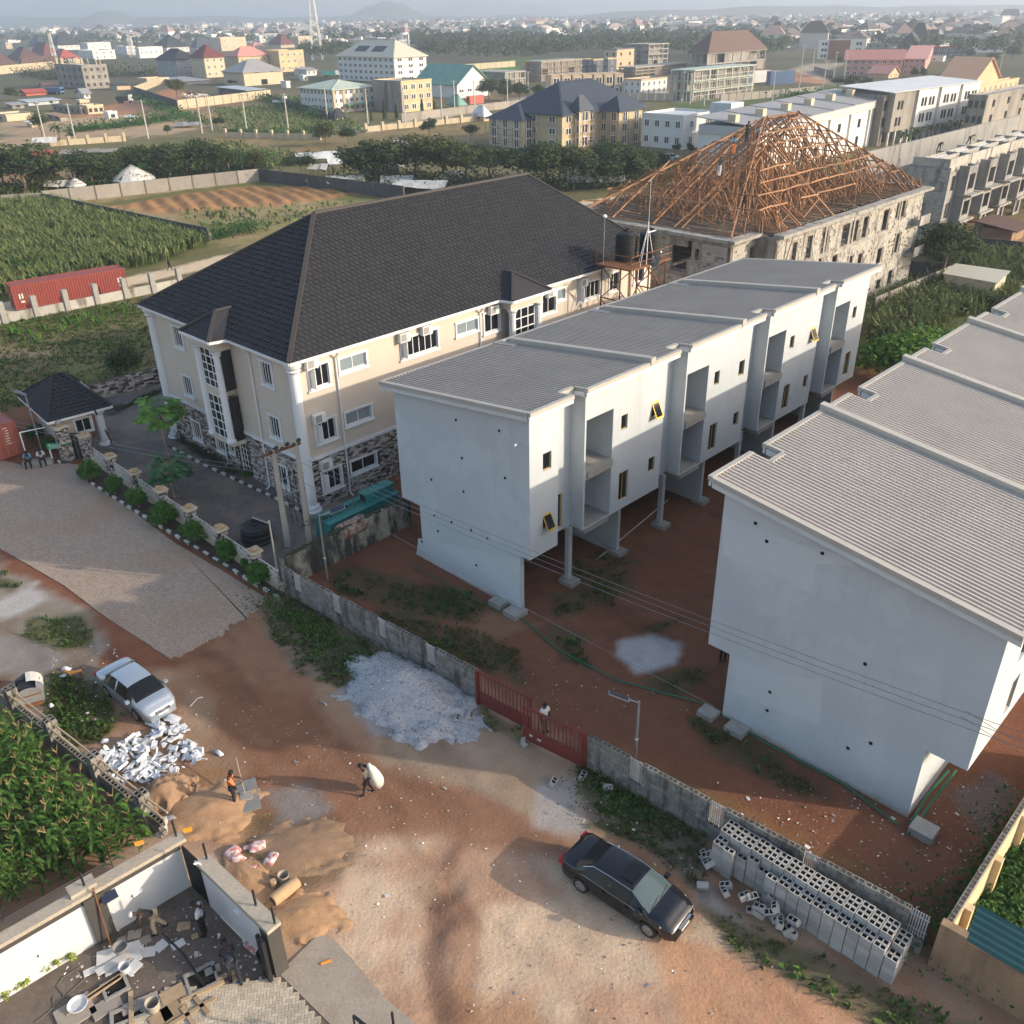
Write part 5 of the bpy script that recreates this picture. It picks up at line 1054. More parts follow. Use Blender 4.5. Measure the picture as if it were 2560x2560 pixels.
def bld(label,cat,bx,by,ty,xr,xl,wall='w_cream',roof='flat',rm='r_grey',nf=3,wr=5,wl=4,rh=None,ov=.8,ang=46.,fm='white_frame',wsz=(1.3,1.5),name='building',wall_l=None,band=None,gable=0,par=.6,Lr=None,Ll=None,hh=None,skip0=False):
 q=at(bx,by);h=hh or above(q,bx,ty);f=Fr(q.x,q.y,ang)
 Lr=Lr or solveL(f,f.u,xr,h*.5);Ll=Ll or solveL(f,f.v,xl,h*.5)
 r=thing(name,label,cat,f.p(Lr/2,Ll/2,0));off=wloc(r)
 b=MB();b.fb(f,0,Lr,0,Ll,-1,h);b.build('wall',[wall],r)
 if band:
  b=MB()
  for k in range(1,nf+1):b.fb(f,-.12,Lr+.12,-.12,Ll+.12,h*k/nf-.35,h*k/nf-.05)
  b.build('floor_band',[band],r,kind='stuff')
 for(n,L,g,rz) in((wr,Lr,lambda a,z:f.p(a,-.04,z),0),(wl,Ll,lambda a,z:f.p(-.04,a,z),-90)):
  for k in range(nf):
   if skip0 and k==0:continue
   for i in range(n):
    w_=min(wsz[0],L/n*.6);hz=min(wsz[1],h/nf*.55)
    o=link('window',winmesh(fm),r,g(L*(i+.5)/n,h*(k+.55)/nf)-off);o.scale=(w_,.14,hz);o.rotation_euler.z=math.radians(ang+rz);NWIN[0]+=1
 rh=rh if rh is not None else min(Lr,Ll)*.28
 b=MB();e0,e1,e2,e3=f.p(-ov,-ov,h),f.p(Lr+ov,-ov,h),f.p(Lr+ov,Ll+ov,h),f.p(-ov,Ll+ov,h)
 if roof=='hip':
  if Lr>=Ll:k=min(Ll*.5+ov,Lr*.45);A,B=f.p(k-ov,Ll/2,h+rh),f.p(Lr-k+ov,Ll/2,h+rh);F4=((e0,e1,B,A),(e1,e2,B),(e2,e3,A,B),(e3,e0,A))
  else:k=min(Lr*.5+ov,Ll*.45);A,B=f.p(Lr/2,k-ov,h+rh),f.p(Lr/2,Ll-k+ov,h+rh);F4=((e0,e1,A),(e1,e2,B,A),(e2,e3,B),(e3,e0,A,B))
  vs=[e0,e1,e2,e3,A,B];ix={id(v):i for i,v in enumerate(vs)}
  b.add([v for v in vs]+[v-Vector((0,0,.25)) for v in vs[:4]],[tuple(ix[id(v)] for v in fc) for fc in F4]+[(0,6,7,1),(1,7,8,2),(2,8,9,3),(3,9,6,0),(6,9,8,7)]);b.build('roof',[rm],r)
  b=MB()
  for p,q2 in((A,B),(e0,A if Lr>=Ll or True else A)):b.bar(p+Vector((0,0,.05)),q2+Vector((0,0,.05)),.5,.15)
  b.build('ridge_cap',[rm],r)
 elif roof=='gable':
  if gable==0:A,B=f.p(-ov,Ll/2,h+rh),f.p(Lr+ov,Ll/2,h+rh);b.slab([e0,e1,B,A],.2);b.slab([e3,e2,B,A],.2);w2=MB();w2 .add([f.p(0,0,h),f.p(0,Ll,h),f.p(0,Ll/2,h+rh-.2),f.p(Lr,0,h),f.p(Lr,Ll,h),f.p(Lr,Ll/2,h+rh-.2)],[(0,1,2),(3,4,5)])
  else:A,B=f.p(Lr/2,-ov,h+rh),f.p(Lr/2,Ll+ov,h+rh);b.slab([e0,e3,B,A],.2);b.slab([e1,e2,B,A],.2);w2=MB();w2 .add([f.p(0,0,h),f.p(Lr,0,h),f.p(Lr/2,0,h+rh-.2),f.p(0,Ll,h),f.p(Lr,Ll,h),f.p(Lr/2,Ll,h+rh-.2)],[(0,1,2),(3,4,5)])
  b.build('roof',[rm],r);w2 .build('gable',[wall],r)
 elif roof=='shed':
  b.slab([e0+Vector((0,0,.1)),e1+Vector((0,0,.1)),e2+Vector((0,0,rh)),e3+Vector((0,0,rh))],.15);b.build('roof',[rm],r)
 else:
  for(u0,u1,v0,v1) in((-.1,Lr+.1,-.1,.2),(-.1,Lr+.1,Ll-.2,Ll+.1),(-.1,.2,.2,Ll-.2),(Lr-.2,Lr+.1,.2,Ll-.2)):b.fb(f,u0,u1,v0,v1,h+.001,h+par)
  b.build('parapet',[wall_l or wall],r);b=MB();b.fb(f,.2,Lr-.2,.2,Ll-.2,h+.001,h+.15);b.build('roof',[rm],r)
 return f,Lr,Ll,h,r
za=lambda x,y:(x*.1708,100+y*.1708)
zb=lambda x,y:(330+x*.2329,50+y*.2329)
zc=lambda x,y:(740+x*.2588,80+y*.2588)
zd=lambda x,y:(1200+x*.2692,80+y*.2692)
ze=lambda x,y:(2000+x*.2899,60+y*.2899)
z3=lambda x,y:(1660+x*.4658,y*.4658)
def B(z,c,t,xr,xl,label,cat='building',**k):
 bx,by=z(*c);ty=z(c[0],t)[1];return bld(label,cat,bx,by,ty,z(xr,0)[0],z(xl,0)[0],**k)
f,Lr,Ll,h,r=B(za,(1265,722),385,1590,835,'unfinished four storey concrete block with bare columns on its roof',wall='w_raw',nf=3,wr=4,wl=5,fm='dark_frame',band='bare_concrete',wsz=(1.1,1.3))
for i in range(22):b=MB();q=f.p(rr.uniform(.5,Lr),rr.uniform(.5,Ll),h+.3);b.box(q+Vector((0,0,1.2)),(.3,.3,2.6),.8);b.build('roof_column',['w_cream'],r)
B(zb,(500,612),425,708,278,'grey four storey block of flats with dark hip roof',wall='w_grey',roof='hip',rm='r_dark',nf=3,wr=4,wl=4,rh=5)
B(zb,(805,622),400,1000,640,'cream block of flats with maroon hip roof',wall='w_cream',roof='hip',rm='r_maroon',nf=3,wr=3,wl=3,rh=5.5)
B(zb,(1165,575),388,1465,1028,'yellow house with light red hip roof behind the warehouse',wall='w_yellow',roof='hip',rm='r_pink',nf=2,wr=4,wl=4,rh=4.5)
f,Lr,Ll,h,r=B(zb,(1215,712),562,1622,988,'plain tan warehouse with grey hip roof and a black doorway','warehouse',wall='w_cream',roof='hip',rm='r_grey',nf=1,wr=0,wl=0,rh=5)
b=MB();b.fb(f,Lr*.42,Lr*.58,-.06,-.002,.2,h*.42);b.build('doorway',['void'],r)
for k in(.3,.68):
 b=MB();b.fb(f,Lr*k,Lr*k+1.6,-.06,-.002,h*.9,h*.97);b.build('vent',['void'],r)
B(zb,(1600,560),340,1850,1430,'ochre three storey block with green sheet roof beside the lattice tower',wall='w_yellow',roof='flat',rm='r_green',nf=3,wr=4,wl=3)
B(zb,(90,412),300,335,40,'low white block with solar panels on the roof',wall='w_white',rm='r_sheet',nf=1,wr=5,wl=2)
B(zb,(380,350),292,615,225,'large house under a tall dark pyramid roof','house',wall='w_white',roof='hip',rm='r_dark',nf=1,wr=5,wl=3,rh=10)
B(zb,(965,335),195,1228,835,'tan villa with flat roof and a white penthouse','house',wall='w_cream',nf=2,wr=3,wl=2)
B(zb,(1060,190),120,1250,940,'white cube house rising behind the tan villa','house',wall='w_white',nf=2,wr=2,wl=2)
B(zb,(700,330),292,870,640,'bungalow with dark blue hip roof between the flats and the villa','house',wall='w_white',roof='hip',rm='r_blue',nf=1,wr=3,wl=2,rh=9)
B(zb,(1375,250),170,1510,1330,'small white flat roofed house left of the maroon roof','house',wall='w_white',nf=2,wr=2,wl=2)
B(zb,(1600,300),262,1745,1460,'house with wide maroon hip roof near the lattice tower','house',wall='w_cream',roof='hip',rm='r_maroon',nf=1,wr=3,wl=2,rh=9)
B(zb,(1300,300),280,1420,1220,'low house with faded red roof near the yellow house','house',wall='w_cream',roof='hip',rm='r_pink',nf=1,wr=2,wl=2,rh=4)
B(zb,(1790,270),180,1932,1720,'beige three storey block partly behind the lattice tower',wall='w_cream',nf=3,wr=3,wl=2)
B(zb,(215,215),190,310,115,'far house with dark domed hip roof','house',wall='w_white',roof='hip',rm='r_dark',nf=1,wr=2,wl=2,rh=10)
B(za,(300,350),290,640,90,'brown roofed bungalow inside the cream wall','house',wall='w_cream',roof='hip',rm='r_brown',nf=1,wr=3,wl=2,rh=8)
B(za,(-40,470),400,290,-300,'brown roofed bungalow at the left edge of the view','house',wall='w_cream',roof='hip',rm='r_brown',nf=1,wr=3,wl=2,rh=8)
B(za,(660,280),218,860,450,'house with deep red hip roof among the brown roofs','house',wall='w_white',roof='hip',rm='r_maroon',nf=1,wr=3,wl=2,rh=9)
B(za,(900,345),270,1170,705,'white house with pink red hip roof behind the unfinished block','house',wall='w_white',roof='hip',rm='r_red',nf=1,wr=4,wl=3,rh=6)
B(za,(330,430),375,830,290,'low house with brown roof along the cream wall','house',wall='w_cream',roof='hip',rm='r_brown',nf=1,wr=0,wl=0,rh=5)
B(za,(1375,290),165,1690,1145,'white stepped modern house with roof terrace','house',wall='w_white',nf=2,wr=3,wl=3,rm='r_grey')
B(za,(1300,170),50,1625,1195,'upper white cube of the stepped modern house','house',wall='w_white',nf=1,wr=2,wl=2)
B(za,(860,150),75,1170,760,'white bungalow with black hip roof and roof tank','house',wall='w_white',roof='hip',rm='r_dark',nf=1,wr=4,wl=3,rh=12)
B(za,(560,170),100,740,420,'house with slate coloured pyramid roof among red roofs','house',wall='w_white',roof='hip',rm='r_blue',nf=1,wr=2,wl=2,rh=10)
B(za,(1870,215),100,1990,1690,'white two storey house with dark sloping roof edge','house',wall='w_white',nf=2,wr=3,wl=3,rm='r_dark')
B(za,(100,130),45,180,-120,'beige house block at the upper left edge','house',wall='w_cream',nf=2,wr=2,wl=2)
B(za,(390,820),770,680,315,'pinkish red sheet shed by the blue truck','shed',wall='tarp_red',roof='gable',rm='r_red',nf=1,wr=0,wl=0,rh=1.2,name='shed')
B(za,(660,700),660,770,590,'small brown roofed hut behind the red shed','shed',wall='w_tan',roof='gable',rm='r_pink',nf=1,wr=0,wl=0,rh=1,name='shed')
B(za,(420,965),905,860,310,'long blue grey sheet metal site hut','shed',wall='r_sheet',roof='shed',rm='r_sheet',nf=1,wr=2,wl=1,rh=.5,name='shed',fm='dark_frame')
B(za,(190,1010),950,355,105,'grey hut with open front beside the long site hut','shed',wall='w_raw',roof='shed',rm='r_grey',nf=1,wr=1,wl=0,rh=.6,name='shed',fm='dark_frame')
B(za,(1240,860),785,1320,1130,'white walled hut with grey gable roof under the unfinished block','shed',wall='w_white',roof='gable',rm='r_grey',nf=1,wr=1,wl=1,rh=1.8,name='shed')
B(za,(1720,735),665,1910,1600,'ochre hut with torn dark roof beside the red earth','shed',wall='w_tan',roof='shed',rm='r_dark',nf=1,wr=0,wl=1,rh=.6,name='shed')
B(za,(1190,1000),905,1320,1120,'white block house shell with curved top on the building site','house',wall='w_cream',nf=1,wr=3,wl=1,fm='dark_frame')
B(za,(890,1190),1115,1000,690,'half built block house with brown roof planks','house',wall='w_raw',roof='shed',rm='timber_old',nf=1,wr=0,wl=2,rh=.4,fm='dark_frame')
B(za,(1200,1090),1010,1290,770,'row of roofless block rooms on the building site','house',wall='w_raw',nf=1,wr=2,wl=5,fm='dark_frame',rm='timber_old')
B(za,(1300,1090),985,1520,1170,'roofless cream block rooms right of the building site','house',wall='w_cream',nf=1,wr=3,wl=1,fm='dark_frame',rm='timber_old')
B(za,(1600,1160),1075,1720,1530,'tiny whitewashed hut with a dark doorway by the track','shed',wall='w_white',nf=1,wr=1,wl=0,fm='dark_frame',name='shed')
B(za,(1900,1190),1130,1980,1860,'small corrugated hut by the grey heap on the track','shed',wall='r_sheet',roof='shed',rm='r_white',nf=1,wr=1,wl=0,rh=.4,name='shed')
B(za,(470,1280),1215,535,395,'tiny hut with white roof under the left tree','shed',wall='w_tan',roof='shed',rm='r_white',nf=1,wr=1,wl=0,rh=.4,name='shed')
B(za,(110,1195),1120,500,-80,'low grey block compound at the left edge','house',wall='w_cream',nf=1,wr=0,wl=1,rm='r_grey',fm='dark_frame')
B(zb,(560,700),660,830,290,'long open cattle shed with grey roof','shed',wall='w_dark',roof='shed',rm='r_grey',nf=1,wr=0,wl=0,rh=.8,name='shed')
B(zb,(1240,830),755,1420,930,'dark plank shed at the right end of the cattle yard','shed',wall='w_dark',roof='shed',rm='r_sheet',nf=1,wr=0,wl=0,rh=.6,name='shed')
B(zb,(170,700),640,400,60,'long cream outbuilding left of the cattle yard tree','shed',wall='w_cream',nf=1,wr=0,wl=0,rm='r_brown',name='shed')
B(zb,(1840,655),605,1890,1795,'small white site cabin in the green lot','cabin',wall='w_white',nf=1,wr=1,wl=0,name='cabin')
B(zb,(1660,730),672,1700,1600,'white box cabin beside the black tanks','cabin',wall='w_white',nf=1,wr=0,wl=0,name='cabin')
B(zb,(1880,600),540,1980,1740,'grey roofed store behind the warehouse','shed',wall='w_white',roof='shed',rm='r_grey',nf=1,wr=2,wl=1,rh=.8,name='shed')
f,Lr,Ll,h,r=B(zc,(370,787),555,760,45,'white three storey warehouse with pale mint roof and tan pilasters','warehouse',wall='w_white',roof='hip',rm='r_mint',nf=3,wr=8,wl=9,rh=2.2,wsz=(1.1,2.))
for k in(.0,.23,.48,.74,.985):b=MB();b.fb(f,Lr*k,Lr*k+1.0,-.3,-.002,0,h);b.build('pilaster',['w_tan'],r)
b=MB();b.fb(f,Lr*.25,Lr*.98,-2.4,-.301,h*.3,h*.36);b.build('canopy',['r_green'],r)
f,Lr,Ll,h,r=B(zc,(1035,780),492,1315,750,'half plastered ochre block with raw concrete side',wall='w_yellow',nf=3,wr=4,wl=5,wsz=(2.2,2.2),rm='r_grey')
b=MB();b.fb(f,-.25,-.1,0,Ll,0,h+.6);b.build('raw_side',['w_raw'],r)
for k in(.32,.52):b=MB();b.fb(f,-.9,-.26,Ll*k,Ll*k+1.4,0,h);b.build('raw_pilaster',['w_raw'],r)
f,Lr,Ll,h,r=B(zc,(962,490),245,1262,412,'big white four storey building with cream hip roof and solar panels',wall='w_white',roof='hip',rm='r_cream',nf=4,wr=3,wl=11,rh=7,wsz=(3.0,2.6))
for k in(.25,.55):b=MB();b.hexa([f.p(Lr*.12,Ll*k,h+2.0),f.p(Lr*.12,Ll*(k+.2),h+2.0),f.p(Lr*.28,Ll*(k+.2),h+4.1),f.p(Lr*.28,Ll*k,h+4.1)]+[f.p(Lr*.12,Ll*k,h+2.3),f.p(Lr*.12,Ll*(k+.2),h+2.3),f.p(Lr*.28,Ll*(k+.2),h+4.4),f.p(Lr*.28,Ll*k,h+4.4)]);b.build('solar_panel',['r_blue'],r)
B(zc,(1560,642),515,1868,1150,'white hall with green gable roof','hall',wall='w_white',roof='gable',rm='r_green',nf=1,wr=4,wl=0,rh=6.5,gable=1,wsz=(3,1))
B(zc,(1570,740),705,1625,1470,'little gate lodge with teal hip roof','lodge',wall='w_white',roof='hip',rm='r_green',nf=1,wr=1,wl=1,rh=3,name='lodge')
B(zc,(1815,865),810,1865,1718,'small stone hut with bright white hip roof','hut',wall='w_tan',roof='hip',rm='r_white',nf=1,wr=1,wl=1,rh=2.6,name='hut')
B(zc,(400,850),815,460,355,'tiny guard hut with dark hip roof','hut',wall='w_white',roof='hip',rm='r_dark',nf=1,wr=1,wl=1,rh=2.,name='hut')
B(zc,(1680,700),640,1815,1650,'rust red container like hut beside the white hall','hut',wall='tarp_red',nf=1,wr=0,wl=0,name='hut')
B(zc,(120,410),375,200,0,'long low white store with grey roof','shed',wall='w_white',roof='gable',rm='r_grey',nf=1,wr=2,wl=0,rh=1.5,name='shed')
B(zc,(790,140),60,870,680,'blue glazed office block with grey core behind the white building',wall='w_blue',nf=2,wr=2,wl=5,fm='white_frame',wall_l='w_greyl')
f,Lr,Ll,h,r=B(zc,(1000,160),82,1090,875,'white framed glass building under construction',wall='w_greyl',nf=2,wr=2,wl=3,fm='white_trim',wsz=(4,4))
b=MB();b.fb(f,Lr-1,Lr,-1,0,0,h+6);b.fb(f,Lr*.3,Lr,-1,-.002,h+5,h+6);b.build('portal',['w_white'],r)
f,Lr,Ll,h,r=B(zd,(760,1100),770,1500,240,'long cream block in wooden scaffolding with dark blue hip roof',wall='w_yellow',roof='hip',rm='r_blue',nf=3,wr=7,wl=3,rh=6,wsz=(2,2))
for(c,t,xr,xl,g) in(((395,1085),825,625,85,'left wing'),((1280,1060),740,1500,1105,'right wing'),((915,1085),735,1020,845,'middle bay')):
 q=at(*zd(*c));ff=Fr(q.x,q.y,46.);hh=above(q,*zd(c[0],t));a,l=solveL(ff,ff.u,zd(xr,0)[0],hh/2),solveL(ff,ff.v,zd(xl,0)[0],hh/2)
 b=MB();b.fb(ff,0,a,0,l,-1,hh);b.build('wing_wall',['w_yellow' if g!='left wing' else 'w_cream'],r)
 b=MB();k=min(a,l)/2;A=ff.p(a/2,l/2,hh+3.2) if a<l*1.3 and l<a*1.3 else(ff.p(k,l/2,hh+3.2) if a>l else ff.p(a/2,k,hh+3.2));Bp=A if a<l*1.3 and l<a*1.3 else(ff.p(a-k,l/2,hh+3.2) if a>l else ff.p(a/2,l-k,hh+3.2))
 o=.8;e=[ff.p(-o,-o,hh),ff.p(a+o,-o,hh),ff.p(a+o,l+o,hh),ff.p(-o,l+o,hh)]
 b.add(e+[A,Bp],[(0,1,5,4) if a>l else(0,1,4),(1,2,5) if a>l else(1,2,5,4),(2,3,4,5) if a>l else(2,3,5),(3,0,4) if a>l else(3,0,4,5),(3,2,1,0)]);b.build('wing_roof',['r_blue'],r)
 off=wloc(r)
 for fl in range(3):
  for i in range(2 if g!='middle bay' else 1):
   o_=link('window',winmesh('white_frame'),r,ff.p(a*(i+.5)/(2 if g!='middle bay' else 1),-.05,hh*(fl+.55)/3)-off);o_.scale=(1.8 if g!='middle bay' else a*.6,.14,2.);o_.rotation_euler.z=math.radians(46)
  for i in range(3 if g=='left wing' else 2):o_=link('window',winmesh('white_frame'),r,ff.p(-.05,l*(i+.5)/(3 if g=='left wing' else 2),hh*(fl+.55)/3)-off);o_.scale=(1.5,.14,1.9);o_.rotation_euler.z=math.radians(-44)
 sc=MB()
 for sgn in(0,1):
  L=a if sgn==0 else l;P2=(lambda x,z:ff.p(x,-1.1,z)) if sgn==0 else(lambda x,z:ff.p(-1.1,x,z));n=max(2,int(L/2.1))
  for i in range(n+1):sc.bar(P2(L*i/n,0),P2(L*i/n+rr.uniform(-.2,.2),hh*rr.uniform(.7,.98)),.11)
  for z in(hh*.22,hh*.45,hh*.68):sc.bar(P2(-.5,z+rr.uniform(-.2,.2)),P2(L+.5,z+rr.uniform(-.3,.3)),.1)
 sc.build('scaffolding',['pole_wood'],r,kind='stuff')
q0,q1=at(*zd(660,607)),at(*zd(1340,585));fT,LT=linefr(q0,q1)
for i in range(7):
 u0=LT*i/7;w7=LT/7;hT=7.4
 r=thing('townhouse','tan and white townhouse in the row, number %s from the dark trees'%('one two three four five six seven'.split()[i]),'townhouse',fT.p(u0+w7/2,5,0),'townhouses in the tan row')
 b=MB();b.fb(fT,u0+.15,u0+w7-.6,1.2,10,-1,3.4);b.build('lower_wall',['w_white'],r);b=MB();b.fb(fT,u0+.1,u0+w7-.55,.0,10,3.41,hT);b.build('upper_wall',['w_tan'],r)
 off=wloc(r)
 for(du,z,a,c) in((.5,5.2,2.4,2.4),(.35,1.7,1.5,1.6),(.72,1.9,1.0,2.2)):
  o=link('window',winmesh('white_frame'),r,fT.p(u0+w7*du,-.05 if z>3 else 1.15,z)-off);o.scale=(a,.14,c);o.rotation_euler.z=math.radians(fT.deg)
B(zd,(1490,592),455,1735,1335,'white and tan end house of the townhouse row','townhouse',wall='w_white',nf=2,wr=5,wl=3,wsz=(.9,2),name='townhouse',wall_l='w_tan')
def frame_bld(label,z,c,t,xr,xl,nf,nx,nyy,slab='bare_concrete',col='bare_concrete',fill=.3,thick=.5,top=True,name='unfinished_building',screen=None):
 bx,by=z(*c);q=at(bx,by);h=above(q,*z(c[0],t));f=Fr(q.x,q.y,46.);Lr=solveL(f,f.u,z(xr,0)[0],h/2);Ll=solveL(f,f.v,z(xl,0)[0],h/2)
 r=thing(name,label,'building',f.p(Lr/2,Ll/2,0));off=wloc(r)
 for k in range(nf+1):
  if k==0:continue
  b=MB();b.fb(f,-.5,Lr+.5,-.5,Ll+.5,h*k/nf-thick,h*k/nf);b.build('floor_slab',[slab],r)
 for i in range(nx+1):
  for j in range(nyy+1):
   if 0<i<nx and 0<j<nyy:continue
   o=link('column',unitbox(col),r,f.p(Lr*i/nx,Ll*j/nyy,h/2)-off);o.scale=(.5,.5,h-.01);o.rotation_euler.z=math.radians(46)
 b=MB()
 for k in range(nf):
  for i in range(nx):
   if rr.random()<fill:b.fb(f,Lr*i/nx+.3,Lr*(i+1)/nx-.3,.1,.3,h*k/nf+.05,h*(k+1)/nf-thick-.05)
  for j in range(nyy):
   if rr.random()<fill+.2:b.fb(f,.1,.3,Ll*j/nyy+.3,Ll*(j+1)/nyy-.3,h*k/nf+.05,h*(k+1)/nf-thick-.05)
 b.fb(f,1.5,Lr-1.5,3,Ll-1,0,h-thick-.1);b.build('infill_wall',['w_raw'],r,kind='stuff')
 if screen:
  b=MB()
  for i in range(int(Lr/1.4)+1):b.bar(f.p(i*1.4,-1.4,0),f.p(i*1.4+rr.uniform(-.3,.3),-1.4,h*rr.uniform(.9,1.02)),.14)
  for i in range(int(Ll/1.4)+1):b.bar(f.p(-1.4,i*1.4,0),f.p(-1.4,i*1.4+rr.uniform(-.3,.3),h*rr.uniform(.9,1.02)),.14)
  for z_ in np.arange(1.8,h,2.):b.bar(f.p(-1.4,-1.4,z_),f.p(Lr,-1.4,z_),.13);b.bar(f.p(-1.4,-1.4,z_),f.p(-1.4,Ll,z_),.13)
  b.build('scaffolding',[screen],r,kind='stuff')
 return f,Lr,Ll,h,r
frame_bld('concrete frame block wrapped in scaffolding above the townhouse row',zd,(570,462),272,935,430,3,6,3,fill=.7,screen='pole_wood')
frame_bld('long low unfinished block behind the green roofed hall',zd,(235,500),372,415,-70,2,4,5,fill=.6)
frame_bld('wide unfinished concrete podium with open floors',zd,(1440,418),325,1910,1300,3,8,3,fill=.15,screen='pole_wood')
frame_bld('tall open concrete frame tower behind the podium',zd,(1560,300),112,1740,1340,4,4,4,fill=.1)
B(zd,(1430,300),205,1590,1300,'raw grey upper block standing on the podium',wall='w_raw',nf=2,wr=3,wl=2,fm='dark_frame')
B(zd,(1265,350),165,1430,1150,'tan and dark grey stepped house shell left of the frame tower',wall='w_tan',nf=2,wr=2,wl=2,wall_l='w_dark',fm='dark_frame')
B(zd,(1050,390),265,1140,940,'dark grey house shell with tan edge above the townhouses',wall='w_dark',nf=2,wr=1,wl=2,wall_l='w_tan')
B(zd,(1185,395),255,1265,1150,'narrow dark house shell beside the stepped one',wall='w_dark',nf=2,wr=1,wl=1,wall_l='w_tan')
f,Lr,Ll,h,r=frame_bld('unfinished hall with huge maroon hip roof and open gallery',z3,(225,400),285,540,130,2,7,3,fill=.4)
b=MB();e=[f.p(-1,-1,h),f.p(Lr+1,-1,h),f.p(Lr+1,Ll+1,h),f.p(-1,Ll+1,h)];A,Bq=f.p(Lr*.2,Ll/2,h+9),f.p(Lr*.8,Ll/2,h+9);b.add(e+[A,Bq],[(0,1,5,4),(1,2,5),(2,3,4,5),(3,0,4),(3,2,1,0)]);b.build('roof',['r_brown'],r)
f,Lr,Ll,h,r=frame_bld('low scaffolded building with mint green roof slab',z3,(150,545),375,475,40,3,8,4,slab='r_mint',col='pole_concrete',fill=.2,screen='pole_concrete')
B(lambda x,y:(1500+x*.5486,250+y*.5486),(372,228),82,520,190,'white stepped house with small dark windows beside the water tank','house',wall='w_white',nf=2,wr=2,wl=4,rm='r_white',name='house')
fr_=lambda x,y:(1500+x*.5486,250+y*.5486)
for i,(x0,x1,t0,t1,ww,lab) in enumerate(((640,760,40,55,'w_white','white terrace house left of the timber skeleton roof'),(800,1060,80,95,'w_white','white terrace houses with grey fascia behind the timber skeleton'),)):
 pass
q0=at(*fr_(1045,262));q1=at(*fr_(1285,190));fw,Lw=linefr(q0,q1)
for i in range(6):
 u0=Lw*.36*(i-3.2);u1=u0+Lw*.36;hw_=9.6-.12*(5-i)
 r=thing('terrace_house','white terrace house with grey fascia, %s'%('leftmost by the water tank','second from the water tank','third from the water tank','behind the left side of the timbers','behind the right side of the timbers','next to the stained cream flats')[i],'terrace house',fw.p((u0+u1)/2,5,0),'white terrace houses')
 off=wloc(r);b=MB();b.fb(fw,u0+.2,u1-1.2,0,12,-1,hw_-1.6);b.fb(fw,u1-1.2,u1,1.2,12,-1,hw_-1.6);b.build('wall',['w_white'],r)
 b=MB();b.fb(fw,u0,u1-.02,-.4,12,hw_-1.59,hw_);b.build('fascia',['w_greyl'],r)
 b=MB();b.slab([fw.p(u0,-.5,hw_+.1),fw.p(u1-.02,-.5,hw_+.1),fw.p(u1-.02,13,hw_+1.4),fw.p(u0,13,hw_+1.4)],.15);b.build('roof',['r_grey'],r)
 b=MB();b.fb(fw,u0+.8,u0+2.4,5,6.6,hw_+.6,hw_+1.9);b.build('roof_box',['w_cream'],r)
 for z in(2,5.5):
  o=link('window',winmesh('dark_frame'),r,fw.p((u0+u1)/2-.4,-.05,z)-off);o.scale=(1.3,.14,1.7);o.rotation_euler.z=math.radians(fw.deg)
q0=at(*fr_(1290,215));q1=at(*fr_(1690,135));fy,Ly=linefr(q0,q1)
for i in range(4):
 u0=Ly*i/4;u1=u0+Ly/4;hy=11.2
 r=thing('flat_block','stained cream three storey flats on stilts, %s'%('weathered leftmost one','second from the white terrace','third from the white terrace','rightmost one by the grey concrete shell')[i],'flats',fy.p((u0+u1)/2,5,0),'cream flats in a row')
 off=wloc(r);b=MB();b.fb(fy,u0+1.6,u1,0,13,3,hy);b.fb(fy,u0,u0+1.6,1.6,13,0,hy-.5);b.build('wall',['w_raw' if i==0 else 'w_white'],r)
 for k in range(4):b=MB();u=u0+1.7+(u1-u0-2)*k/3;b.fb(fy,u,u+.35,.1,.5,0,2.99);b.build('stilt',['w_white'],r)
 b=MB();b.slab([fy.p(u0,-.4,hy+.05),fy.p(u1,-.4,hy+.05),fy.p(u1,13,hy+.9),fy.p(u0,13,hy+.9)],.15);b.build('roof',['r_white'],r)
 for z in(5.,8.4):
  for d in(.35,.48,.68,.82):
   if i==0 and d>.6:continue
   o=link('window',winmesh('dark_frame'),r,fy.p(u0+(u1-u0)*d,-.05,z)-off);o.scale=(.75,.14,1.8);o.rotation_euler.z=math.radians(fy.deg)
  o=link('window',winmesh('dark_frame'),r,fy.p(u0+.8,1.55,z)-off);o.scale=(1.,.14,2.);o.rotation_euler.z=math.radians(fy.deg)
B(fr_,(1720,195),-10,2000,1660,'grey unplastered concrete shell with stained walls, right of the cream flats',wall='w_raw',nf=3,wr=4,wl=3,fm='dark_frame',rm='r_grey')
B(fr_,(1740,145),128,1932,1690,'low white flat roof in front of the grey shell','building',wall='w_white',nf=1,wr=0,wl=0,rm='r_white')
q=at(*fr_(560,228));tk=thing('water_tank','white panelled water tank on a white lattice stand','water tank',q);s_=2.4;hT=above(q,*fr_(560,92));fq_=Fr(q.x,q.y,46)
for a,c in((-s_,-s_),(s_,-s_),(s_,s_),(-s_,s_)):b=MB();b.bar(fq_.p(a,c,0),fq_.p(a,c,hT),.3);b.build('leg',['tower_white'],tk)
for z0,z1 in((0,hT/2),(hT/2,hT)):
 b=MB();
 for p1,p2 in(((-s_,-s_),(s_,-s_)),((-s_,-s_),(-s_,s_))):b.bar(fq_.p(*p1,z0),fq_.p(*p2,z1),.16);b.bar(fq_.p(*p2,z0),fq_.p(*p1,z1),.16);b.bar(fq_.p(*p1,z1-.2),fq_.p(*p2,z1-.2),.2)
 b.build('brace',['tower_white'],tk)
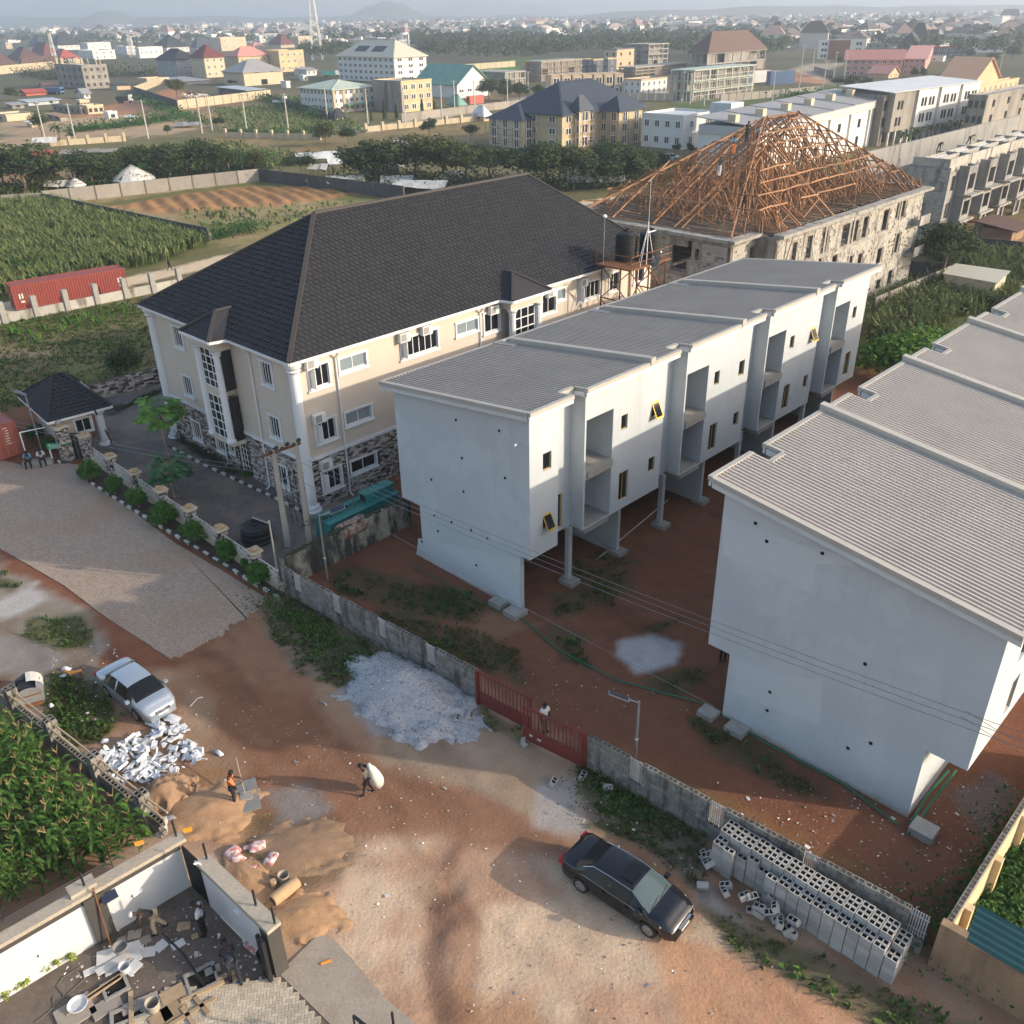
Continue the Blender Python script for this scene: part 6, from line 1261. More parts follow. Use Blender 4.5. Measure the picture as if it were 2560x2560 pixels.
for i in range(3):
 for sgn in(0,1):b=MB();e=s_*2.2/3;u=-s_*1.1+e*i;(b.fb(fq_,u+.04,u+e-.04,-s_*1.1,-s_*1.1+.3,hT,hT+3.6) if sgn==0 else b.fb(fq_,-s_*1.1-.05,-s_*1.1+.25,u+.04+(.3 if i==0 else 0),u+e-.04,hT,hT+3.6));b.build('tank_panel',['r_white'],tk)
b=MB();b.fb(fq_,-s_*1.05,s_*1.1,-s_*1.05+.0,s_*1.1,hT+.01,hT+3.7);b.build('tank_body',['r_white'],tk)
f,Lr,Ll,h,r=B(ze,(540,302),145,572,158,'white apartment block with brown centre panel',wall='w_white',nf=3,wr=2,wl=4,wsz=(5,2.2),ang=76)
b=MB();b.fb(f,-.35,-.1,Ll*.32,Ll*.78,0,h+.5);b.build('brown_panel',['w_brown'],r)
B(ze,(865,452),308,898,385,'pink three storey school block with red roof','school',wall='w_pink',roof='gable',rm='r_pink',nf=3,wr=1,wl=8,rh=4,ang=70,wsz=(2.4,1.6),name='school_block',gable=1)
B(ze,(1060,440),300,1145,890,'pink school wing behind the dark trees','school',wall='w_pink',roof='gable',rm='r_pink',nf=3,wr=2,wl=4,rh=3,ang=66,name='school_block',gable=1)
B(ze,(1520,440),352,1532,1300,'small pink school block with pyramid roof','school',wall='w_pink',roof='hip',rm='r_pink',nf=1,wr=1,wl=3,rh=3,ang=78,name='school_block')
B(ze,(760,470),430,850,590,'low peach hall in front of the pink school','hall',wall='w_peach',roof='gable',rm='r_pink',nf=1,wr=2,wl=0,rh=3,gable=1,name='hall')
B(ze,(1480,612),490,1700,1195,'large peach gabled hall with tan columns','hall',wall='w_peach',roof='gable',rm='r_peach',nf=2,wr=0,wl=6,rh=7,gable=1,name='hall',fm='w_tan')
B(ze,(1465,628),548,1880,1385,'long peach annex in front of the gabled hall','hall',wall='w_peach',nf=1,wr=9,wl=3,rm='r_peach',name='hall')
B(ze,(975,160),95,992,685,'white four storey flats with blind gable, far right',wall='w_white',nf=3,wr=1,wl=7,ang=72)
B(ze,(1085,210),110,1138,940,'cream flats with black hip roof, far right',wall='w_cream',roof='hip',rm='r_dark',nf=2,wr=2,wl=3,rh=9,ang=70)
B(ze,(1000,270),195,1055,835,'cream house with black hip roof left of the dark framed row','house',wall='w_cream',roof='hip',rm='r_dark',nf=2,wr=2,wl=4,rh=8,ang=60)
B(ze,(1440,290),205,1480,1115,'dark blue and white framed row of flats with red roof edge',wall='w_dark',nf=2,wr=1,wl=6,ang=72,rm='r_red',wall_l='r_red',wsz=(3,3))
B(ze,(1420,185),65,1490,1235,'tall half finished block with white roof far right',wall='w_raw',nf=4,wr=2,wl=5,ang=70,rm='r_white')
B(ze,(1865,85),22,1878,1620,'white scalloped row of houses near the right edge',wall='w_white',nf=2,wr=0,wl=6,ang=78)
B(ze,(1230,325),290,1255,1080,'small white gabled block behind the pink school','house',wall='w_white',nf=1,wr=1,wl=1,ang=60,name='house')
B(ze,(760,270),175,790,570,'grey half built flats between the brown panel block and the cream house',wall='w_raw',nf=3,wr=1,wl=3,ang=70,fm='dark_frame')
B(ze,(1750,245),185,1780,1480,'long white low building in the trees on the right',wall='w_white',nf=1,wr=0,wl=7,ang=76)
B(ze,(1640,442),410,1655,1545,'small white hut right of the pink block','hut',wall='w_white',nf=1,wr=0,wl=2,ang=76,name='hut')
B(z3,(1860,175),140,1895,1740,'white house row on the far right horizon',wall='w_white',nf=2,wr=1,wl=4,ang=74)
B(z3,(1640,112),92,1650,1510,'cream row of houses on the right skyline',wall='w_cream',nf=1,wr=0,wl=5,ang=78)
B(z3,(1905,120),92,1932,1800,'tan villa with dark roof on the right skyline',wall='w_pink',roof='hip',rm='r_dark',nf=1,wr=1,wl=4,rh=12,ang=74)
B(z3,(1050,165),135,1080,1020,'small white gabled house on the right skyline','house',wall='w_white',roof='gable',rm='r_white',nf=1,wr=0,wl=1,rh=6,ang=50,name='house')
B(lambda x,y:(800+x*.4658,y*.4658),(1160,142),112,1240,1045,'far hall with pink layered roofs','hall',wall='w_cream',roof='hip',rm='r_pink',nf=1,wr=2,wl=4,rh=5,name='hall')
B(z3,(120,165),118,205,10,'white far apartment row above the forest',wall='w_white',nf=2,wr=3,wl=5)
B(z3,(1300,330),215,1340,1155,'white flats above the pink school',wall='w_white',nf=3,wr=1,wl=5,ang=74) if False else None
q=at(2378,421,10.);fE=Fr(q.x,q.y,45.4);zE_=lambda x,y:(1900+x*.3416,300+y*.3416)
eb=thing('unfinished_terrace','roofless grey block terrace with open room cells, right of the timber roof','building',fE.p(15,6,0));off=wloc(eb)
HE=10.;WE=solveL(fE,fE.v,2274,HE);LE=44
b=MB();FEl=lambda a,d,z:fE.p(d,a,z)
wallgrid(b,FEl,.0,WE,-.5,HE,[(.9,1.7,7.2,8.2),(2.5,4.1,3.6,5.4),(WE-2.5,WE-1.8,.8,2.4)],.25);b.build('side_wall',['grey_unfin'],eb)
pieces(eb,'block',[(c,(s_[0],.04,s_[2]),r_) for c,s_,r_ in clad(FEl,.1,WE,.2,9.8,[(.9,1.7,7.2,8.2),(2.5,4.1,3.6,5.4),(WE-2.5,WE-1.8,.8,2.4)],math.radians(-44.6),51,.225,.42,.47)],'raw_block',200,'blocks')
b=MB();b.fb(fE,.25,LE,WE-.25,WE,-.5,HE);b.fb(fE,.25,LE,.3,WE-.25,6.55,6.8);b.fb(fE,.25,LE,.3,WE-.25,3.2,3.4);b.build('floor_slab',['grey_unfin'],eb)
for k in range(6):
 u0=.25+k*7.2;F2=lambda a,d,z:fE.p(a,d,z)
 b=MB();wallgrid(b,F2,u0,u0+2.6,-.5,HE-.6,[(u0+.5,u0+2.0,7.1,8.9),(u0+.5,u0+2.0,3.7,5.6),(u0+.5,u0+2.0,.3,2.4)],.25)
 F3=lambda a,d,z:fE.p(a,-1.3+d,z)
 wallgrid(b,F3,u0+2.601,u0+5.6,3.3,HE,[(u0+3.1,u0+5.1,7.1,9.),(u0+3.1,u0+5.1,3.9,5.7)],.25)
 b.fb(fE,u0+2.601,u0+2.85,-1.05,0,3.3,HE);b.fb(fE,u0+5.35,u0+5.6,-1.05,0,3.3,HE)
 b.build('facade',['grey_unfin'],eb)
 b=MB();b.fb(fE,u0+2.4,u0+7.1,-2.2,-.001 if True else 0,6.35,6.6);b.build('balcony_slab',['raw_concrete'],eb)
 b=MB();b.fb(fE,u0+2.4,u0+7.1,-1.6,-.001,3.0,3.25);b.build('balcony_slab',['raw_concrete'],eb)
 b=MB();b.fb(fE,u0+5.7,u0+7.1,1.6,1.85,-.5,HE);b.build('recess_wall',['grey_unfin'],eb)
 for v in(0.3,WE*.35,WE*.68):
  b=MB();b.fb(fE,u0,u0+6.9,v,v+.22,HE-3,HE+1.0);b.build('room_wall',['raw_block'],eb)
 b=MB();b.fb(fE,u0-.1,u0+.12,.53,WE-.3,HE-3,HE+1.0);b.build('room_wall',['raw_block'],eb)
 b=MB();b.slab([fE.p(u0+1,1.5,HE+.1),fE.p(u0+6,1.5,HE+.1),fE.p(u0+6,3.2,HE+.8),fE.p(u0+1,3.2,HE+.8)],.12);b.build('stair_flight',['r_white'],eb)
b=MB();b.fb(fE,-2,60,WE+6,WE+6.3,0,HE+1);b.build('rear_range_wall',['grey_unfin'],eb)
c4=[at(2389,658,2.9),at(2526,677,2.9),at(2495,708,2.5),at(2356,683,2.5)]
sh=thing('shed','plain beige shed with pale sheet roof in the maize on the right','shed',sum(c4,Vector())/4);sh.location.z=0
b=MB();b.slab(c4,.08);b.build('roof',['r_cream'],sh)
i4=[c+(sum(c4,Vector())/4-c)*.08 for c in c4];b=MB();b.hexa([Vector((c.x,c.y,-.3)) for c in i4]+[Vector((c.x,c.y,c.z-.1)) for c in i4]);b.build('wall',['w_cream'],sh)
for i,(x,y) in enumerate(((2445,593),(2462,590))):
 q=at(x,y);b=MB();b.lathe(q,[(.8,0),(.8,1.9),(.6,2.2),(.25,2.3)],14);o=b.build('water_tank',['galv']);tag(o,('grey water tank under the unfinished terrace, left of its twin','grey water tank under the unfinished terrace, right of its twin')[i],'water tank','grey tanks by the terrace')
B(zE_,(1830,905),810,1990,1815,'dark brown plank hut at the right edge','hut',wall='timber_old',roof='shed',rm='r_brown',nf=1,wr=0,wl=0,rh=.8,name='hut',Lr=5,Ll=4)
def lattice(label,q,H,w0,w1,n,mats=('tower_white',)):
 r=thing('lattice_tower',label,'tower',q)
 for a,c in((-1,-1),(1,-1),(1,1),(-1,1)):b=MB();b.bar(q+Vector((a*w0,c*w0,0)),q+Vector((a*w1,c*w1,H)),.3);b.build('leg',[mats[0]],r)
 for k in range(n):
  z0,z1=H*k/n,H*(k+1)/n;wa=w0+(w1-w0)*k/n;wb_=w0+(w1-w0)*(k+1)/n;b=MB()
  C=((-1,-1),(1,-1),(1,1),(-1,1))
  for i in range(4):
   a,c=C[i],C[(i+1)%4];b.bar(q+Vector((a[0]*wa,a[1]*wa,z0)),q+Vector((c[0]*wb_,c[1]*wb_,z1)),.16);b.bar(q+Vector((c[0]*wa,c[1]*wa,z0)),q+Vector((a[0]*wb_,a[1]*wb_,z1)),.16);b.bar(q+Vector((a[0]*wb_,a[1]*wb_,z1)),q+Vector((c[0]*wb_,c[1]*wb_,z1)),.16)
  b.build('brace',[mats[k%len(mats)]],r)
 for k,z in enumerate((H*.72,H*.8,H*.9)):
  b=MB();b.tube(q+Vector((1.,-1.5,z)),q+Vector((1.,-2.1,z)),.9,.9,10);b.build('dish_antenna',['tower_white'],r)
 return r
lattice('tall white lattice phone mast behind the ochre block',at(795,150),46,3.6,1.0,12)
lattice('pale red and white lattice mast among the brown roofs',at(140,160),20,1.4,.5,8,('tower_white','tower_red'))
lattice('short white lattice mast beside the white bungalow',at(332,144),14,1.6,1.2,5)
def upole(x,y,H,label):
 q=at(x,y);r=thing('utility_pole',label,'pole',q,'concrete utility poles far off');b=MB();b.tube(q,q+Vector((0,0,H)),.22,.14,6);b.build('shaft',['pole_concrete'],r);b=MB();b.bar(q+Vector((-1,0,H-.4)),q+Vector((1,0,H-.4)),.15);b.build('crossarm',['pole_concrete'],r)
for x,y,t in((114,352,'in front of the hut with white roof'),(190,358,'by the stub pillar wall on the left'),(371,347,'near the two walls left of the brown field'),(506,334,'at the end of the red dirt track'),(531,327,'beside the lone bush by the track'),(617,326,'left one in the green plot below the cattle yard'),(721,326,'right one in the green plot below the cattle yard'),(819,301,'outside the guard hut with dark roof'),(920,309,'below the white warehouse'),(1013,308,'in front of the half plastered block'),(1105,299,'beside the last cypress'),(1137,282,'next to the teal gate lodge'),(1187,284,'near the white roofed stone hut'),(1269,266,'behind the blue roof, alone'),(1320,250,'one of a pair by the dark trees'),(1707,254,'left one of the three by the mint slab'),(1725,261,'middle one of the three by the mint slab'),(1760,265,'right one of the three by the mint slab'),(1930,254,'on the verge below the maroon roofed hall'),(1995,242,'by the bend under the parked containers'),(2056,233,'where the grey site wall ends'),(2003,173,'far end of the bend, left'),(2030,182,'far end of the bend, next to the brown fence'),(2083,199,'in the middle of the brown fence'),(2109,202,'at the pink school corner'),(2490,215,'beside the small hut behind the peach hall')):
 upole(x,y,9.5 if y>240 else 11,'slim concrete utility pole '+t)
# the far town: separate houses, then the rest as one mass
spec(far_wall=D(col=(.68,.65,.60),rough=.9,obj=.3),far_roof=D(col=(.22,.15,.13),rough=.8,obj=.75),far_wall_i=D(col=(.64,.61,.57),rough=.9,island=.4),far_roof_i=D(col=(.24,.2,.19),rough=.8,island=.8))
def far_house(b,p,L,W,H,R,a,m0,m1,hip=True):
 f=Fr(p.x,p.y,a);b.fb(f,0,L,0,W,-2,H,m0);e=[f.p(-.6,-.6,H),f.p(L+.6,-.6,H),f.p(L+.6,W+.6,H),f.p(-.6,W+.6,H)]
 if hip:b.add(e+[f.p(L*.3,W/2,H+R),f.p(L*.7,W/2,H+R)],[(0,1,5,4),(1,2,5),(2,3,4,5),(3,0,4)],m1)
 else:b.fb(f,-.3,L+.3,-.3,W+.3,H+.01,H+.5,m0)
FH=[]
for i in range(7):
 b=MB();far_house(b,Vector((-7,-5,0)),rr.uniform(11,22),rr.uniform(9,13),rr.choice((4,4.5,7,10)),rr.uniform(3,5),0,0,1,i%3!=2);FH.append(raw_mesh(b,'piece_far_house',['far_wall','far_roof']))
ro=random.Random(99);taken=[];n=0
HAZEBLD=MB()
def okpx(x,y):
 if 1010<x<1920 and 92<y<178:return False
 if x<1050 and y>108:return False
 if x>1920 and y>150:return False
 if x<420 and 86<y<108:return ro.random()<.25
 return True
while n<1700:
 x=ro.uniform(-60,2620);y=36+ro.random()**1.6*100-.006*x
 if not okpx(x,y):continue
 q=at(x,y)
 if not 350<q.y<9000:continue
 if n<290 and any((q-t).length<24 for t in taken):continue
 if n<290:
  o=link('distant_house',ro.choice(FH),None,q,label='small pale distant house among the trees of the far town',cat='house',group='distant houses of the far town');o.rotation_euler.z=ro.uniform(0,6.28);s_=ro.uniform(.8,1.3);o.scale=(s_,s_,s_*ro.uniform(.8,1.4));taken.append(q)
 else:far_house(HAZEBLD,q,ro.uniform(10,24),ro.uniform(8,12),ro.choice((4,5,7,9)),ro.uniform(3,5),ro.uniform(0,180),0,1,ro.random()<.6)
 n+=1
o=HAZEBLD.build('far_town',['far_wall_i','far_roof_i'],None,kind='stuff');tag(o,'hazy mass of pale houses along the horizon')
def hill(label,x0,x1,ytop,D_,prof,col='hill'):
 a,c=at(x0,60),at(x1,60);
 def atd(x,y):d=ray(x,y);t=D_/d[1];return Vector(d*t)+Vector((0,0,CH))
 b=MB();n=60;rows=5;vs=[]
 for i in range(n+1):
  x=x0+(x1-x0)*i/n;top=atd(x,ytop).z;k=prof(i/n);g=atd(x,60)
  for j in range(rows+1):
   t=j/rows;vs.append((g.x*(1+.0)+0,D_+(t-.5)*D_*.18,-3+(top+3)*k*math.sin(math.pi*t)))
 fs=[(i*(rows+1)+j,(i+1)*(rows+1)+j,(i+1)*(rows+1)+j+1,i*(rows+1)+j+1) for i in range(n) for j in range(rows)]
 b.add(vs,fs);o=b.build('hill',[col],None,smooth=True,kind='structure')
spec(hill=D(col=(.055,.075,.035),col2=(.09,.085,.05),scale=.004,rough=1.))
nz=lambda t,s,a:1+a*math.sin(t*s*3.1+1)+a*.6*math.sin(t*s*7.3)
hill('h',870,1075,3,5200,lambda t:max(0,math.sin(math.pi*t))**.8*nz(t,4,.06))
hill('h',225,330,26,4600,lambda t:max(0,math.sin(math.pi*t))**1.3)
hill('h',-300,420,8,9000,lambda t:max(0,math.sin(math.pi*t))**.7*nz(t,3,.25))
hill('h',1040,1330,-6,9500,lambda t:max(0,math.sin(math.pi*t))*nz(t,5,.2))
hill('h',1240,1420,8,9000,lambda t:max(0,math.sin(math.pi*t)))
hill('h',1380,2900,14,3900,lambda t:(.55+.45*min(1,t*2.2))*min(1,t*9)*nz(t,6,.10))
hill('h',-400,1500,33,5000,lambda t:(.7)*min(1,t*9)*min(1,(1-t)*9)*nz(t,9,.15))
# plants
def leafspec(c1,c2,isl=.35,tr=.25):return D(col=c1,col2=c2,scale=.35,rough=.75,island=isl,kind='leaf',trans=tr,spec=.25)
spec(leaf_dark=leafspec((.030,.058,.018),(.048,.075,.022)),leaf_olive=leafspec((.058,.075,.024),(.085,.095,.03)),leaf_bright=leafspec((.10,.20,.028),(.06,.14,.025)),leaf_bush=leafspec((.038,.12,.02),(.075,.17,.03),.5),leaf_papaya=leafspec((.2,.36,.07),(.12,.27,.06)),leaf_papaya2=leafspec((.05,.14,.06),(.07,.17,.07)),leaf_maize=leafspec((.04,.105,.02),(.085,.165,.03),.5,.3),tassel=leafspec((.40,.30,.14),(.3,.24,.12)),leaf_field=leafspec((.085,.135,.045),(.17,.19,.075),.45),leaf_field2=leafspec((.075,.11,.035),(.13,.15,.06),.45),leaf_hedge=leafspec((.035,.10,.022),(.06,.14,.03),.45),leaf_grass=leafspec((.055,.085,.022),(.10,.12,.035),.5),leaf_weed=leafspec((.045,.105,.022),(.075,.13,.03),.5),leaf_yellow=leafspec((.35,.36,.06),(.2,.28,.05)),leaf_far=leafspec((.038,.062,.024),(.055,.075,.028),.4,.1),leaf_palm=leafspec((.05,.085,.03),(.08,.11,.04)),leaf_cypress=leafspec((.03,.055,.02),(.045,.07,.025)))
def quads_mesh(name,Q,m,extra=None):
 """Q: (n, 4, 3) array"""
 n=len(Q);me=bpy.data.meshes.new(name);me.vertices.add(n*4);me.vertices.foreach_set('co',Q.reshape(-1).astype(np.float32));me.loops.add(n*4);me.loops.foreach_set('vertex_index',np.arange(n*4,dtype=np.int32))
 me.polygons.add(n);me.polygons.foreach_set('loop_start',np.arange(0,n*4,4,dtype=np.int32));me.polygons.foreach_set('loop_total',np.full(n,4,np.int32));me.update();me.materials.append(MAT(m));return me
def unit(v):return v/np.maximum(np.linalg.norm(v,axis=-1,keepdims=True),1e-6)
def leaf_quads(P_,N_,size,rs,asp=.55):
 n=len(P_);t=unit(np.cross(N_,rs.normal(size=(n,3))));b=unit(np.cross(N_,t));s=(size*rs.uniform(.6,1.35,n))[:,None]
 t=t*s*.5;b=b*s*.5*asp;k=N_*s*.12
 return np.stack([P_-t,P_+b-k,P_+t,P_-b-k],1)
def crown_pts(n,seed,rx=.4,rz=.3,cz=.68,clumps=16,cr=.16,flat=1.,hollow=.45):
 rs=np.random.default_rng(seed);c=rs.normal(size=(clumps,3));c=unit(c)*(rs.uniform(.35,1.,(clumps,1)));c[:,2]=np.abs(c[:,2])*1.05-.35
 c=c*np.array([rx,rx,rz])*.85+np.array([0,0,cz]);r=cr*rs.uniform(.65,1.3,clumps);pr=r**2/np.sum(r**2)
 k=rs.choice(clumps,n,p=pr);d=unit(rs.normal(size=(n,3)));d[:,2]=d[:,2]*.8+.15;d=unit(d);rad=r[k]*(hollow+(1-hollow)*rs.random(n))*rs.choice([1.,1.12],n,p=[.85,.15])
 P_=c[k]+d*rad[:,None]*np.array([1.15,1.15,.8*flat]);N_=unit(d*.6+np.array([0,0,.55])+rs.normal(size=(n,3))*.45)
 return P_,N_,rs,c
def trunk_mesh(cl,seed,r0=.028,m='bark',forks=5,base_h=.42):
 b=MB();rs=random.Random(seed);top=Vector((rs.uniform(-.03,.03),rs.uniform(-.03,.03),base_h))
 b.path([(0,0,-.03),(rs.uniform(-.01,.01),0,base_h*.5),top],[r0*1.3,r0,r0*.75],7)
 for c in sorted(cl.tolist(),key=lambda c:-abs(c[0])-abs(c[1]))[:forks+3]:
  c=Vector(c);mid=top.lerp(c,.5)+Vector((rs.uniform(-.03,.03),rs.uniform(-.03,.03),-.02));b.path([top,mid,c],[r0*.55,r0*.35,r0*.12],5)
 return raw_mesh(b,'piece_trunk',[m])
def cloud(name,pts,n,h,leaf,m,label,seed=0,wd=.8,ground=True):
 """a strip of foliage along a polyline"""
 rs=np.random.default_rng(seed);P3=np.array([list(p) for p in pts]);sg=np.linalg.norm(np.diff(P3,axis=0),axis=1);c=np.concatenate([[0],np.cumsum(sg)]);t=rs.random(n)*c[-1];i=np.clip(np.searchsorted(c,t)-1,0,len(sg)-1);f_=((t-c[i])/sg[i])[:,None]
 P_=P3[i]*(1-f_)+P3[i+1]*f_;wig=.65+.35*np.sin(t*1.3+np.sin(t*.7)*2);P_[:,:2]+=rs.normal(size=(n,2))*wd*.5*wig[:,None];hh=h*wig*np.exp(-0*t);P_[:,2]=rs.random(n)**.6*hh*np.clip(1.1-np.abs(rs.normal(size=n))*.25,.2,1.1)
 N_=unit(rs.normal(size=(n,3))*.6+np.array([0,0,.8]));me=quads_mesh(name,leaf_quads(P_,N_,leaf,rs,.6),m);o=link(name,me,None,kind='stuff');return tag(o,label)
TV={}
def variants(kind,n,leaf,mats,**k):
 L=[]
 for i in range(k.pop('count',4)):
  P_,N_,rs,c=crown_pts(n,100+i*7+len(kind),**k);L.append((trunk_mesh(c,i),quads_mesh('piece_crown_'+kind,leaf_quads(P_,N_,leaf,rs,.7),mats[i%len(mats)])))
 TV[kind]=L
variants('dark',3000,.05,['leaf_dark','leaf_dark','leaf_olive'],count=5,rx=.46,rz=.46,cz=.56,clumps=28,cr=.16)
variants('olive',2600,.048,['leaf_olive','leaf_dark'],count=4,rx=.52,rz=.42,cz=.62,clumps=24,cr=.155)
variants('big',3200,.042,['leaf_dark'],count=2,rx=.48,rz=.40,cz=.60,clumps=30,cr=.15)
variants('bush',2600,.07,['leaf_bright'],count=2,rx=.95,rz=.55,cz=.42,clumps=26,cr=.24)
rtree=random.Random(3);NT=[0]
def tree(x,y,ytop,label,kind='dark',wide=1.,cat='tree',group=None,H=None,name='tree'):
 q=at(x,y);h=H or above(q,x,ytop);r=thing(name,label,cat,q,group);t,c=TV[kind][NT[0]%len(TV[kind])];NT[0]+=1
 o=link('trunk',t,r);o.scale=(h,h,h);o=link('crown',c,r);s=h*wide;o.scale=(s*rtree.uniform(.92,1.1),s*rtree.uniform(.92,1.1),h*rtree.uniform(.95,1.03));o.rotation_euler.z=rtree.uniform(0,6.28);return r
TL='trees of the belt behind the hotel'
for i,(x,y,t,k,w_,lab) in enumerate(((15,486,372,'olive',1.1,'spreading tree at the left edge of the belt'),(68,488,330,'olive',1.25,'tall olive tree with forked trunk near the left edge'),(120,480,395,'dark',1.,'dark tree behind the pale tarpaulin hut'),(191,473,362,'olive',1.15,'slanting tree right behind the round straw hut'),(235,470,385,'dark',1.,'low dark tree with pale stems between two slanting trees'),(287,463,372,'olive',.9,'thin tree with bare grey trunk in the belt'),(345,452,352,'olive',1.1,'olive tree above the middle of the long grey wall'),(388,451,345,'olive',1.15,'broad tree on the right of the long grey wall'),(425,450,350,'dark',1.1,'dark tree over the wall near the dug field corner'),(470,446,338,'olive',1.2,'wide crowned tree above the dug field'),(520,445,330,'dark',1.,'tree at the left of the brown meadow'),(575,440,352,'olive',1.05,'olive tree near the corner of the dark wall'),(640,436,368,'dark',1.,'small dark tree by the corner of the dark wall'),(755,440,372,'olive',1.15,'round olive tree left of the market shacks'),(905,465,352,'dark',1.15,'dark tree standing over the market tents'),(970,462,325,'dark',1.2,'tall dense tree left of the hotel ridge'),(1040,455,330,'olive',1.25,'large olive tree behind the hotel roof'),(1110,462,318,'dark',1.2,'tall tree behind the middle of the hotel roof'),(1165,470,345,'olive',1.15,'lighter tree behind the hotel roof'),(1225,470,345,'olive',1.,'sparse tree in front of the blue roofed block'),(1310,472,338,'dark',1.2,'dense dark tree right of the hotel ridge end'),(1365,470,330,'dark',1.15,'tall dark tree before the scaffolded block'),(1430,470,345,'olive',1.,'twiggy tree before the middle bay of the scaffolded block'),(1490,470,342,'dark',1.15,'dark tree before the right wing of the scaffolded block'),(1545,462,332,'dark',1.1,'tall tree right of the scaffolded block'),(1600,452,350,'dark',1.05,'tree in front of the white stepped house'),(1645,440,365,'dark',.95,'last tree of the belt by the parked white car'))):
 tree(x,y,t,lab,k,w_*1.25,group=TL)
for x,y,t,k,w_,lab in((815,366,297,'dark',1.2,'round dark tree left of the pair below the white warehouse'),(872,360,304,'dark',1.05,'dark tree right of the pair below the white warehouse'),(1074,342,287,'dark',1.15,'grey green tree by the stub pillar wall'),(1177,352,305,'olive',1.1,'yellowish tree left of the blue roofed block'),(906,372,345,'dark',1.,'small tree in the brown meadow'),(1222,250,184,'dark',1.15,'dark mango tree behind the white hall'),(1262,254,200,'dark',1.2,'left of the clustered mango trees before the townhouses'),(1300,252,196,'dark',1.15,'middle of the clustered mango trees before the townhouses'),(1345,250,202,'dark',1.15,'right of the clustered mango trees before the townhouses'),(1265,232,190,'dark',1.1,'back one of the clustered mango trees'),(34,252,212,'dark',1.35,'bushy tree beside the pinkish red shed'),(444,250,190,'olive',1.1,'tree standing inside the cattle yard'),(581,215,196,'olive',1.4,'low flat tree over the plank sheds of the cattle yard'),(547,320,286,'dark',1.3,'lone bush tree by the red dirt track'),(106,341,270,'olive',.8,'narrow tree by the white roofed hut'),(420,338,308,'dark',1.,'small tree beside the broken cream wall'),(180,352,325,'olive',1.,'low bush in the green plot on the left'),(1096,230,205,'dark',1.2,'tree between the ochre block and the white hall'),(2203,240,200,'dark',1.2,'dark tree left of the group below the pink school'),(2255,238,184,'dark',1.25,'tallest of the dark trees below the pink school'),(2299,240,202,'dark',1.15,'dark tree in front of the peach hall corner'),(2333,236,190,'dark',1.05,'dark tree overlapping the peach hall'),(2093,222,186,'olive',1.2,'olive tree left of the group below the pink school'),(2130,232,182,'olive',1.25,'hazy olive tree at the pink school corner'),(2160,225,190,'olive',1.2,'low olive tree beside the pink school'),(2096,163,136,'dark',1.3,'round tree at the end of the brown fence'),(2285,200,160,'dark',.7,'slim dark tree in front of the pink wing'),(2305,198,162,'dark',.7,'second slim tree in front of the pink wing'),(2420,150,116,'dark',1.3,'dark tree left of the hazy wood on the right'),(2480,160,124,'dark',1.4,'dark tree in the hazy wood on the right'),(2530,150,110,'dark',1.4,'dark tree at the far right edge'),(1690,385,352,'dark',1.,'small tree before the white stepped house'),(1725,390,350,'dark',.8,'thin tree right of the white stepped house')):
 tree(x,y,t,lab,k,w_)
tree(2353,700,528,'big dark round tree standing in front of the unfinished terrace','big',1.12)
tree(323,955,845,'dark bushy tree at the back wall left of the hotel','dark',1.1)
tree(2270,945,770,'bright green spreading bush tree behind the right hand terrace','bush',1.05,'bush',name='bush_tree')
tree(2205,905,850,'smaller bright bush beside the grey terrace end wall','bush',.9,'bush',name='bush_tree');tree(2400,890,790,'bright green bush in the maize behind the ribbed roof','bush',.9,'bush',name='bush_tree')
for k_,(pl_,n_,h_) in enumerate((([at(-40,490),at(60,482),at(190,470)],5000,2.6),([at(200,470),at(330,455),at(480,442),at(640,432)],7000,2.6),([at(880,468),at(1000,462),at(1120,470)],7000,3.),([at(1120,472),at(1300,474),at(1500,468),at(1640,445)],10000,3.2))):cloud('thicket',pl_,n_,h_,.55,'leaf_dark' if k_%2 else 'leaf_olive',('dark thicket under the left end of the tree belt','thicket under the trees along the grey wall','thicket behind the market tents','dense thicket in front of the scaffolded block')[k_],60+k_,8)
def palm_mesh(seed,n=16,L=.5,z=.62):
 rs=np.random.default_rng(seed);Q=[]
 for i in range(n):
  a=rs.uniform(0,6.28);e=rs.uniform(-.1,.9);d=np.array([math.cos(a),math.sin(a),0]);s=np.array([-d[1],d[0],0]);p=np.array([0,0,z]);v=d*math.cos(e)+np.array([0,0,math.sin(e)])
  for k in range(5):
   q=p+v*L/5;w0,w1=.07*(1-.1*k),.07*(.9-.16*k)
   for sg in(-1,1):Q.append([p,p+s*sg*w0-np.array([0,0,.03]),q+s*sg*w1-np.array([0,0,.03]),q])
   p=q;v=v-np.array([0,0,.28]);v/=np.linalg.norm(v)
 return quads_mesh('piece_fronds',np.array(Q),'leaf_palm')
pt=MB();pt.path([(0,0,-.03),(.01,0,.3),(0,0,.63)],[.05,.04,.045],7);pt_me=raw_mesh(pt,'piece_palm_trunk',['bark'])
PMS=[palm_mesh(i) for i in range(3)]
def palm(x,y,t,label,group=None,H=None,j=0):
 q=at(x,y);h=H or above(q,x,t);r=thing('palm_tree',label,'palm',q,group);o=link('trunk',pt_me,r);o.scale=(h,)*3;o=link('crown',PMS[j%3],r);o.scale=(h*1.1,)*3;o.rotation_euler.z=j
palm(150,349,303,'stout palm in the green plot on the left')
palm(1932,265,252,'small palm on the verge below the mint building')
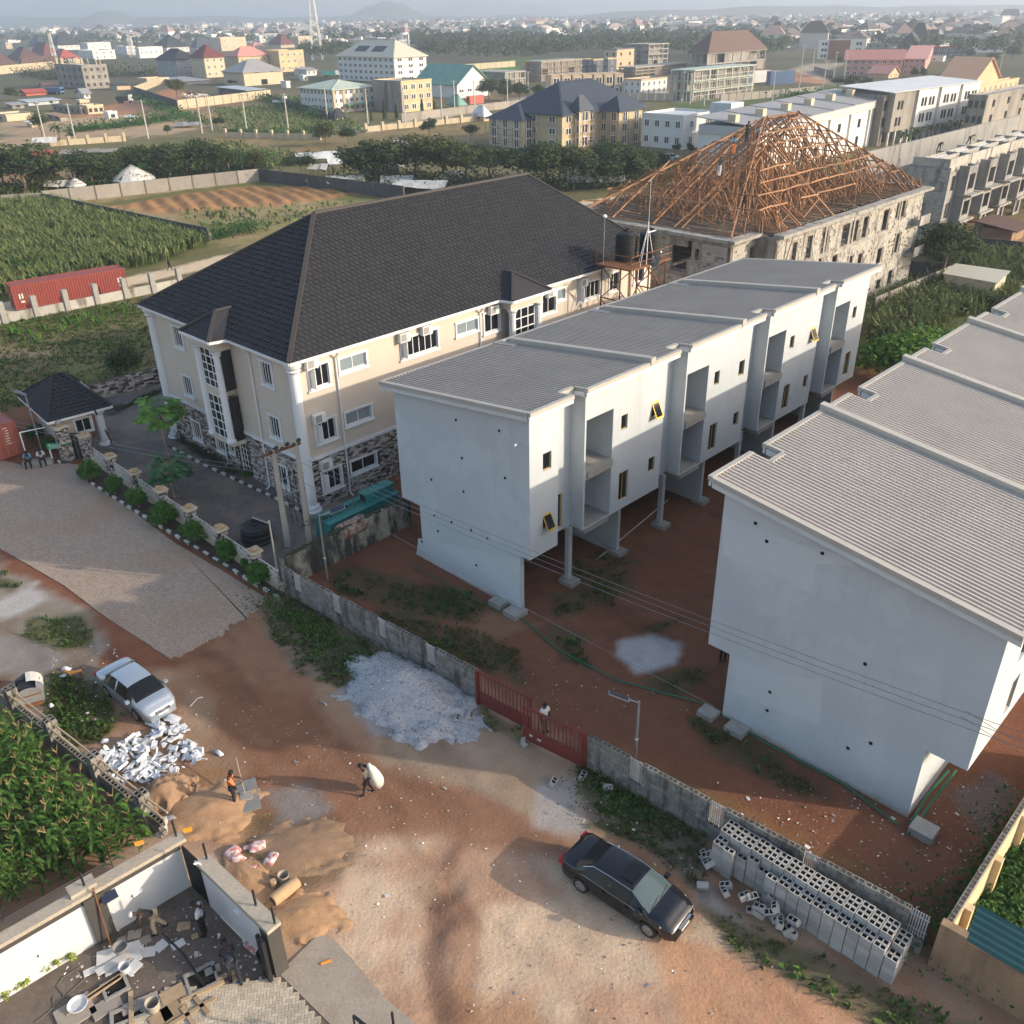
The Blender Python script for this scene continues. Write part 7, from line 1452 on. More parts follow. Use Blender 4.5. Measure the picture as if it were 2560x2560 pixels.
for i,(x,lab) in enumerate(((2205,'left end'),(2232,'second from the left'),(2268,'third from the left'),(2300,'fourth from the left'),(2338,'fifth from the left'),(2372,'sixth from the left'),(2405,'right end'))):
 q=fy.p(Ly*(i+.4)/7,-3.2,0);r=thing('palm_tree','young palm in front of the cream flats, '+lab+' of the row','palm',q,'palms before the cream flats');o=link('trunk',pt_me,r);o.scale=(4.2,)*3;o=link('crown',PMS[i%3],r);o.scale=(4.6,)*3
rs=np.random.default_rng(4);n=1100;z_=rs.random(n);a=rs.uniform(0,6.28,n);rad=.09*np.sqrt(np.clip(1-z_,0,1))*rs.uniform(.7,1.1,n)+.01;P_=np.stack([np.cos(a)*rad,np.sin(a)*rad,.05+.95*z_],1);cyp=quads_mesh('piece_cypress',leaf_quads(P_,unit(np.stack([np.cos(a),np.sin(a),np.full(n,.5)],1)+rs.normal(size=(n,3))*.3),.05,rs),'leaf_cypress')
ct=MB();ct.tube((0,0,-.02),(0,0,.5),.012,.006,5);ct_me=raw_mesh(ct,'piece_cypress_trunk',['bark'])
for x,y,t,lab in((860,279,272,'small cypress beside the guard hut'),(929,304,277,'cypress left of the half plastered block'),(963,300,250,'tall cypress in front of the raw concrete side'),(992,298,257,'cypress before the ochre block entrance'),(1056,291,246,'tall cypress at the right corner of the ochre block'),(1087,287,252,'last cypress right of the ochre block'),(560,108,80,'far slim cypress behind the dark roof'),(548,108,84,'far slim cypress beside its taller twin'),(345,118,88,'far cypress among the dark roofs'),(338,118,92,'far cypress left of its twin among the dark roofs')):
 q=at(x,y);h=above(q,x,t);r=thing('cypress_tree',lab,'tree',q);o=link('trunk',ct_me,r);o.scale=(h*1.3,h*1.3,h);o=link('crown',cyp,r);o.scale=(h*1.3,h*1.3,h)
def papaya(q,h,cr,label,mat_,seed,n=22):
 r=thing('papaya_tree',label,'papaya tree',q);b=MB();b.path([q+Vector((0,0,-.1)),q+Vector((-.12,.05,h*.5)),q+Vector((.02,0,h*.93))],[.11,.085,.06],8);b.build('trunk',['pole_wood'],r)
 rs=np.random.default_rng(seed);Q=[];st=MB()
 for i in range(n):
  a=i*2.4+rs.uniform(-.3,.3);e=rs.uniform(-.5,.9);L=cr*rs.uniform(.6,1.);d=np.array([math.cos(a)*math.cos(e),math.sin(a)*math.cos(e),math.sin(e)]);p0=np.array([0,0,h*.93])+np.array(q);p1=p0+d*L
  st.path([Vector(p0),Vector(p0+d*L*.5+np.array([0,0,.06])),Vector(p1)],[.02,.015,.01],4)
  hd=np.array([math.cos(a),math.sin(a),-.35])
  for k in range(7):
   b_=a+(k-3)*.62;v=np.array([math.cos(b_),math.sin(b_),rs.uniform(-.65,-.1)]);v/=np.linalg.norm(v);s=np.cross(v,[0,0,1]);s/=np.linalg.norm(s);l=cr*.5*(1-.07*abs(k-3));w_=l*.3
   Q.append([p1,p1+v*l*.55+s*w_,p1+v*l,p1+v*l*.55-s*w_])
 st.build('leaf_stalks',['leaf_papaya'],r,kind='stuff');Q=np.array(Q)-np.array(q);link('crown',quads_mesh('papaya_leaves',Q,mat_),r)
q=at(427,1160);papaya(q,above(q,415,1020),1.45,'tall papaya tree with a bare trunk in the hotel court','leaf_papaya',5,44)
q=at(438,1245);papaya(q,2.3,1.25,'short bushy papaya tree behind the fence','leaf_papaya2',6,40)
rs=np.random.default_rng(9);shrubs=[]
for i in range(3):
 P_,N_,rs_,c=crown_pts(4200,300+i,.46,.62,.5,46,.14,1.2,.6);shrubs.append(quads_mesh('piece_shrub',leaf_quads(P_,N_,.075,rs_,.5),'leaf_bush'))
for i,(x,y) in enumerate(((625,835),(797,930),(960,1025),(1150,1140),(1350,1265),(1580,1395),(1795,1545))):
 q=at(x*.3623,900+y*.3623,0.05);r=thing('shrub','round clipped green shrub in the kerb bed, %s from the hotel gate'%'first second third fourth fifth sixth seventh'.split()[i],'shrub',q,'round shrubs along the fence')
 o=link('crown',shrubs[i%3],r);s=(1.75,1.65,1.8,1.95,1.85,1.7,1.6)[i];o.scale=(s*1.0,s*1.0,s*.98);o.rotation_euler.z=i*1.3;b=MB();b.tube(q,q+Vector((0,0,.6)),.06,.04,6);b.build('stem',['bark'],r)
for i,(x,y,s,lab) in enumerate(((90,1100,1.7,'round shrub beside the container and the gatehouse wall'),(128,1125,1.4,'round shrub behind the green direction sign'),(620,1195,.8,'small dark shrub at the hotel foot by the downpipe'),(668,1205,.7,'light green shrub at the hotel foot'),(697,1225,.7,'low shrub before the hotel corner'),(620,1425,1.0,'dark low bush in the bed under the sixth shrub'))):
 q=at(x,y,0.03);r=thing('shrub',lab,'shrub',q);o=link('crown',shrubs[i%3],r);o.scale=(s,s,s*.85);b=MB();b.tube(q,q+Vector((0,0,.4)),.05,.03,6);b.build('stem',['bark'],r)
cloud('hedge',[at(435,1090),at(500,1135),at(560,1172),at(600,1195)],3500,.9,.1,'leaf_dark','dark clipped hedge along the foot of the hotel',1,.8)
cloud('hedge',[at(270,1040),at(340,1008),at(415,975)],2500,.8,.1,'leaf_dark','dark hedge in front of the rubble wall',2,.7)
cloud('undergrowth',[at(-60,735),at(60,705),at(200,672),at(300,640),at(400,620),at(500,605),at(640,575)],12000,1.9,.3,'leaf_hedge','thick green undergrowth along the sandy road',3,3.2)
cloud('undergrowth',[at(-60,690),at(100,680),at(250,655)],6000,2.0,.3,'leaf_hedge','green bushes at the front of the maize field',4,4.)
cloud('undergrowth',[at(770,1390),at(850,1350),at(960,1300)],500,.4,.12,'leaf_dark','creepers on the top of the stained wall',5,.5).location.z=1.9
cloud('undergrowth',[at(660,1510),at(760,1560),at(880,1640)],2600,.7,.14,'leaf_weed','weeds at the foot of the first block wall',6,1.6)
cloud('undergrowth',[at(880,1640),at(960,1700)],1400,.5,.13,'leaf_weed','weeds behind the gravel heap',7,1.3)
cloud('undergrowth',[at(1470,1965),at(1560,2010),at(1640,2050)],1600,.5,.12,'leaf_weed','weeds at the foot of the second block wall',8,1.5)
cloud('undergrowth',[at(2400,2380),at(2470,2280),at(2560,2150),at(2620,2100)],7000,.9,.18,'leaf_hedge','dense green creepers outside the yellow wall',9,2.4)
cloud('undergrowth',[at(560,330),at(700,335),at(800,330)],1500,2.,.6,'leaf_hedge','bushes in front of the green plot',10,4)
cloud('undergrowth',[at(180,330),at(330,315),at(420,300)],3000,3.,.7,'leaf_hedge','bushes around the broken cream wall',11,9)
cloud('undergrowth',[at(340,245),at(440,285),at(520,315)],2500,2.5,.7,'leaf_hedge','bushes below the cattle yard wall',12,7)
cloud('undergrowth',[at(640,245),at(740,265),at(820,300)],3000,3.,.8,'leaf_hedge','bushes left of the white warehouse',13,8)
cloud('undergrowth',[at(130,165),at(260,195),at(400,185)],5000,7.,1.1,'leaf_far','dark thicket behind the unfinished concrete block',14,18)
cloud('undergrowth',[at(60,185),at(140,200),at(210,190)],2500,5.,1.,'leaf_far','thicket left of the unfinished concrete block',15,12)
cloud('undergrowth',[at(280,440),at(380,425),at(500,415),at(640,400)],5000,2.2,.6,'leaf_hedge','green bank under the tree belt',16,14)
cloud('undergrowth',[at(1980,240),at(2100,250),at(2160,262)],3500,3.,.9,'leaf_hedge','green bank behind the grey terrace roofs',17,16)
cloud('undergrowth',[at(1290,262),at(1460,262)],1500,1.5,.7,'leaf_field','rough grass behind the blue roofed block',18,8)
cloud('undergrowth',[at(2215,860),at(2300,790),at(2420,720)],9000,2.4,.3,'leaf_field2','rank vegetation between the terrace and the small shed',19,6)
def maize_mesh(seed):
 rs=np.random.default_rng(seed);Q=[];b=MB();h=rs.uniform(1.8,2.5);b.path([(0,0,-.05),(.02,0,h*.5),(0,.02,h)],[.022,.018,.009],5);a0=rs.uniform(0,6.28)
 for i in range(11):
  z=.25+i*(h-.35)/11;a=a0+(i%2)*math.pi+rs.uniform(-.6,.6);e=rs.uniform(.6,1.15);L=rs.uniform(.75,1.15)*(1-.35*abs(i-5)/6);p=np.array([0,0,z]);d=np.array([math.cos(a),math.sin(a),0]);s=np.array([-d[1],d[0],0]);n=5
  for k in range(n):
   v=d*math.cos(e)+np.array([0,0,math.sin(e)]);q=p+v*L/n;w0=.07*math.sin(math.pi*(k+.35)/(n+.5));w1=.07*math.sin(math.pi*(k+1.35)/(n+.5)) if k<n-1 else .004
   Q.append([p-s*w0,p+s*w0,q+s*w1,q-s*w1]);p=q;e-=rs.uniform(.38,.62)
 Q=np.array(Q);vs=[tuple(v) for q in Q for v in q];b.add(vs,[(4*i,4*i+1,4*i+2,4*i+3) for i in range(len(Q))])
 m=raw_mesh(b,'piece_maize',['leaf_maize']);t=MB()
 for k in range(5):a=rs.uniform(0,6.28);e=rs.uniform(.3,1.);v=Vector((math.cos(a)*e,math.sin(a)*e,1)).normalized();t.bar(Vector((0,.02,h)),Vector((0,.02,h))+v*rs.uniform(.2,.33),.012)
 return m,raw_mesh(t,'piece_tassel',['tassel'])
MZ=[maize_mesh(40+i) for i in range(6)]
mp_=PX([(-60,1330),(10,1365),(70,1412),(150,1500),(205,1555),(262,1590),(286,1598),(255,1628),(180,1662),(60,1705),(-60,1752)]);bx0,by0=min(p[0] for p in mp_),min(p[1] for p in mp_);bx1,by1=max(p[0] for p in mp_),max(p[1] for p in mp_);nm=0
for i in range(int((bx1-bx0)/.62)+1):
 for j in range(int((by1-by0)/.5)+1):
  x,y=bx0+i*.62+rr.uniform(-.16,.16),by0+j*.5+rr.uniform(-.14,.14)
  if nm<300 and sdf(np.array([x]),np.array([y]),mp_)[0]>.12:
   r=thing('maize_plant','tall green maize plant with tassel in the plot beside the white wall','maize',(x,y,0),'maize plants in the near plot',rr.uniform(0,6.28));m,t=MZ[nm%6];s=rr.uniform(.8,1.12);o=link('leaves',m,r);o.scale=(s,)*3;o=link('tassel',t,r);o.scale=(s,)*3;nm+=1
def inpoly(P_,n,rs):
 x0,x1=min(p[0] for p in P_),max(p[0] for p in P_);y0,y1=min(p[1] for p in P_),max(p[1] for p in P_);X=rs.uniform(x0,x1,n*3);Y=rs.uniform(y0,y1,n*3);k=sdf(X,Y,P_)>0;return X[k][:n],Y[k][:n]
def poly_area(P_):return abs(sum(P_[i][0]*P_[(i+1)%len(P_)][1]-P_[(i+1)%len(P_)][0]*P_[i][1] for i in range(len(P_))))/2
def blades(name,polys,dens,h,wd,lean,m,label,seed,cap=14000,per=4):
 rs=np.random.default_rng(seed);Q=[]
 for P_,dn in polys:
  n=int(min(cap,poly_area(P_)*dens*dn));X,Y=inpoly(P_,n,rs);keep=vnoise(X,Y,.8,seed,3)+np.clip(sdf(X,Y,P_),0,1.5)*.1>.52 if cap<8000 else vnoise(X,Y,.5,seed,3)>.36;X,Y=X[keep],Y[keep];n=len(X)
  for k in range(per):
   a=rs.uniform(0,6.28,n);hh=h*rs.uniform(.5,1.2,n);l=lean*rs.uniform(.3,1.2,n)*hh;B0=np.stack([X+rs.normal(size=n)*wd,Y+rs.normal(size=n)*wd,np.zeros(n)],1);d=np.stack([np.cos(a),np.sin(a),np.zeros(n)],1);s=np.stack([-np.sin(a),np.cos(a),np.zeros(n)],1)*(wd*.5)
   M_=B0+d*(l*.35)[:,None]+np.array([0,0,1])*(hh*.65)[:,None];T_=B0+d*l[:,None]+np.array([0,0,1])*(hh*rs.uniform(.75,1.,n))[:,None];Q.append(np.stack([B0,M_-s,T_,M_+s],1))
 o=link(name,quads_mesh(name,np.concatenate(Q),m),None,kind='stuff');return tag(o,label)
blades('maize_field',[(PX([(-120,470),(0,388),(90,380),(395,462),(300,497),(120,535),(-120,590)]),1.)],5.5,2.,.2,.5,'leaf_field','pale green maize field on the left',21,14000,5)
blades('maize_field',[(PX([(1640,640),(1660,575),(1760,540),(1850,520),(1990,500),(1990,590),(1800,600),(1700,700)]),1.),(PX([(1730,470),(1830,490),(1990,470),(1990,500),(1800,520)]),1.)],5.,2.1,.2,.5,'leaf_field2','dry green maize field around the small shed',22,8000,5)
blades('young_maize',[(PX([(0,625),(270,575),(285,600),(0,660)]),.8)],.8,.9,.2,.6,'leaf_bright','young yellow green plants in the open ground',23,1500,5)
blades('grass',[(P_,g*14) for P_,g in GREEN],1.,.16,.05,.8,'leaf_grass','patchy low grass and weeds on the red soil',24,7000,4)
blades('weeds',[(P_,g*3) for P_,g in GREEN],1.,.22,.13,1.2,'leaf_weed','broad leaved weeds in the verges',25,2500,4)
blades('rough_grass',[(PX([(400,205),(620,195),(700,250),(560,258),(430,240)]),1.),(PX([(330,400),(700,380),(560,430),(420,450)]),.6),(PX([(120,290),(420,265),(600,300),(480,330),(150,330)]),1.)],.5,.9,.5,.6,'leaf_field','rough meadow grass in the middle distance',26,7000,3)
for i,(x,y) in enumerate(((55,1215),(125,1150),(210,1095),(315,1020),(410,990),(500,940))):
 q=at(x*.3623,2050+y*.3623+10,0);r=thing('wall_plant','small yellow green plant at the foot of the white wall, %s from the left'%'first second third fourth fifth sixth'.split()[i],'plant',q,'plants along the white wall');P_,N_,rs_,c=crown_pts(90,500+i,.18,.22,.3,5,.12);link('leaves',quads_mesh('wall_plant',leaf_quads(P_,N_,.13,rs_,.4),'leaf_yellow'),r);b=MB();b.tube(q,q+Vector((0,0,.3)),.012,.008,5);b.build('stem',['bark'],r)
q=at(5,2305);r=thing('leafy_shrub','leafy shrub with small leaflets at the lower left edge behind the white wall','shrub',q+Vector((0,.4,0)));P_,N_,rs_,c=crown_pts(2200,77,1.3,1.2,1.5,20,.5);link('leaves',quads_mesh('leafy_shrub',leaf_quads(P_,N_,.16,rs_,.4),'leaf_weed'),r)
b=MB();b.path([q,q+Vector((.1,.5,.8)),q+Vector((0,.4,1.5))],[.05,.04,.02],6);b.build('stem',['bark'],r)
def far_trees(name,label,pts,per,leaf,m,seed):
 rs=np.random.default_rng(seed);Q=[]
 for(x,y,h,w_) in pts:
  n=per;d=unit(rs.normal(size=(n,3)));d[:,2]=np.abs(d[:,2])*1.1-.35;P_=d*np.array([w_,w_,h*.45])*rs.uniform(.7,1.08,(n,1))+np.array([x,y,h*.58]);Q.append(leaf_quads(P_,unit(d+rs.normal(size=(n,3))*.35+np.array([0,0,.3])),leaf*h,rs,.8))
 o=link(name,quads_mesh(name,np.concatenate(Q),m),None,kind='stuff');return tag(o,label)
rw=random.Random(17);pts=[]
def addw(poly,n,h0,h1):
 P_=PX(poly);r_=np.random.default_rng(len(pts)+1);X,Y=inpoly(P_,n,r_);pts.extend((x,y,rw.uniform(h0,h1),rw.uniform(3.5,6.5)) for x,y in zip(X,Y))
addw([(770,80),(1000,82),(1130,90),(1130,112),(960,122),(800,118)],260,9,13);addw([(560,100),(660,96),(660,112),(590,120)],50,8,12);addw([(1130,84),(1250,80),(1250,105),(1140,112)],90,9,13);addw([(1245,88),(1480,72),(1490,108),(1430,118),(1250,110)],190,8,12);addw([(1500,76),(1640,70),(1640,82),(1530,92)],50,7,11);addw([(1640,90),(1760,85),(1800,100),(1700,108)],50,7,11);addw([(1780,85),(1940,80),(1940,112),(1800,112)],70,8,12);addw([(100,75),(560,78),(560,88),(80,90)],90,7,12);addw([(0,60),(250,62),(250,74),(0,76)],60,7,11)
far_trees('woods','dark woods and thickets behind the nearer buildings',pts,90,.13,'leaf_far',31)
pts=[]
for i in range(3600):
 x=rw.uniform(-80,2640);y=34+rw.random()**1.5*100-.006*x
 if x<1050 and y>112:continue
 q=at(x,y)
 if 420<q.y<9000:pts.append((q.x,q.y,rw.uniform(6,13),rw.uniform(4,9)))
far_trees('distant_trees','countless hazy trees between the houses of the far town',pts,22,.35,'leaf_far',32)
# cars
spec(car_silver=D(col=(.42,.47,.53),rough=.28,metal=.55,spec=.6),car_black=D(col=(.006,.007,.011),rough=.12,spec=.7),car_glass=D(col=(.008,.010,.012),rough=.1,spec=.35),car_glass_l=D(col=(.06,.09,.10),rough=.08,spec=.6),rubber=D(col=(.018,.018,.018),rough=.85),rim=D(col=(.30,.31,.32),rough=.35,metal=.7),chrome=D(col=(.6,.6,.6),rough=.18,metal=.9),lamp_clear=D(col=(.45,.45,.4),rough=.12,spec=.8),lamp_amber=D(col=(.48,.34,.18),rough=.15,spec=.8),lamp_red=D(col=(.35,.012,.012),rough=.2),plate=D(col=(.6,.62,.6),rough=.6),car_white=D(col=(.6,.6,.6),rough=.3),cont_red=D(col=(.27,.052,.038),col2=(.22,.045,.035),scale=1.2,rough=.65,streak=((.16,.06,.04),.55,.75,.6,1.2,.2)),cont_red2=D(col=(.32,.085,.06),col2=(.27,.07,.05),scale=1.2,rough=.65),cont_bar=D(col=(.42,.19,.15),rough=.6),mark_white=D(col=(.65,.6,.57),rough=.7),teal=D(col=(.03,.22,.21),col2=(.025,.18,.175),scale=1.5,rough=.5),rust_drum=D(col=(.36,.33,.3),col2=(.22,.075,.03),scale=3.5,rough=.8,contrast=.25),sign_green=D(col=(.01,.27,.17),rough=.5),gravel=D(col=(.36,.37,.39),col2=(.48,.49,.52),scale=22,rough=.95,bump=.9,bscale=30,fine=35,contrast=.3),gravel_stone=D(col=(.38,.39,.41),rough=.95,island=.6),sand=D(col=(.42,.265,.155),col2=(.33,.19,.10),scale=2.5,rough=.95,bump=.6,bscale=16,fine=20),sand_dark=D(col=(.24,.15,.09),col2=(.31,.2,.125),scale=2.5,rough=.95,bump=.5,bscale=16,fine=20),foam=D(col=(.70,.72,.76),col2=(.6,.62,.66),scale=3,rough=.8,obj=.12),foam_g=D(col=(.50,.53,.57),col2=(.62,.64,.67),scale=3,rough=.5,obj=.2),paper_bag=D(col=(.62,.55,.54),col2=(.45,.17,.17),scale=5.5,rough=.85,contrast=.12),sack_white=D(col=(.62,.61,.57),col2=(.48,.46,.42),scale=4,rough=.85),plank=D(col=(.42,.31,.2),col2=(.3,.21,.13),scale=5,rough=.9,obj=.2),tile_grey=D(col=(.33,.29,.25),col2=(.27,.24,.21),scale=4,rough=.8,obj=.15),marble=D(col=(.62,.62,.61),col2=(.5,.5,.5),scale=4,rough=.4,obj=.08),bucket=D(col=(.36,.33,.28),rough=.8),mat_tan=D(col=(.45,.32,.19),col2=(.36,.24,.14),scale=6,rough=.9),cement_grey=D(col=(.23,.23,.23),col2=(.17,.17,.17),scale=5,rough=.9),pipe_green=D(col=(.01,.13,.07),rough=.5),pipe_white=D(col=(.6,.58,.53),rough=.6),bamboo=D(col=(.46,.36,.25),col2=(.36,.27,.18),scale=4,rough=.8,obj=.15),cable=D(col=(.1,.1,.09),rough=.7),solar=D(col=(.02,.025,.05),rough=.2),skin=D(col=(.05,.028,.018),rough=.6),hair=D(col=(.008,.007,.007),rough=.8),c_black=D(col=(.012,.012,.014),rough=.9),c_navy=D(col=(.015,.018,.03),rough=.9),c_orange=D(col=(.55,.12,.03),col2=(.62,.25,.1),scale=14,rough=.9),c_white=D(col=(.6,.6,.62),rough=.9),c_blue=D(col=(.12,.24,.36),rough=.9),c_khaki=D(col=(.42,.34,.22),rough=.9),c_grey=D(col=(.12,.11,.10),rough=.9),c_brown=D(col=(.06,.045,.035),rough=.9),c_check=D(col=(.05,.09,.2),col2=(.6,.62,.66),scale=1,rough=.9,brick=(.07,.07,(.55,.57,.6),.012,(.3,0,.4))),fur=D(col=(.22,.11,.04),rough=.95),cow_white=D(col=(.55,.52,.47),rough=.9,obj=.3),cow_brown=D(col=(.10,.04,.025),rough=.9),pole_grey=D(col=(.42,.385,.33),col2=(.33,.3,.26),scale=1.5,rough=.9),litter_m=D(col=(.55,.53,.5),rough=.8,island=.7),stone_m=D(col=(.34,.28,.23),rough=.95,island=.6),paver_piece=D(col=(.46,.40,.31),col2=(.38,.33,.26),scale=2,rough=.9,obj=.18,island=.18),grey_slab=D(col=(.30,.29,.27),col2=(.24,.23,.21),scale=3,rough=.9))
def interp(x,X,Y):return float(np.interp(x,X,Y))
def sedan(label,q,deg,paint,L=4.75,W=1.82,H=1.46,glass='car_glass',windscreen='car_glass',amber='lamp_clear',sunroof=False,plate=True):
 r=thing('parked_car',label,'car',q);f=Fr(q.x,q.y,deg);f.o.z=q.z
 hL=L/2;wr=.325;ax=(hL-.93,-hL+1.04)
 KX=np.array([-hL,-hL+.06,-hL+.25,-hL+.7,-hL+1.25,-.35,.55,1.0,hL-.75,hL-.3,hL-.1,hL])
 HW=np.array([.66,.78,.86,.90,.91,.91,.91,.91,.89,.82,.72,.58])*W/1.82
 BZ=np.array([.80,.90,.98,.97,.95,.93,.92,.90,.84,.74,.66,.58])
 CZ=np.array([.84,.96,1.04,1.05,1.36,H,H-.01,1.30,.92,.80,.71,.62])
 xs_=np.unique(np.concatenate([np.linspace(-hL,hL,44),[-hL+.72,-hL+1.4,.62,1.42]]))
 x_rw0,x_rw1,x_ws1,x_ws0=-hL+.72,-hL+1.4,.62,1.42
 def top(x):
  if x<x_rw0:return interp(x,[-hL,-hL+.08,-hL+.3,x_rw0],[.80,.99,1.05,1.06])
  if x<x_rw1:return interp(x,[x_rw0,x_rw1],[1.06,H-.05])
  if x<x_ws1:return H-.05+.05*math.sin(math.pi*(x-x_rw1)/(x_ws1-x_rw1))**.8
  if x<x_ws0:return interp(x,[x_ws1,x_ws0],[H-.05,1.0])
  return interp(x,[x_ws0,x_ws0+.5,hL-.3,hL-.1,hL],[1.0,.95,.82,.72,.60])
 def hw(x):return interp(x,KX,HW)
 def bz(x):return min(interp(x,KX,BZ),top(x)-.02)
 def roofw(x):
  if x<x_rw0:return hw(x)*.86
  if x<x_rw1:return interp(x,[x_rw0,x_rw1],[hw(x)*.84,.60])
  if x<x_ws1:return .615
  if x<x_ws0:return interp(x,[x_ws1,x_ws0],[.60,hw(x)*.84])
  return hw(x)*.84
 R=[]
 for x in xs_:
  zlow=.22
  for a in ax:
   dx=abs(x-a)
   if dx<wr+.05:zlow=max(zlow,.31+math.sqrt(max(0,(wr+.05)**2-dx*dx)))
  h,b_,t,rw_=hw(x),bz(x),top(x),roofw(x)
  g=x_rw0<x<x_ws0;te=t-(.055 if x_rw1<=x<=x_ws1 else .035)
  zm=max(zlow+.02,.45);zs_=max(zm+.02,.66)
  R.append([(h*.93,zlow),(h*.985,min(zm,b_-.06)),(h,min(zs_,b_-.03)),(h*.97,b_),(rw_,max(te,b_+.005)),(rw_*.72,max(t-.015,b_+.01)),(0.,max(t,b_+.012))])
 def pt(i,j):return f.p(xs_[i],R[i][abs(j)][0]*(1 if j>=0 else-1),R[i][abs(j)][1])
 body,ws,rw,sw=MB(),MB(),MB(),{1:MB(),-1:MB()}
 for i in range(len(xs_)-1):
  xm=(xs_[i]+xs_[i+1])/2
  for j in range(6):
   for sg in(1,-1):
    quad=[f.p(xs_[i],sg*R[i][j][0],R[i][j][1]),f.p(xs_[i+1],sg*R[i+1][j][0],R[i+1][j][1]),f.p(xs_[i+1],sg*R[i+1][j+1][0],R[i+1][j+1][1]),f.p(xs_[i],sg*R[i][j+1][0],R[i][j+1][1])]
    if sg<0:quad.reverse()
    t_=body
    if j>=4 and x_ws1+.02<xm<x_ws0-.02:t_=ws
    elif j>=4 and x_rw0+.02<xm<x_rw1-.02:t_=rw
    elif j==3 and x_rw0+.35<xm<x_ws0-.28 and not(-.25<xm<-.12):t_=sw[sg]
    t_.add(quad,[(0,1,2,3)])
 for i in(0,len(xs_)-1):
  vs=[f.p(xs_[i],p[0],p[1]) for p in R[i]]+[f.p(xs_[i],-p[0],p[1]) for p in R[i][:-1][::-1]];body.add(vs,[tuple(range(len(vs)))])
 def merged(b,name,m,parent=r):
  o=b.build(name,[m],parent,smooth=True);bm=bmesh.new();bm.from_mesh(o.data);bmesh.ops.remove_doubles(bm,verts=bm.verts,dist=.002);bmesh.ops.recalc_face_normals(bm,faces=bm.faces);bm.to_mesh(o.data);bm.free();return o
 bo=merged(body,'body',paint);merged(ws,'windscreen',windscreen);merged(rw,'rear_window',glass)
 for sg in(1,-1):merged(sw[sg],'side_window',glass)
 u=MB();u.fb(f,-hL+.35,hL-.35,-.72,.72,.2,.62);u.build('underbody',['rubber'],r)
 for a in ax:
  for sg in(1,-1):
   c=f.p(a,sg*(W/2-.1),.32);Rw=Matrix.Rotation(math.radians(deg),3,'Z')@Matrix.Rotation(math.radians(-90*sg),3,'X')
   t=MB();t.lathe(c,[(.22,-.1),(.31,-.1),(.325,-.06),(.325,.06),(.31,.1),(.22,.1)],20,R=Rw);to=t.build('wheel',['rubber'],r)
   m=MB();m.lathe(c,[(.03,.085),(.21,.06),(.222,.102),(.2,.11),(.06,.1),(.04,.108)],20,R=Rw)
   rim=m.build('rim',['rim'],to)
   k=MB()
   for s in range(5):k.box(c+Rw@Vector((.12*math.cos(s*1.2566),.12*math.sin(s*1.2566),.105)),(.2,.045,.02),R=Rw@Matrix.Rotation(s*1.2566,3,'Z'))
   k.build('spokes',['chrome'],to)
 for sg in(1,-1):
  b=MB();b.fb(f,.98,1.14,sg*(W/2-.02),sg*(W/2+.17),.93,1.05);b.build('wing_mirror',[paint],r)
  b=MB();x0,x1=hL-.52,hL-.09;P_=lambda x,k,e:f.p(x,sg*(hw(x)*k+e),bz(x)+.005)
  b.hexa([f.p(x0,sg*(hw(x0)*.995),bz(x0)-.10),f.p(x1,sg*(hw(x1)*.99),bz(x1)-.12),f.p(x1+.02,sg*(hw(x1)*.52),bz(x1)-.12),f.p(x0,sg*hw(x0)*.8,bz(x0)-.1),f.p(x0,sg*(hw(x0)*.985),bz(x0)+.012),f.p(x1,sg*(hw(x1)*.985),bz(x1)+.01),f.p(x1+.03,sg*(hw(x1)*.5),bz(x1)+.025),f.p(x0+.12,sg*hw(x0)*.72,bz(x0)+.05)]);b.build('headlight',[amber],r)
  b=MB();b.fb(f,-hL-.005,-hL+.3,sg*(hw(-hL+.1)*.62),sg*(hw(-hL+.15)*1.01),.74,.92);b.build('taillight',['lamp_red'],r)
  b=MB()
  for zz,e in((bz(0)+.015,.975),):b.bar(f.p(-1.35,sg*(hw(-1.3)*e+.004),bz(-1.3)+.01),f.p(1.2,sg*(hw(1.1)*e+.004),bz(1.1)+.01),.015)
  b.path([f.p(x,sg*(roofw(x)+.012),top(x)-.05) for x in(x_rw0+.3,x_rw1,-.4,.3,x_ws1,x_ws0-.25)],.012,4)
  b.build('window_trim',['chrome' if paint=='car_black' else 'rubber'],r)
  for x in(-.35,.62):b=MB();b.fb(f,x-.1,x+.08,sg*(hw(x)+.001),sg*(hw(x)+.03),.80,.83);b.build('door_handle',[paint],r)
 b=MB();b.fb(f,hL-.06,hL+.012,-.36,.36,.52,.62);b.build('grille',['rubber'],r)
 b=MB();b.fb(f,hL-.05,hL+.02,-.38,.38,.622,.645)
 for k in(.54,.57,.6):b.fb(f,hL-.05,hL+.018,-.34,.34,k,k+.01)
 b.build('grille_bars',['chrome'],r)
 b=MB();b.fb(f,hL-.2,hL+.02,-.62,.62,.22,.36);b.build('front_bumper',[paint],r)
 if plate:b=MB();b.fb(f,hL+.021,hL+.035,-.25,.25,.40,.5);b.build('number_plate',['plate'],r)
 b=MB();b.path([f.p(x_ws0-.02,-.6,1.015),f.p(x_ws0-.12,.05,1.06)],.012,4);b.path([f.p(x_ws0-.02,0,1.02),f.p(x_ws0-.12,.6,1.05)],.012,4);b.build('wipers',['rubber'],r)
 if sunroof:b=MB();b.fb(f,-.05,.5,-.42,.42,H-.002,H+.012);b.build('sunroof',['car_glass'],r)
 return r
def carpos(x0,y0,x1,y1,W=1.82):
 a,c=at(x0,y0),at(x1,y1);d=(c-a).normalized();n=Vector((-d.y,d.x,0));return(a+c)/2+n*(W/2-.1)+d*.05,math.degrees(math.atan2(d.y,d.x))
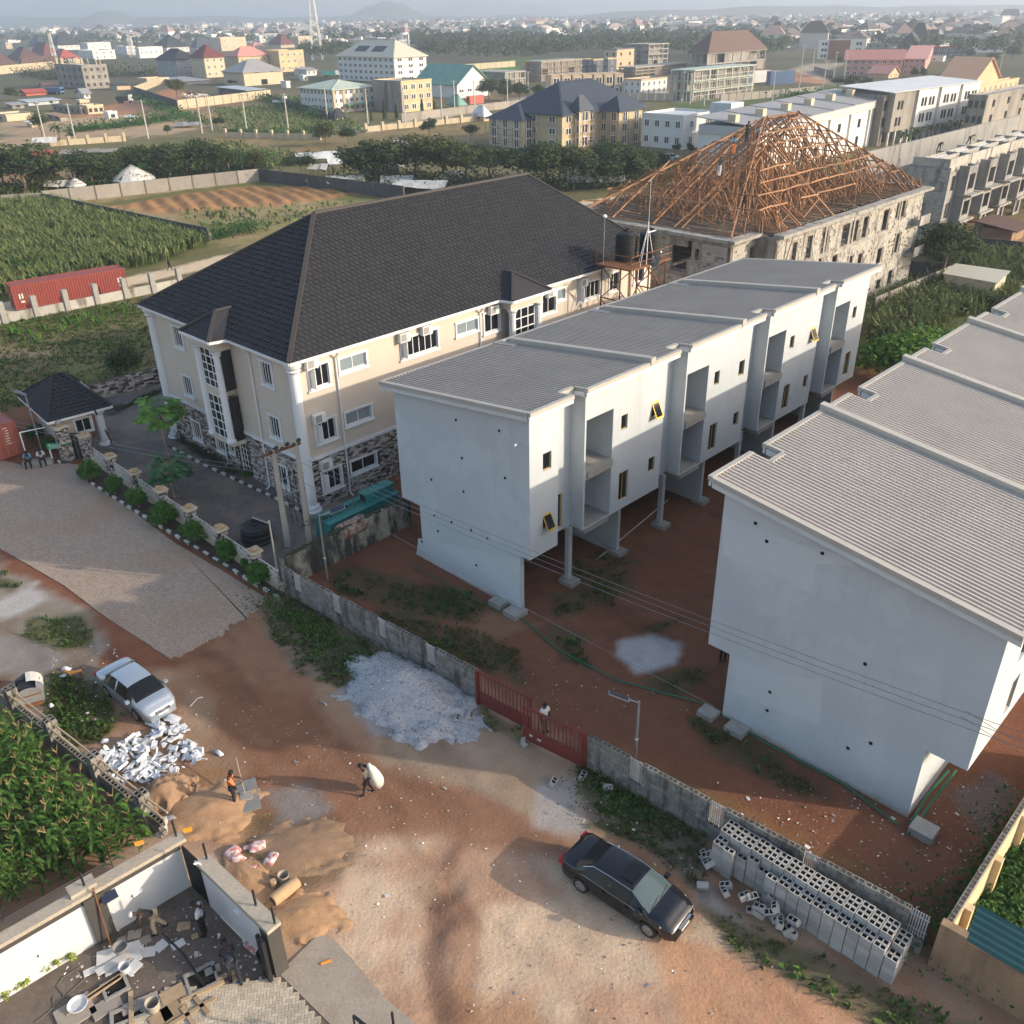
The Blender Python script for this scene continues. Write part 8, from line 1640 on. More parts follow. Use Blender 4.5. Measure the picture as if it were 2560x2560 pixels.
q,dg_=carpos(268,1737,345,1800);sedan('silver saloon car parked on the bare ground by the rubbish heap',q,dg_,'car_silver',4.55,1.78,1.47,amber='lamp_amber')
q,dg_=carpos(1450,2223,1612,2331);sedan('glossy black saloon car with sunroof in front of the block stack',q,dg_,'car_black',4.82,1.83,1.46,windscreen='car_glass_l',sunroof=True)
q=at(1670,402);sedan('white car parked on the grass at the end of the tree belt',q,178,'car_white',plate=False)
# shipping containers
def container(label,fr,L,W,H,m,door='end',z0=.1):
 r=thing('shipping_container',label,'container',fr.p(L/2,W/2,0));b=MB();pit=.28
 def corr(P,n,side):
  vs=[];m_=0
  for i in range(n):
   for x,d in((0,0),(.3,0),(.42,.045),(.85,.045)):vs.append((i+x,d))
  vs.append((n,0));k=len(vs);b.add([P(x/n,d,z0+.15) for x,d in vs]+[P(x/n,d,H+z0-.12) for x,d in vs],[(i,i+1,k+i+1,k+i) for i in range(k-1)])
 corr(lambda t,d,z:fr.p(t*L,d,z),int(L/pit),0);corr(lambda t,d,z:fr.p(t*L,W-d,z),int(L/pit),0)
 if door!='both':corr(lambda t,d,z:fr.p(L-d,t*W,z),int(W/pit),0)
 b.build('side_panel',[m],r);b=MB();b.fb(fr,0,L,0,W,z0+H-.12,z0+H-.03);b.build('roof',[m],r)
 b=MB()
 for u in(0,L-.12):
  for v in(-.01,W-.11):b.fb(fr,u-.004,u+.124,v,v+.12,z0,z0+H)
 for v in(-.012,W-.11):b.fb(fr,.12,L-.12,v,v+.122,z0,z0+.16);b.fb(fr,.12,L-.12,v,v+.122,z0+H-.13,z0+H+.002)
 for u in(-.006,L-.118):b.fb(fr,u,u+.124,.11,W-.11,z0,z0+.16);b.fb(fr,u,u+.124,.11,W-.11,z0+H-.15,z0+H+.001)
 b.build('frame',[m],r)
 for k in range(2):
  d=MB();v0=.12+k*(W-.24)/2;d.fb(fr,.02,.08,v0+.01,v0+(W-.24)/2-.01,z0+.161,z0+H-.151);do=d.build('door',[m],r)
  for v in(.3,.85):g=MB();g.tube(fr.p(-.02,v0+v,z0+.1),fr.p(-.02,v0+v,z0+H-.1),.025,n=6);g.fb(fr,-.06,-.03,v0+v-.12,v0+v+.14,z0+1.02,z0+1.08);g.build('locking_bar',['cont_bar'],do)
  if k==0 or True:
   t=MB();rs=random.Random(k)
   for i in range(7):v=v0+.42+rs.uniform(0,.1);z=z0+2.2-i*.2;t.fb(fr,.005,.019,v,v+rs.uniform(.18,.34),z,z+.07)
   t.build('painted_marks',['mark_white'],do)
 return r
p0,p1=at(61,1136),at(-15,1160);d=p1-p0;fr_c=Fr(p0 .x,p0 .y,math.degrees(math.atan2(d.y,d.x))-90)
dirv=d.normalized();diru=Vector((dirv.y,-dirv.x,0));diru=diru if diru.y>0 else-diru
class Fx(Fr):pass
fx=Fx(p0 .x,p0 .y,0);fx.u=diru;fx.v=dirv;fx.deg=math.degrees(math.atan2(diru.y,diru.x));container('red shipping container with barred doors at the left edge by the gatehouse',fx,12.1,2.44,2.59,'cont_red2')
p0,p1=at(42,778),at(297,733);d=p1-p0;fx=Fr(p0 .x,p0 .y,math.degrees(math.atan2(d.y,d.x)));cr=container('long dark red container beside the sandy road',fx,12.2,2.44,2.6,'cont_red');
for u,lab in((.6,0),(11.2,1)):b=MB();b.fb(fx,u,u+.16,-.04,-.02,1.2,1.75);b.fb(fx,u+.28,u+.44,-.04,-.02,1.25,1.8);b.fb(fx,u+.1,u+.5,-.04,-.02,.8,1.0);b.build('painted_marks',['mark_white'],cr)
for(x,y,xr,m,lab) in((1880,208,1922,'car_white','white container with faint lettering on the red earth site'),(1925,213,1985,'w_blue','dark blue container stack on the red earth site')):
 p0,p1=at(x,y),at(xr,y-3);d=p1-p0;fx=Fr(p0 .x,p0 .y,math.degrees(math.atan2(d.y,d.x)));container(lab,fx,min(d.length,14),3,5 if m=='w_blue' else 4.4,m)
def truck(label,x,y,deg,body,cab,L=7.,H=2.8,name='parked_truck'):
 q=at(x,y);f=Fr(q.x,q.y,deg);r=thing(name,label,'truck',q);b=MB();b.fb(f,-L/2,L*.22,-1.2,1.2,.9,H);b.build('cargo_body',[body],r);b=MB();b.fb(f,L*.25,L*.46,-1.15,1.15,.8,2.3);b.hexa([f.p(L*.25,-1.1,2.3),f.p(L*.46,-1.1,2.3),f.p(L*.46,1.1,2.3),f.p(L*.25,1.1,2.3),f.p(L*.26,-1,2.9),f.p(L*.42,-1,2.9),f.p(L*.42,1,2.9),f.p(L*.26,1,2.9)]);b.build('cab',[cab],r);b=MB();b.fb(f,L*.461,L*.475,-1,1,1.6,2.25);b.build('windscreen',['car_glass'],r)
 for u in(-L*.33,-L*.2,L*.33):
  for s in(-1,1):c=f.p(u,s*1.1,.5);w_=MB();w_.lathe(c,[(.2,-.15),(.5,-.15),(.5,.15),(.2,.15)],12,R=Matrix.Rotation(math.radians(deg),3,'Z')@Matrix.Rotation(math.pi/2,3,'X'));w_.build('wheel',['rubber'],r)
truck('blue tipper truck parked by the pinkish red shed',141,236,-20,'w_blue','w_blue',8);truck('dark tractor unit standing on the red earth',314,258,10,'c_black','car_white',6,2.4);truck('teal lorry parked behind the white warehouse',828,192,15,'teal','car_white',9);truck('white and teal van behind the white warehouse',872,196,10,'car_white','teal',7);truck('white pickup parked by the pale lot below the warehouse',702,263,-10,'car_white','car_white',5,1.6)
# generator, tanks, drum
q=at(825,1314,1.75);fg_=Fr(q.x,q.y,f7 .deg);gn=thing('generator','teal generator cabinet with raised silencer box behind the stained wall','generator',fg_.p(2.6,.7,0))
for(u0,u1,z) in((0,2.9,1.75),(2.95,5.4,1.75)):b=MB();b.fb(fg_,u0,u1,0,1.5,.15,z);b.fb(fg_,u0-.04,u1+.02,-.04,1.54,z+.001,z+.06);b.build('cabinet',['teal'],gn)
b=MB();b.fb(fg_,3.1,5.3,.35,1.0,1.83,2.35);b.fb(fg_,3.06,5.34,.3,1.05,2.351,2.4);b.build('silencer_box',['teal'],gn);b=MB();b.fb(fg_,3.05,3.099,.45,.9,1.9,2.28);b.build('outlet',['void'],gn);b=MB();b.tube(fg_.p(5.3,.7,2.2),fg_.p(7.0,.5,2.5),.09);b.build('exhaust_pipe',['rusty'],gn);b=MB();b.fb(fg_,-.02,5.5,-.02,1.52,0,.149);b.build('base',['steel_dark'],gn)
b=MB();b.fb(fg_,.3,.6,-.012,-.002,1.35,1.5);b.fb(fg_,2.2,2.5,-.012,-.002,1.35,1.5);b.build('label_plate',['mark_white'],gn)
q=at(880,1318,1.55);dv=Vector((math.cos(math.radians(f7 .deg)),math.sin(math.radians(f7 .deg)),0));r=thing('oil_drum','rusty white fuel tank lying by the stained wall','drum',q);Rd=Matrix.Rotation(math.radians(f7 .deg),3,'Z')@Matrix.Rotation(math.pi/2,3,'Y');b=MB();b.lathe(q,[(.1,-.95),(.46,-.9),(.5,-.8),(.5,.8),(.46,.9),(.1,.95)],18,R=Rd);b.build('tank_body',['rust_drum'],r,smooth=True);b=MB()
for z in(-.6,.6):b.lathe(q+dv*z,[(.5,-.03),(.52,-.03),(.52,.03),(.5,.03)],18,R=Rd)
b.fb(Fr(q.x,q.y,f7 .deg),-.7,.7,-.3,.3,-.0,1.0);b.build('cradle',['rusty'],r)
def rib_tank(label,q,R,H,n=9,mat_='black_plastic'):
 r=thing('water_tank',label,'water tank',q);prof=[(R*.9,0)]
 for i in range(n):z=H*.85*i/n;prof+=[(R,z+.02),(R,z+H*.85/n*.6),(R*.96,z+H*.85/n*.7),(R*.96,z+H*.85/n*.95)]
 prof+=[(R,H*.86),(R*.8,H*.93),(R*.34,H*.97)];b=MB();b.lathe(q,prof,24);b.build('tank_body',[mat_],r);b=MB();b.lathe(q+Vector((0,0,H*.97)),[(R*.33,0),(R*.33,.1),(R*.28,.13),(R*.27,.02)],16);b.build('lid',[mat_],r)
 for k in range(8):a=k*math.pi/4;b=MB();b.bar(q+Vector((math.cos(a)*R*.4,math.sin(a)*R*.4,H*.965)),q+Vector((math.cos(a)*R*.99,math.sin(a)*R*.99,H*.87)),.09,.08);b.build('shoulder_rib',[mat_],r)
 return r
q=at(645,1352);rib_tank('squat black water tank behind the fence by the utility poles',q,.95,1.25,3)
uL,zL=frA.on(1528,664,v=-2.2);uR=frA.on(1668,674,v=-4.2)[0];zP=zL-.1;cu=(uL+uR)/2+.1
st_=thing('tank_stand','rusty lattice platform carrying the two black tanks beside the hotel','tank stand',frA.p(cu,-2.7,0))
for u in(uL,cu,uR):
 for v in(-1.3,-4.0):b=MB();b.bar(frA.p(u,v,0),frA.p(u,v,zP),.11);b.build('leg',['rusty'],st_)
for a,c in(((uL,-4.0),(cu,-4.0)),((cu,-4.0),(uR,-4.0)),((uL,-1.3),(uL,-4.0)),((uR,-1.3),(uR,-4.0))):
 for z0 in(zP-2.5,zP-5):b=MB();b.bar(frA.p(*a,z0),frA.p(*c,z0+2.4),.06);b.bar(frA.p(*c,z0),frA.p(*a,z0+2.4),.06);b.bar(frA.p(*a,z0),frA.p(*c,z0),.08);b.build('brace',['rusty'],st_)
b=MB();b.fb(frA,uL-.3,uR+.3,-4.3,-1.0,zP,zP+.12);b.build('platform',['rusty'],st_);b=MB()
for p,q2 in(((uL-.3,-4.3),(uR+.3,-4.3)),((uR+.3,-4.3),(uR+.3,-1.0)),((uL-.3,-4.3),(uL-.3,-1.0))):
 for z in(.55,1.05):b.bar(frA.p(*p,zP+z),frA.p(*q2,zP+z),.045)
for p in((uL-.3,-4.3),(cu,-4.3),(uR+.3,-4.3),(uR+.3,-1.0),(uL-.3,-1.0)):b.bar(frA.p(*p,zP+.1),frA.p(*p,zP+1.07),.05)
b.build('guard_rail',['rusty'],st_);b=MB()
for k in(-.18,.18):b.bar(frA.p(uL-.1+k,-4.08,1),frA.p(uL-.1+k,-4.08,zP),.04)
for i in range(22):b.bar(frA.p(uL-.28,-4.08,1+i*.32),frA.p(uL+.08,-4.08,1+i*.32),.03)
b.build('ladder',['rusty'],st_)
rib_tank('black ribbed water tank on the rusty stand, left of its twin',frA.p(cu-.35,-2.0,zP+.121),.85,2.3);rib_tank('black ribbed water tank on the rusty stand, front right one',frA.p(cu+1.0,-3.3,zP+.121),.85,2.3)
am=thing('antenna_mast','thin white antenna mast with tripod frame beside the black tanks','mast',frA.p(cu-.5,-4.1,zP+.12));q=frA.p(cu-.5,-4.1,zP+.12);b=MB();b.tube(q,q+Vector((0,0,3.2)),.035,n=6);b.tube(q+Vector((0,0,3.2)),q+Vector((0,0,6.2)),.015,n=5);b.build('mast',['white_frame'],am);b=MB()
for d_ in(frA.u*-.9,frA.u*1.1,frA.v*.8):b.bar(q+d_*.9,q+Vector((0,0,2.6))+d_*.1,.03)
b.bar(q+Vector((0,0,2.4)),q+frA.u*1.0+Vector((0,0,2.4)),.06);b.build('tripod',['white_frame'],am)
q=frA.p(uL-.1,-1.5,zP);am=thing('lamp_mast','slim pole with a round white disc at the corner of the tank stand','mast',q);b=MB();b.tube(q,q+Vector((0,0,3.6)),.03,n=5);b.build('mast',['galv'],am);b=MB();b.lathe(q+Vector((0,0,3.7)),[(.02,-.08),(.16,-.08),(.18,0),(.1,.1)],12);b.build('disc',['white_frame'],am)
q=frA.p(cu+.25,-4.5,zP-.1);sdh=thing('satellite_dish','grey satellite dish on the front edge of the tank stand','dish',q);b=MB();b.lathe(q+Vector((0,0,.35)),[(.02,.0),(.25,.03),(.45,.12),(.46,.13),(.25,.05),(.02,.02)],18,R=Matrix.Rotation(math.radians(-60),3,'Z')@Matrix.Rotation(math.radians(62),3,'X'));b.build('dish',['galv'],sdh);b=MB();b.bar(q-Vector((0,0,.3)),q+Vector((0,0,.3)),.05);b.build('bracket',['steel_dark'],sdh)
# H-frame of power poles, lamps, wires
b1,b2=at(721,1366),at(778,1373);h1=above(b1,692,1126);h2=above(b2,753,1106);hf=thing('power_pole_frame','pair of concrete power poles joined by rusty crossarms','power pole',(b1+b2)/2)
for c,h in((b1,h1),(b2,h2)):b=MB();d_=.17;b.hexa([c+Vector((-d_,-d_,-.2)),c+Vector((d_,-d_,-.2)),c+Vector((d_,d_,-.2)),c+Vector((-d_,d_,-.2))]+[c+Vector((-.1,-.1,h)),c+Vector((.1,-.1,h)),c+Vector((.1,.1,h)),c+Vector((-.1,.1,h))]);b.build('pole',['pole_grey'],hf)
t1,t2=b1+Vector((0,0,h1)),b2+Vector((0,0,h2));dx=(t2-t1).normalized();b=MB();b.bar(t1-dx*.9-Vector((0,0,.1)),t2+dx*.3-Vector((0,0,.1)),.14);b.build('crossarm',['rusty'],hf);TI=[]
for k in range(3):
 p=t1+(t2-t1)*(.0+.5*k)+Vector((0,0,.02));
 for e in(-.35,.35):c=p+Vector((-dx.y,dx.x,0))*e+Vector((0,0,.0));b=MB();b.lathe(c,[(.03,-.16),(.11,-.12),(.04,-.06),(.12,0),(.04,.05),(.1,.1),(.03,.14)],10,R=Matrix.Rotation(math.atan2(dx.y,dx.x),3,'Z')@Matrix.Rotation(math.pi/2,3,'X'));b.build('insulator',['c_brown'],hf);TI.append(c)
for z in(1.9,2.9):p,q2=t1-Vector((0,0,z)),t2-Vector((0,0,z));b=MB();b.bar(p-dx*.2,q2+dx*.2,.1);b.build('crossarm',['galv'],hf)
for k in range(3):
 p=t1+(t2-t1)*(.3+.22*k)-Vector((0,0,1.55));b=MB();b.tube(p,p-Vector((0,0,.5)),.06,n=7);b.build('fuse',['c_black'],hf);b=MB();b.path([p-Vector((0,0,.5)),p+Vector((.02,0,-2.5)),p+Vector((.1,0,-h1+3.0))],.02,4);b.build('down_cable',['c_black'],hf)
def wires(label,a,c,sag,n=2,sep=.35):
 r=thing('power_line',label,'power line',(Vector(a)+Vector(c))/2);s=Vector((0,0,1)).cross((Vector(c)-Vector(a)).normalized())*sep
 for k in range(n):b=MB();b.path([Vector(a)+s*k+(Vector(c)-Vector(a))*(i/14)-Vector((0,0,sag*4*(i/14)*(1-i/14))) for i in range(15)],.014,4);b.build('wire',['wire'],r)
wires('power wires crossing the yard from the pole pair to the right',TI[5]-Vector((0,0,1.4)),at(2720,1930,7.2),.5,3,.4);wires('single wire from the poles to the foot of the large terrace',b2+Vector((0,0,4.6)),at(1785,1765,3.),.3,1);wires('two wires running left from the poles past the gatehouse',t1-Vector((0,0,1.2)),at(-120,1010,6.),.5,2,.5);wires('wires over the brown wall at the lower right',at(2400,1790,6.5),at(2760,1990,6.5),.1,2,.4)
def lamp(label,bx,by,tx,ty,panel='solar',side=-1,arm=.8):
 q=at(bx,by);h=above(q,tx,ty);r=thing('street_lamp',label,'street lamp',q);b=MB();b.tube(q-Vector((0,0,.1)),q+Vector((0,0,h)),.07,.05,8);b.build('pole',['galv'],r);t=q+Vector((0,0,h-.1));d_=Vector((side*.9,.2,.25)).normalized();b=MB();b.tube(t,t+d_*arm,.03,n=6);b.build('arm',['galv'],r);c=t+d_*(arm+.35);b=MB();R_=Matrix.Rotation(math.atan2(d_.y,d_.x),3,'Z')@Matrix.Rotation(-.3,3,'Y')@Matrix.Rotation(.25,3,'X');b.box(c,(.9,.36,.05),R=R_,mi=0);b.build('lamp_head',['galv'],r);b=MB();b.box(c+Vector((0,0,.045)),(.8,.3,.03),R=R_);b.build('solar_panel',['solar'],r)
 if h>3:b=MB();b.tube(q+Vector((0,0,1.4)),q+Vector((0,0,1.5)),.075,n=8);b.build('band',['white_frame'],r)
lamp('solar street lamp at the end of the stone fence',702,1480,676,1300,side=-1,arm=.1);lamp('solar street lamp in front of the teal generator',819,1449,806,1285,side=1,arm=.7);lamp('solar street lamp behind the wall next to the red gate',1587,1911,1594,1752,side=-1,arm=.5);lamp('tall solar lamp in front of the gatehouse',105,1128,52,985,side=-1,arm=.1)
q=at(70,1150);h=above(q,51,1081);r=thing('barrier_post','white goal shaped post beside the red container','post',q);b=MB();b.tube(q,q+Vector((0,0,h)),.05,n=7);b.tube(q+Vector((0,0,h)),q+Vector((1.6,.5,h+.15)),.04,n=6);b.build('post',['white_frame'],r)
q=at(288,1137);tp=at(223,1000,4.6);r=thing('barrier_boom','raised black and white barrier boom at the hotel gate','barrier',q);b0=q+Vector((0,0,.9))
for k in range(6):b=MB();b.tube(b0+(tp-b0)*(k/6),b0+(tp-b0)*((k+1)/6-.002),.06,n=7);b.build('boom_section',['kerb_white' if k in(2,3) else 'black_steel'],r)
b=MB();b.box(q+Vector((0,0,.5)),(.35,.35,1.),.4);b.build('pedestal',['steel_dark'],r)
q=at(134,1158);r=thing('direction_sign','green arrow shaped sign with white lettering on a pale post','sign',q);zs=above(q,124,1115);b=MB();b.tube(q,q+Vector((0,0,zs)),.05,n=7);b.build('post',['white_frame'],r);s0=q+Vector((-.05,-.06,zs));ex=Vector((.97,.22,0)).normalized();b=MB()
pts=[(-.05,-.22),(1.15,-.22),(1.42,0),(1.15,.22),(-.05,.22)];nn=Vector((ex.y,-ex.x,0));b.add([s0+ex*x+Vector((0,0,z)) for x,z in pts]+[s0+ex*x+Vector((0,0,z))+nn*.03 for x,z in pts],[(0,1,2,3,4),(9,8,7,6,5)]+[(i,5+i,5+(i+1)%5,(i+1)%5) for i in range(5)]);so=b.build('arrow_board',['sign_green'],r)
def lettering(txt,pos,ex,up,size,m,parent,name='lettering'):
 cu_=bpy.data.curves.new(name,'FONT');cu_.body=txt;cu_.size=size;cu_.extrude=.004;o=bpy.data.objects.new('tmp_text',cu_);COL.objects.link(o);dgx=bpy.context.evaluated_depsgraph_get();me=bpy.data.meshes.new_from_object(o.evaluated_get(dgx));bpy.data.objects.remove(o);me.materials.clear();me.materials.append(MAT(m));ez=ex.cross(up);M_=Matrix((ex,up,ez)).transposed();off=wloc(parent)
 for v in me.vertices:v.co=M_@v.co+pos-off
 return link(name,me,parent)
lettering('Kaura',s0+nn*.04+ex*.08+Vector((0,0,-.05)),ex,Vector((0,0,1)),.34,'mark_white',r);lettering('HOLDINGS',s0+nn*.04+ex*.12+Vector((0,0,-.18)),ex,Vector((0,0,1)),.15,'mark_white',r)
# pipes and posts in the yard
def pipe(label,pts,r_,m,cat='pipe',name='pipe'):b=MB();b.path(pts,r_,6);o=b.build(name,[m]);return tag(o,label,cat)
pipe('green pipe along the front of the large terrace',[at(1765,1760,.12),at(1900,1850,.1),at(2110,1960,.1),at(2245,2062,.1)],.045,'pipe_green');pipe('green pipe running across the yard to the first terrace',[at(1310,1550,.08),at(1390,1620,.08),at(1540,1700,.1),at(1765,1760,.12)],.04,'pipe_green');pipe('green pipe beside the grey terrace gable',[at(1020,1408,.1),at(1100,1450,.1),at(1230,1522,.1),at(1310,1550,.08)],.03,'pipe_green')
pipe('long green pipe leaning along the side of the large terrace',[at(2272,2085,.1),at(2330,2005,.4),at(2390,1925,1.0)],.05,'pipe_green');pipe('second green pipe beside the terrace corner',[at(2275,2060,.1),at(2320,1985,.6),at(2372,1925,1.2)],.05,'pipe_green');pipe('short upright green stub pipe in the yard',[at(1006,1528,0),at(1006,1528,.9)],.05,'pipe_green');pipe('short upright white stub pipe near the block wall',[at(1795,1957,0),at(1795,1957,.8)],.04,'pipe_white');pipe('thin white pipe lying by the foot of the far column',[at(1490,1400,.06),at(1670,1250,.06)],.035,'pipe_white')
# heaps
def heap(name,label,cx,cy,rx,ry,h,m,seed,stones=0,sm=None,ang=0.,pw=1.6):
 c=at(cx,cy);n=46;rs=np.random.default_rng(seed);t=np.linspace(-1.15,1.15,n);X,Y=np.meshgrid(t,t);rr_=np.hypot(X,Y);nz_=vnoise(X.ravel()*3+seed,Y.ravel()*3,1.1,seed,3).reshape(X.shape);Z=h*np.clip(1-(rr_*(.55+.95*nz_))**pw,-.12,1)*(.75+.5*nz_);ca,sa=math.cos(ang),math.sin(ang);WX=c.x+X*rx*ca-Y*ry*sa;WY=c.y+X*rx*sa+Y*ry*ca
 b=MB();b.add(list(zip(WX.ravel(),WY.ravel(),Z.ravel())),[(i*n+j,i*n+j+1,(i+1)*n+j+1,(i+1)*n+j) for i in range(n-1) for j in range(n-1)]);o=b.build(name,[m],None,smooth=True,kind='stuff');tag(o,label)
 if stones:
  s=rs.integers(0,n*n,stones);P_=np.stack([WX.ravel()[s],WY.ravel()[s],Z.ravel()[s]],1)+rs.normal(size=(stones,3))*np.array([.05,.05,.0]);P_=P_[(P_[:,2]>.0)];P_[:,2]+=.015;k=len(P_);tv=unit(rs.normal(size=(k,4,3)))*rs.uniform(.025,.06,(k,1,1));V_=P_[:,None,:]+tv;me=bpy.data.meshes.new(name+'_stones');F_=np.arange(k*4).reshape(k,4);me.from_pydata(V_.reshape(-1,3).tolist(),[],[f for a in F_.tolist() for f in((a[0],a[1],a[2]),(a[0],a[1],a[3]),(a[0],a[2],a[3]),(a[1],a[2],a[3]))]);me.materials.append(MAT(sm));o2=link(name+'_stones',me,None,kind='stuff');tag(o2,'loose stones on '+label)
 return o
heap('gravel_heap','broad heap of blue grey gravel against the block wall',1010,1735,3.7,2.4,1.35,'gravel',3,9000,'gravel_stone',math.radians(-38),1.05)
heap('gravel_heap','thin fan of gravel spread beside the red gate',1130,1800,1.7,1.0,.14,'gravel',4,1800,'gravel_stone',math.radians(-40));heap('sand_heap','steep pointed heap of grey brown sand by the rubbish',415,1990,1.2,1.0,.95,'sand_dark',5,ang=.3);heap('sand_heap','spread orange sand around the worker',515,2030,2.2,1.5,.4,'sand',6);heap('sand_heap','damp dark sand spread in front of the bags',760,2120,2.0,1.3,.2,'sand_dark',7);heap('sand_heap','orange sand bank behind the dark pillar',760,2290,1.6,1.0,.3,'sand',8);heap('sand_heap','sand along the outside of the right compound wall',620,2200,1.6,.8,.3,'sand',9,ang=-.7)
rf=random.Random(23);fgp='white foam scraps of the rubbish heap'
RP=PX([(178,1425),(240,1405),(300,1365),(345,1368),(388,1440),(330,1465),(280,1490),(190,1470)])
rsf=np.random.default_rng(2);X,Y=inpoly(RP,210,rsf)
for i in range(len(X)):
 a,c,t=rf.uniform(.12,.55),rf.uniform(.06,.32),rf.choice((.012,.02,.03,.05,.1));b=MB();R_=Euler((rf.gauss(0,.3),rf.gauss(0,.3),rf.uniform(0,6.28))).to_matrix();z=rf.uniform(.04,.3)
 p=Vector((X[i],Y[i],z));kind_=i%7
 if kind_==0 and i<120:
  a,c,t=rf.uniform(.4,.7),rf.uniform(.3,.5),.12
  for(ox,oy,sx,sy) in((0,c*.36,a,c*.28),(0,-c*.36,a,c*.28),(a*.36,0,a*.28,c*.44),(-a*.36,0,a*.28,c*.44)):b.box(p+R_@Vector((ox,oy,0)),(sx-.002,sy-.002,t),R=R_)
  for k in range(4):b.box(p+R_@Vector((-a*.35+k*a*.23,c*.43,t*.6)),(a*.08,c*.08,t*.3),R=R_)
 elif kind_==1:
  n=5;b.add([p+R_@Vector(((k%n-2)*a*.35,(k//n-1)*c*.7,.07*math.sin(k*2.3)+rf.uniform(-.05,.05))) for k in range(n*3)],[(j*n+k,j*n+k+1,(j+1)*n+k+1,(j+1)*n+k) for j in range(2) for k in range(n-1)])
 else:
  k0=[(-a/2*rf.uniform(.7,1),-c/2*rf.uniform(.6,1)),(a/2*rf.uniform(.7,1),-c/2),(a/2,c/2*rf.uniform(.5,1)),(-a/2*rf.uniform(.6,1),c/2)];b.hexa([p+R_@Vector((x,y,-t/2)) for x,y in k0]+[p+R_@Vector((x*.97,y*.97,t/2)) for x,y in k0])
 o=b.build('foam_scrap',['foam_g' if kind_==1 or i%5==3 else 'foam']);tag(o,'white packing foam scrap in the rubbish heap below the silver car','foam scrap',fgp)
for(x,y,sx,sy,lab,m) in((395,1814,1.6,.35,'long torn plastic sheet trailing off the top of the rubbish heap','foam_g'),(430,1795,.9,.5,'crumpled clear sheet at the top of the rubbish heap','foam_g'),(405,2065,.5,1.0,'white woven sack lying by the pointed sand heap','sack_white'),(440,2045,.9,.5,'second white sack beside the pointed sand heap','sack_white'),(375,2050,.8,.4,'yellowish sack end next to the bamboo rails','plank'),(262,1852,.35,.25,'pale foam piece in the weeds left of the rubbish heap','foam'),(166,1672,.5,.25,'white foam block beside the dog','foam'),(160,1690,.5,.12,'broken white foam strip beside the dog','foam'),(128,1763,.3,.2,'small white bag in the weeds by the skip','foam'),(548,1882,.5,.2,'white sheet on top of the long shovel stick','foam_g')):
 q=at(x,y,.1);n=6;R_=Matrix.Rotation(rf.uniform(-.9,.4),3,'Z');b=MB();vs=[]
 for j in range(4):
  for k in range(n):vs.append(q+R_@Vector(((k/(n-1)-.5)*sx*(1-.2*(j in(0,3))),(j/3-.5)*sy,.16*math.sin(math.pi*j/3)*math.sin(math.pi*k/(n-1))+rf.uniform(0,.05)-.04)))
 b.add(vs,[(j*n+k,j*n+k+1,(j+1)*n+k+1,(j+1)*n+k) for j in range(3) for k in range(n-1)]);o=b.build('scrap_sheet',[m],smooth=True);tag(o,lab,'scrap')
def bag(x,y,lab,s=1.,rz=0.,m='paper_bag'):
 q=at(x,y);b=MB();n=9;vs=[]
 for j in range(n):
  for k in range(n):
   u,v=k/(n-1)*2-1,j/(n-1)*2-1;e=max(0,1-u**4)*max(0,1-v**4);vs.append((u*.36*s,v*.25*s,.02+.2*s*e**.6*(1+rf.uniform(-.18,.18))))
 R_=Matrix.Rotation(rz,3,'Z');b.add([q+R_@Vector(v) for v in vs],[(j*n+k,j*n+k+1,(j+1)*n+k+1,(j+1)*n+k) for j in range(n-1) for k in range(n-1)]);o=b.build('cement_bag',[m],smooth=True);tag(o,lab,'cement bag','empty cement bags')
for x,y,lab,rz in((522,2010,'crumpled cement bag nearest the worker in orange',.5),(556,2060,'flat red and white cement bag on the sand below the worker',.4),(580,2133,'cement bag lying on top of its neighbour',.9),(590,2150,'wide open cement bag in the middle of the group',-.4),(623,2180,'cement bag lying flat at the front of the group',.2),(645,2118,'crumpled bag with a hose over it',.3),(680,2150,'cement bag at the right end of the group',1.2),(617,2120,'small red white scrap of cement bag with the hose',.2),(635,2365,'torn cement bag inside the compound by the wall',-.7)):bag(x,y,lab,.95 if 'small' not in lab else .4,rz)
def bucket(x,y,lab,R=.17,H=.36,m='bucket',z=0.,tilt=None):
 q=at(x,y,z);R_=tilt or Matrix.Identity(3);b=MB();b.lathe(q,[(R*.75,0),(R*.8,.01),(R,H),(R*1.06,H),(R*1.06,H-.03),(R*.93,H-.03),(R*.72,.04)],16,R=R_);o=b.build('bucket',[m]);tag(o,lab,'bucket')
bucket(712,2205,'tan bucket standing beside the rolled mat',.2,.42);bucket(386,2525,'grey bucket standing among the planks',.22,.42,'bucket',.06);bucket(315,2430,'white bucket beside the marble slabs',.18,.34,'white_paint',.06);bucket(302,2375,'green grey rubber bowl on the marble slabs',.24,.2,'cement_grey',.3);bucket(660,2400,'dark bucket by the folded gate leaf',.2,.4,'c_black',.05);bucket(195,2515,'white round basin on the stone slab',.3,.12,'white_paint',.12)
q=at(713,2228,.2);r=thing('rolled_mat','rolled tan mat lying by the bucket on the sand','mat',q);Rm=Matrix.Rotation(.85,3,'Z')@Matrix.Rotation(math.pi/2,3,'Y');b=MB();b.lathe(q,[(.05,-.55),(.22,-.55),(.24,-.5),(.25,0),(.23,.5),(.21,.56),(.05,.56)],14,R=Rm);b.build('mat_roll',['mat_tan'],r);b=MB();b.lathe(q,[(.1,-.553),(.17,-.557),(.175,-.552)],14,R=Rm);b.build('roll_end',['c_brown'],r)
q=at(640+.4451*95,1700+.4451*1150,.2);b=MB();b.tube(q-Vector((0,0,.2)),q+Vector((.03,.02,.2)),.1,.12,7);o=b.build('log',['mat_tan']);tag(o,'short wooden stump left of the rolled mat','stump')
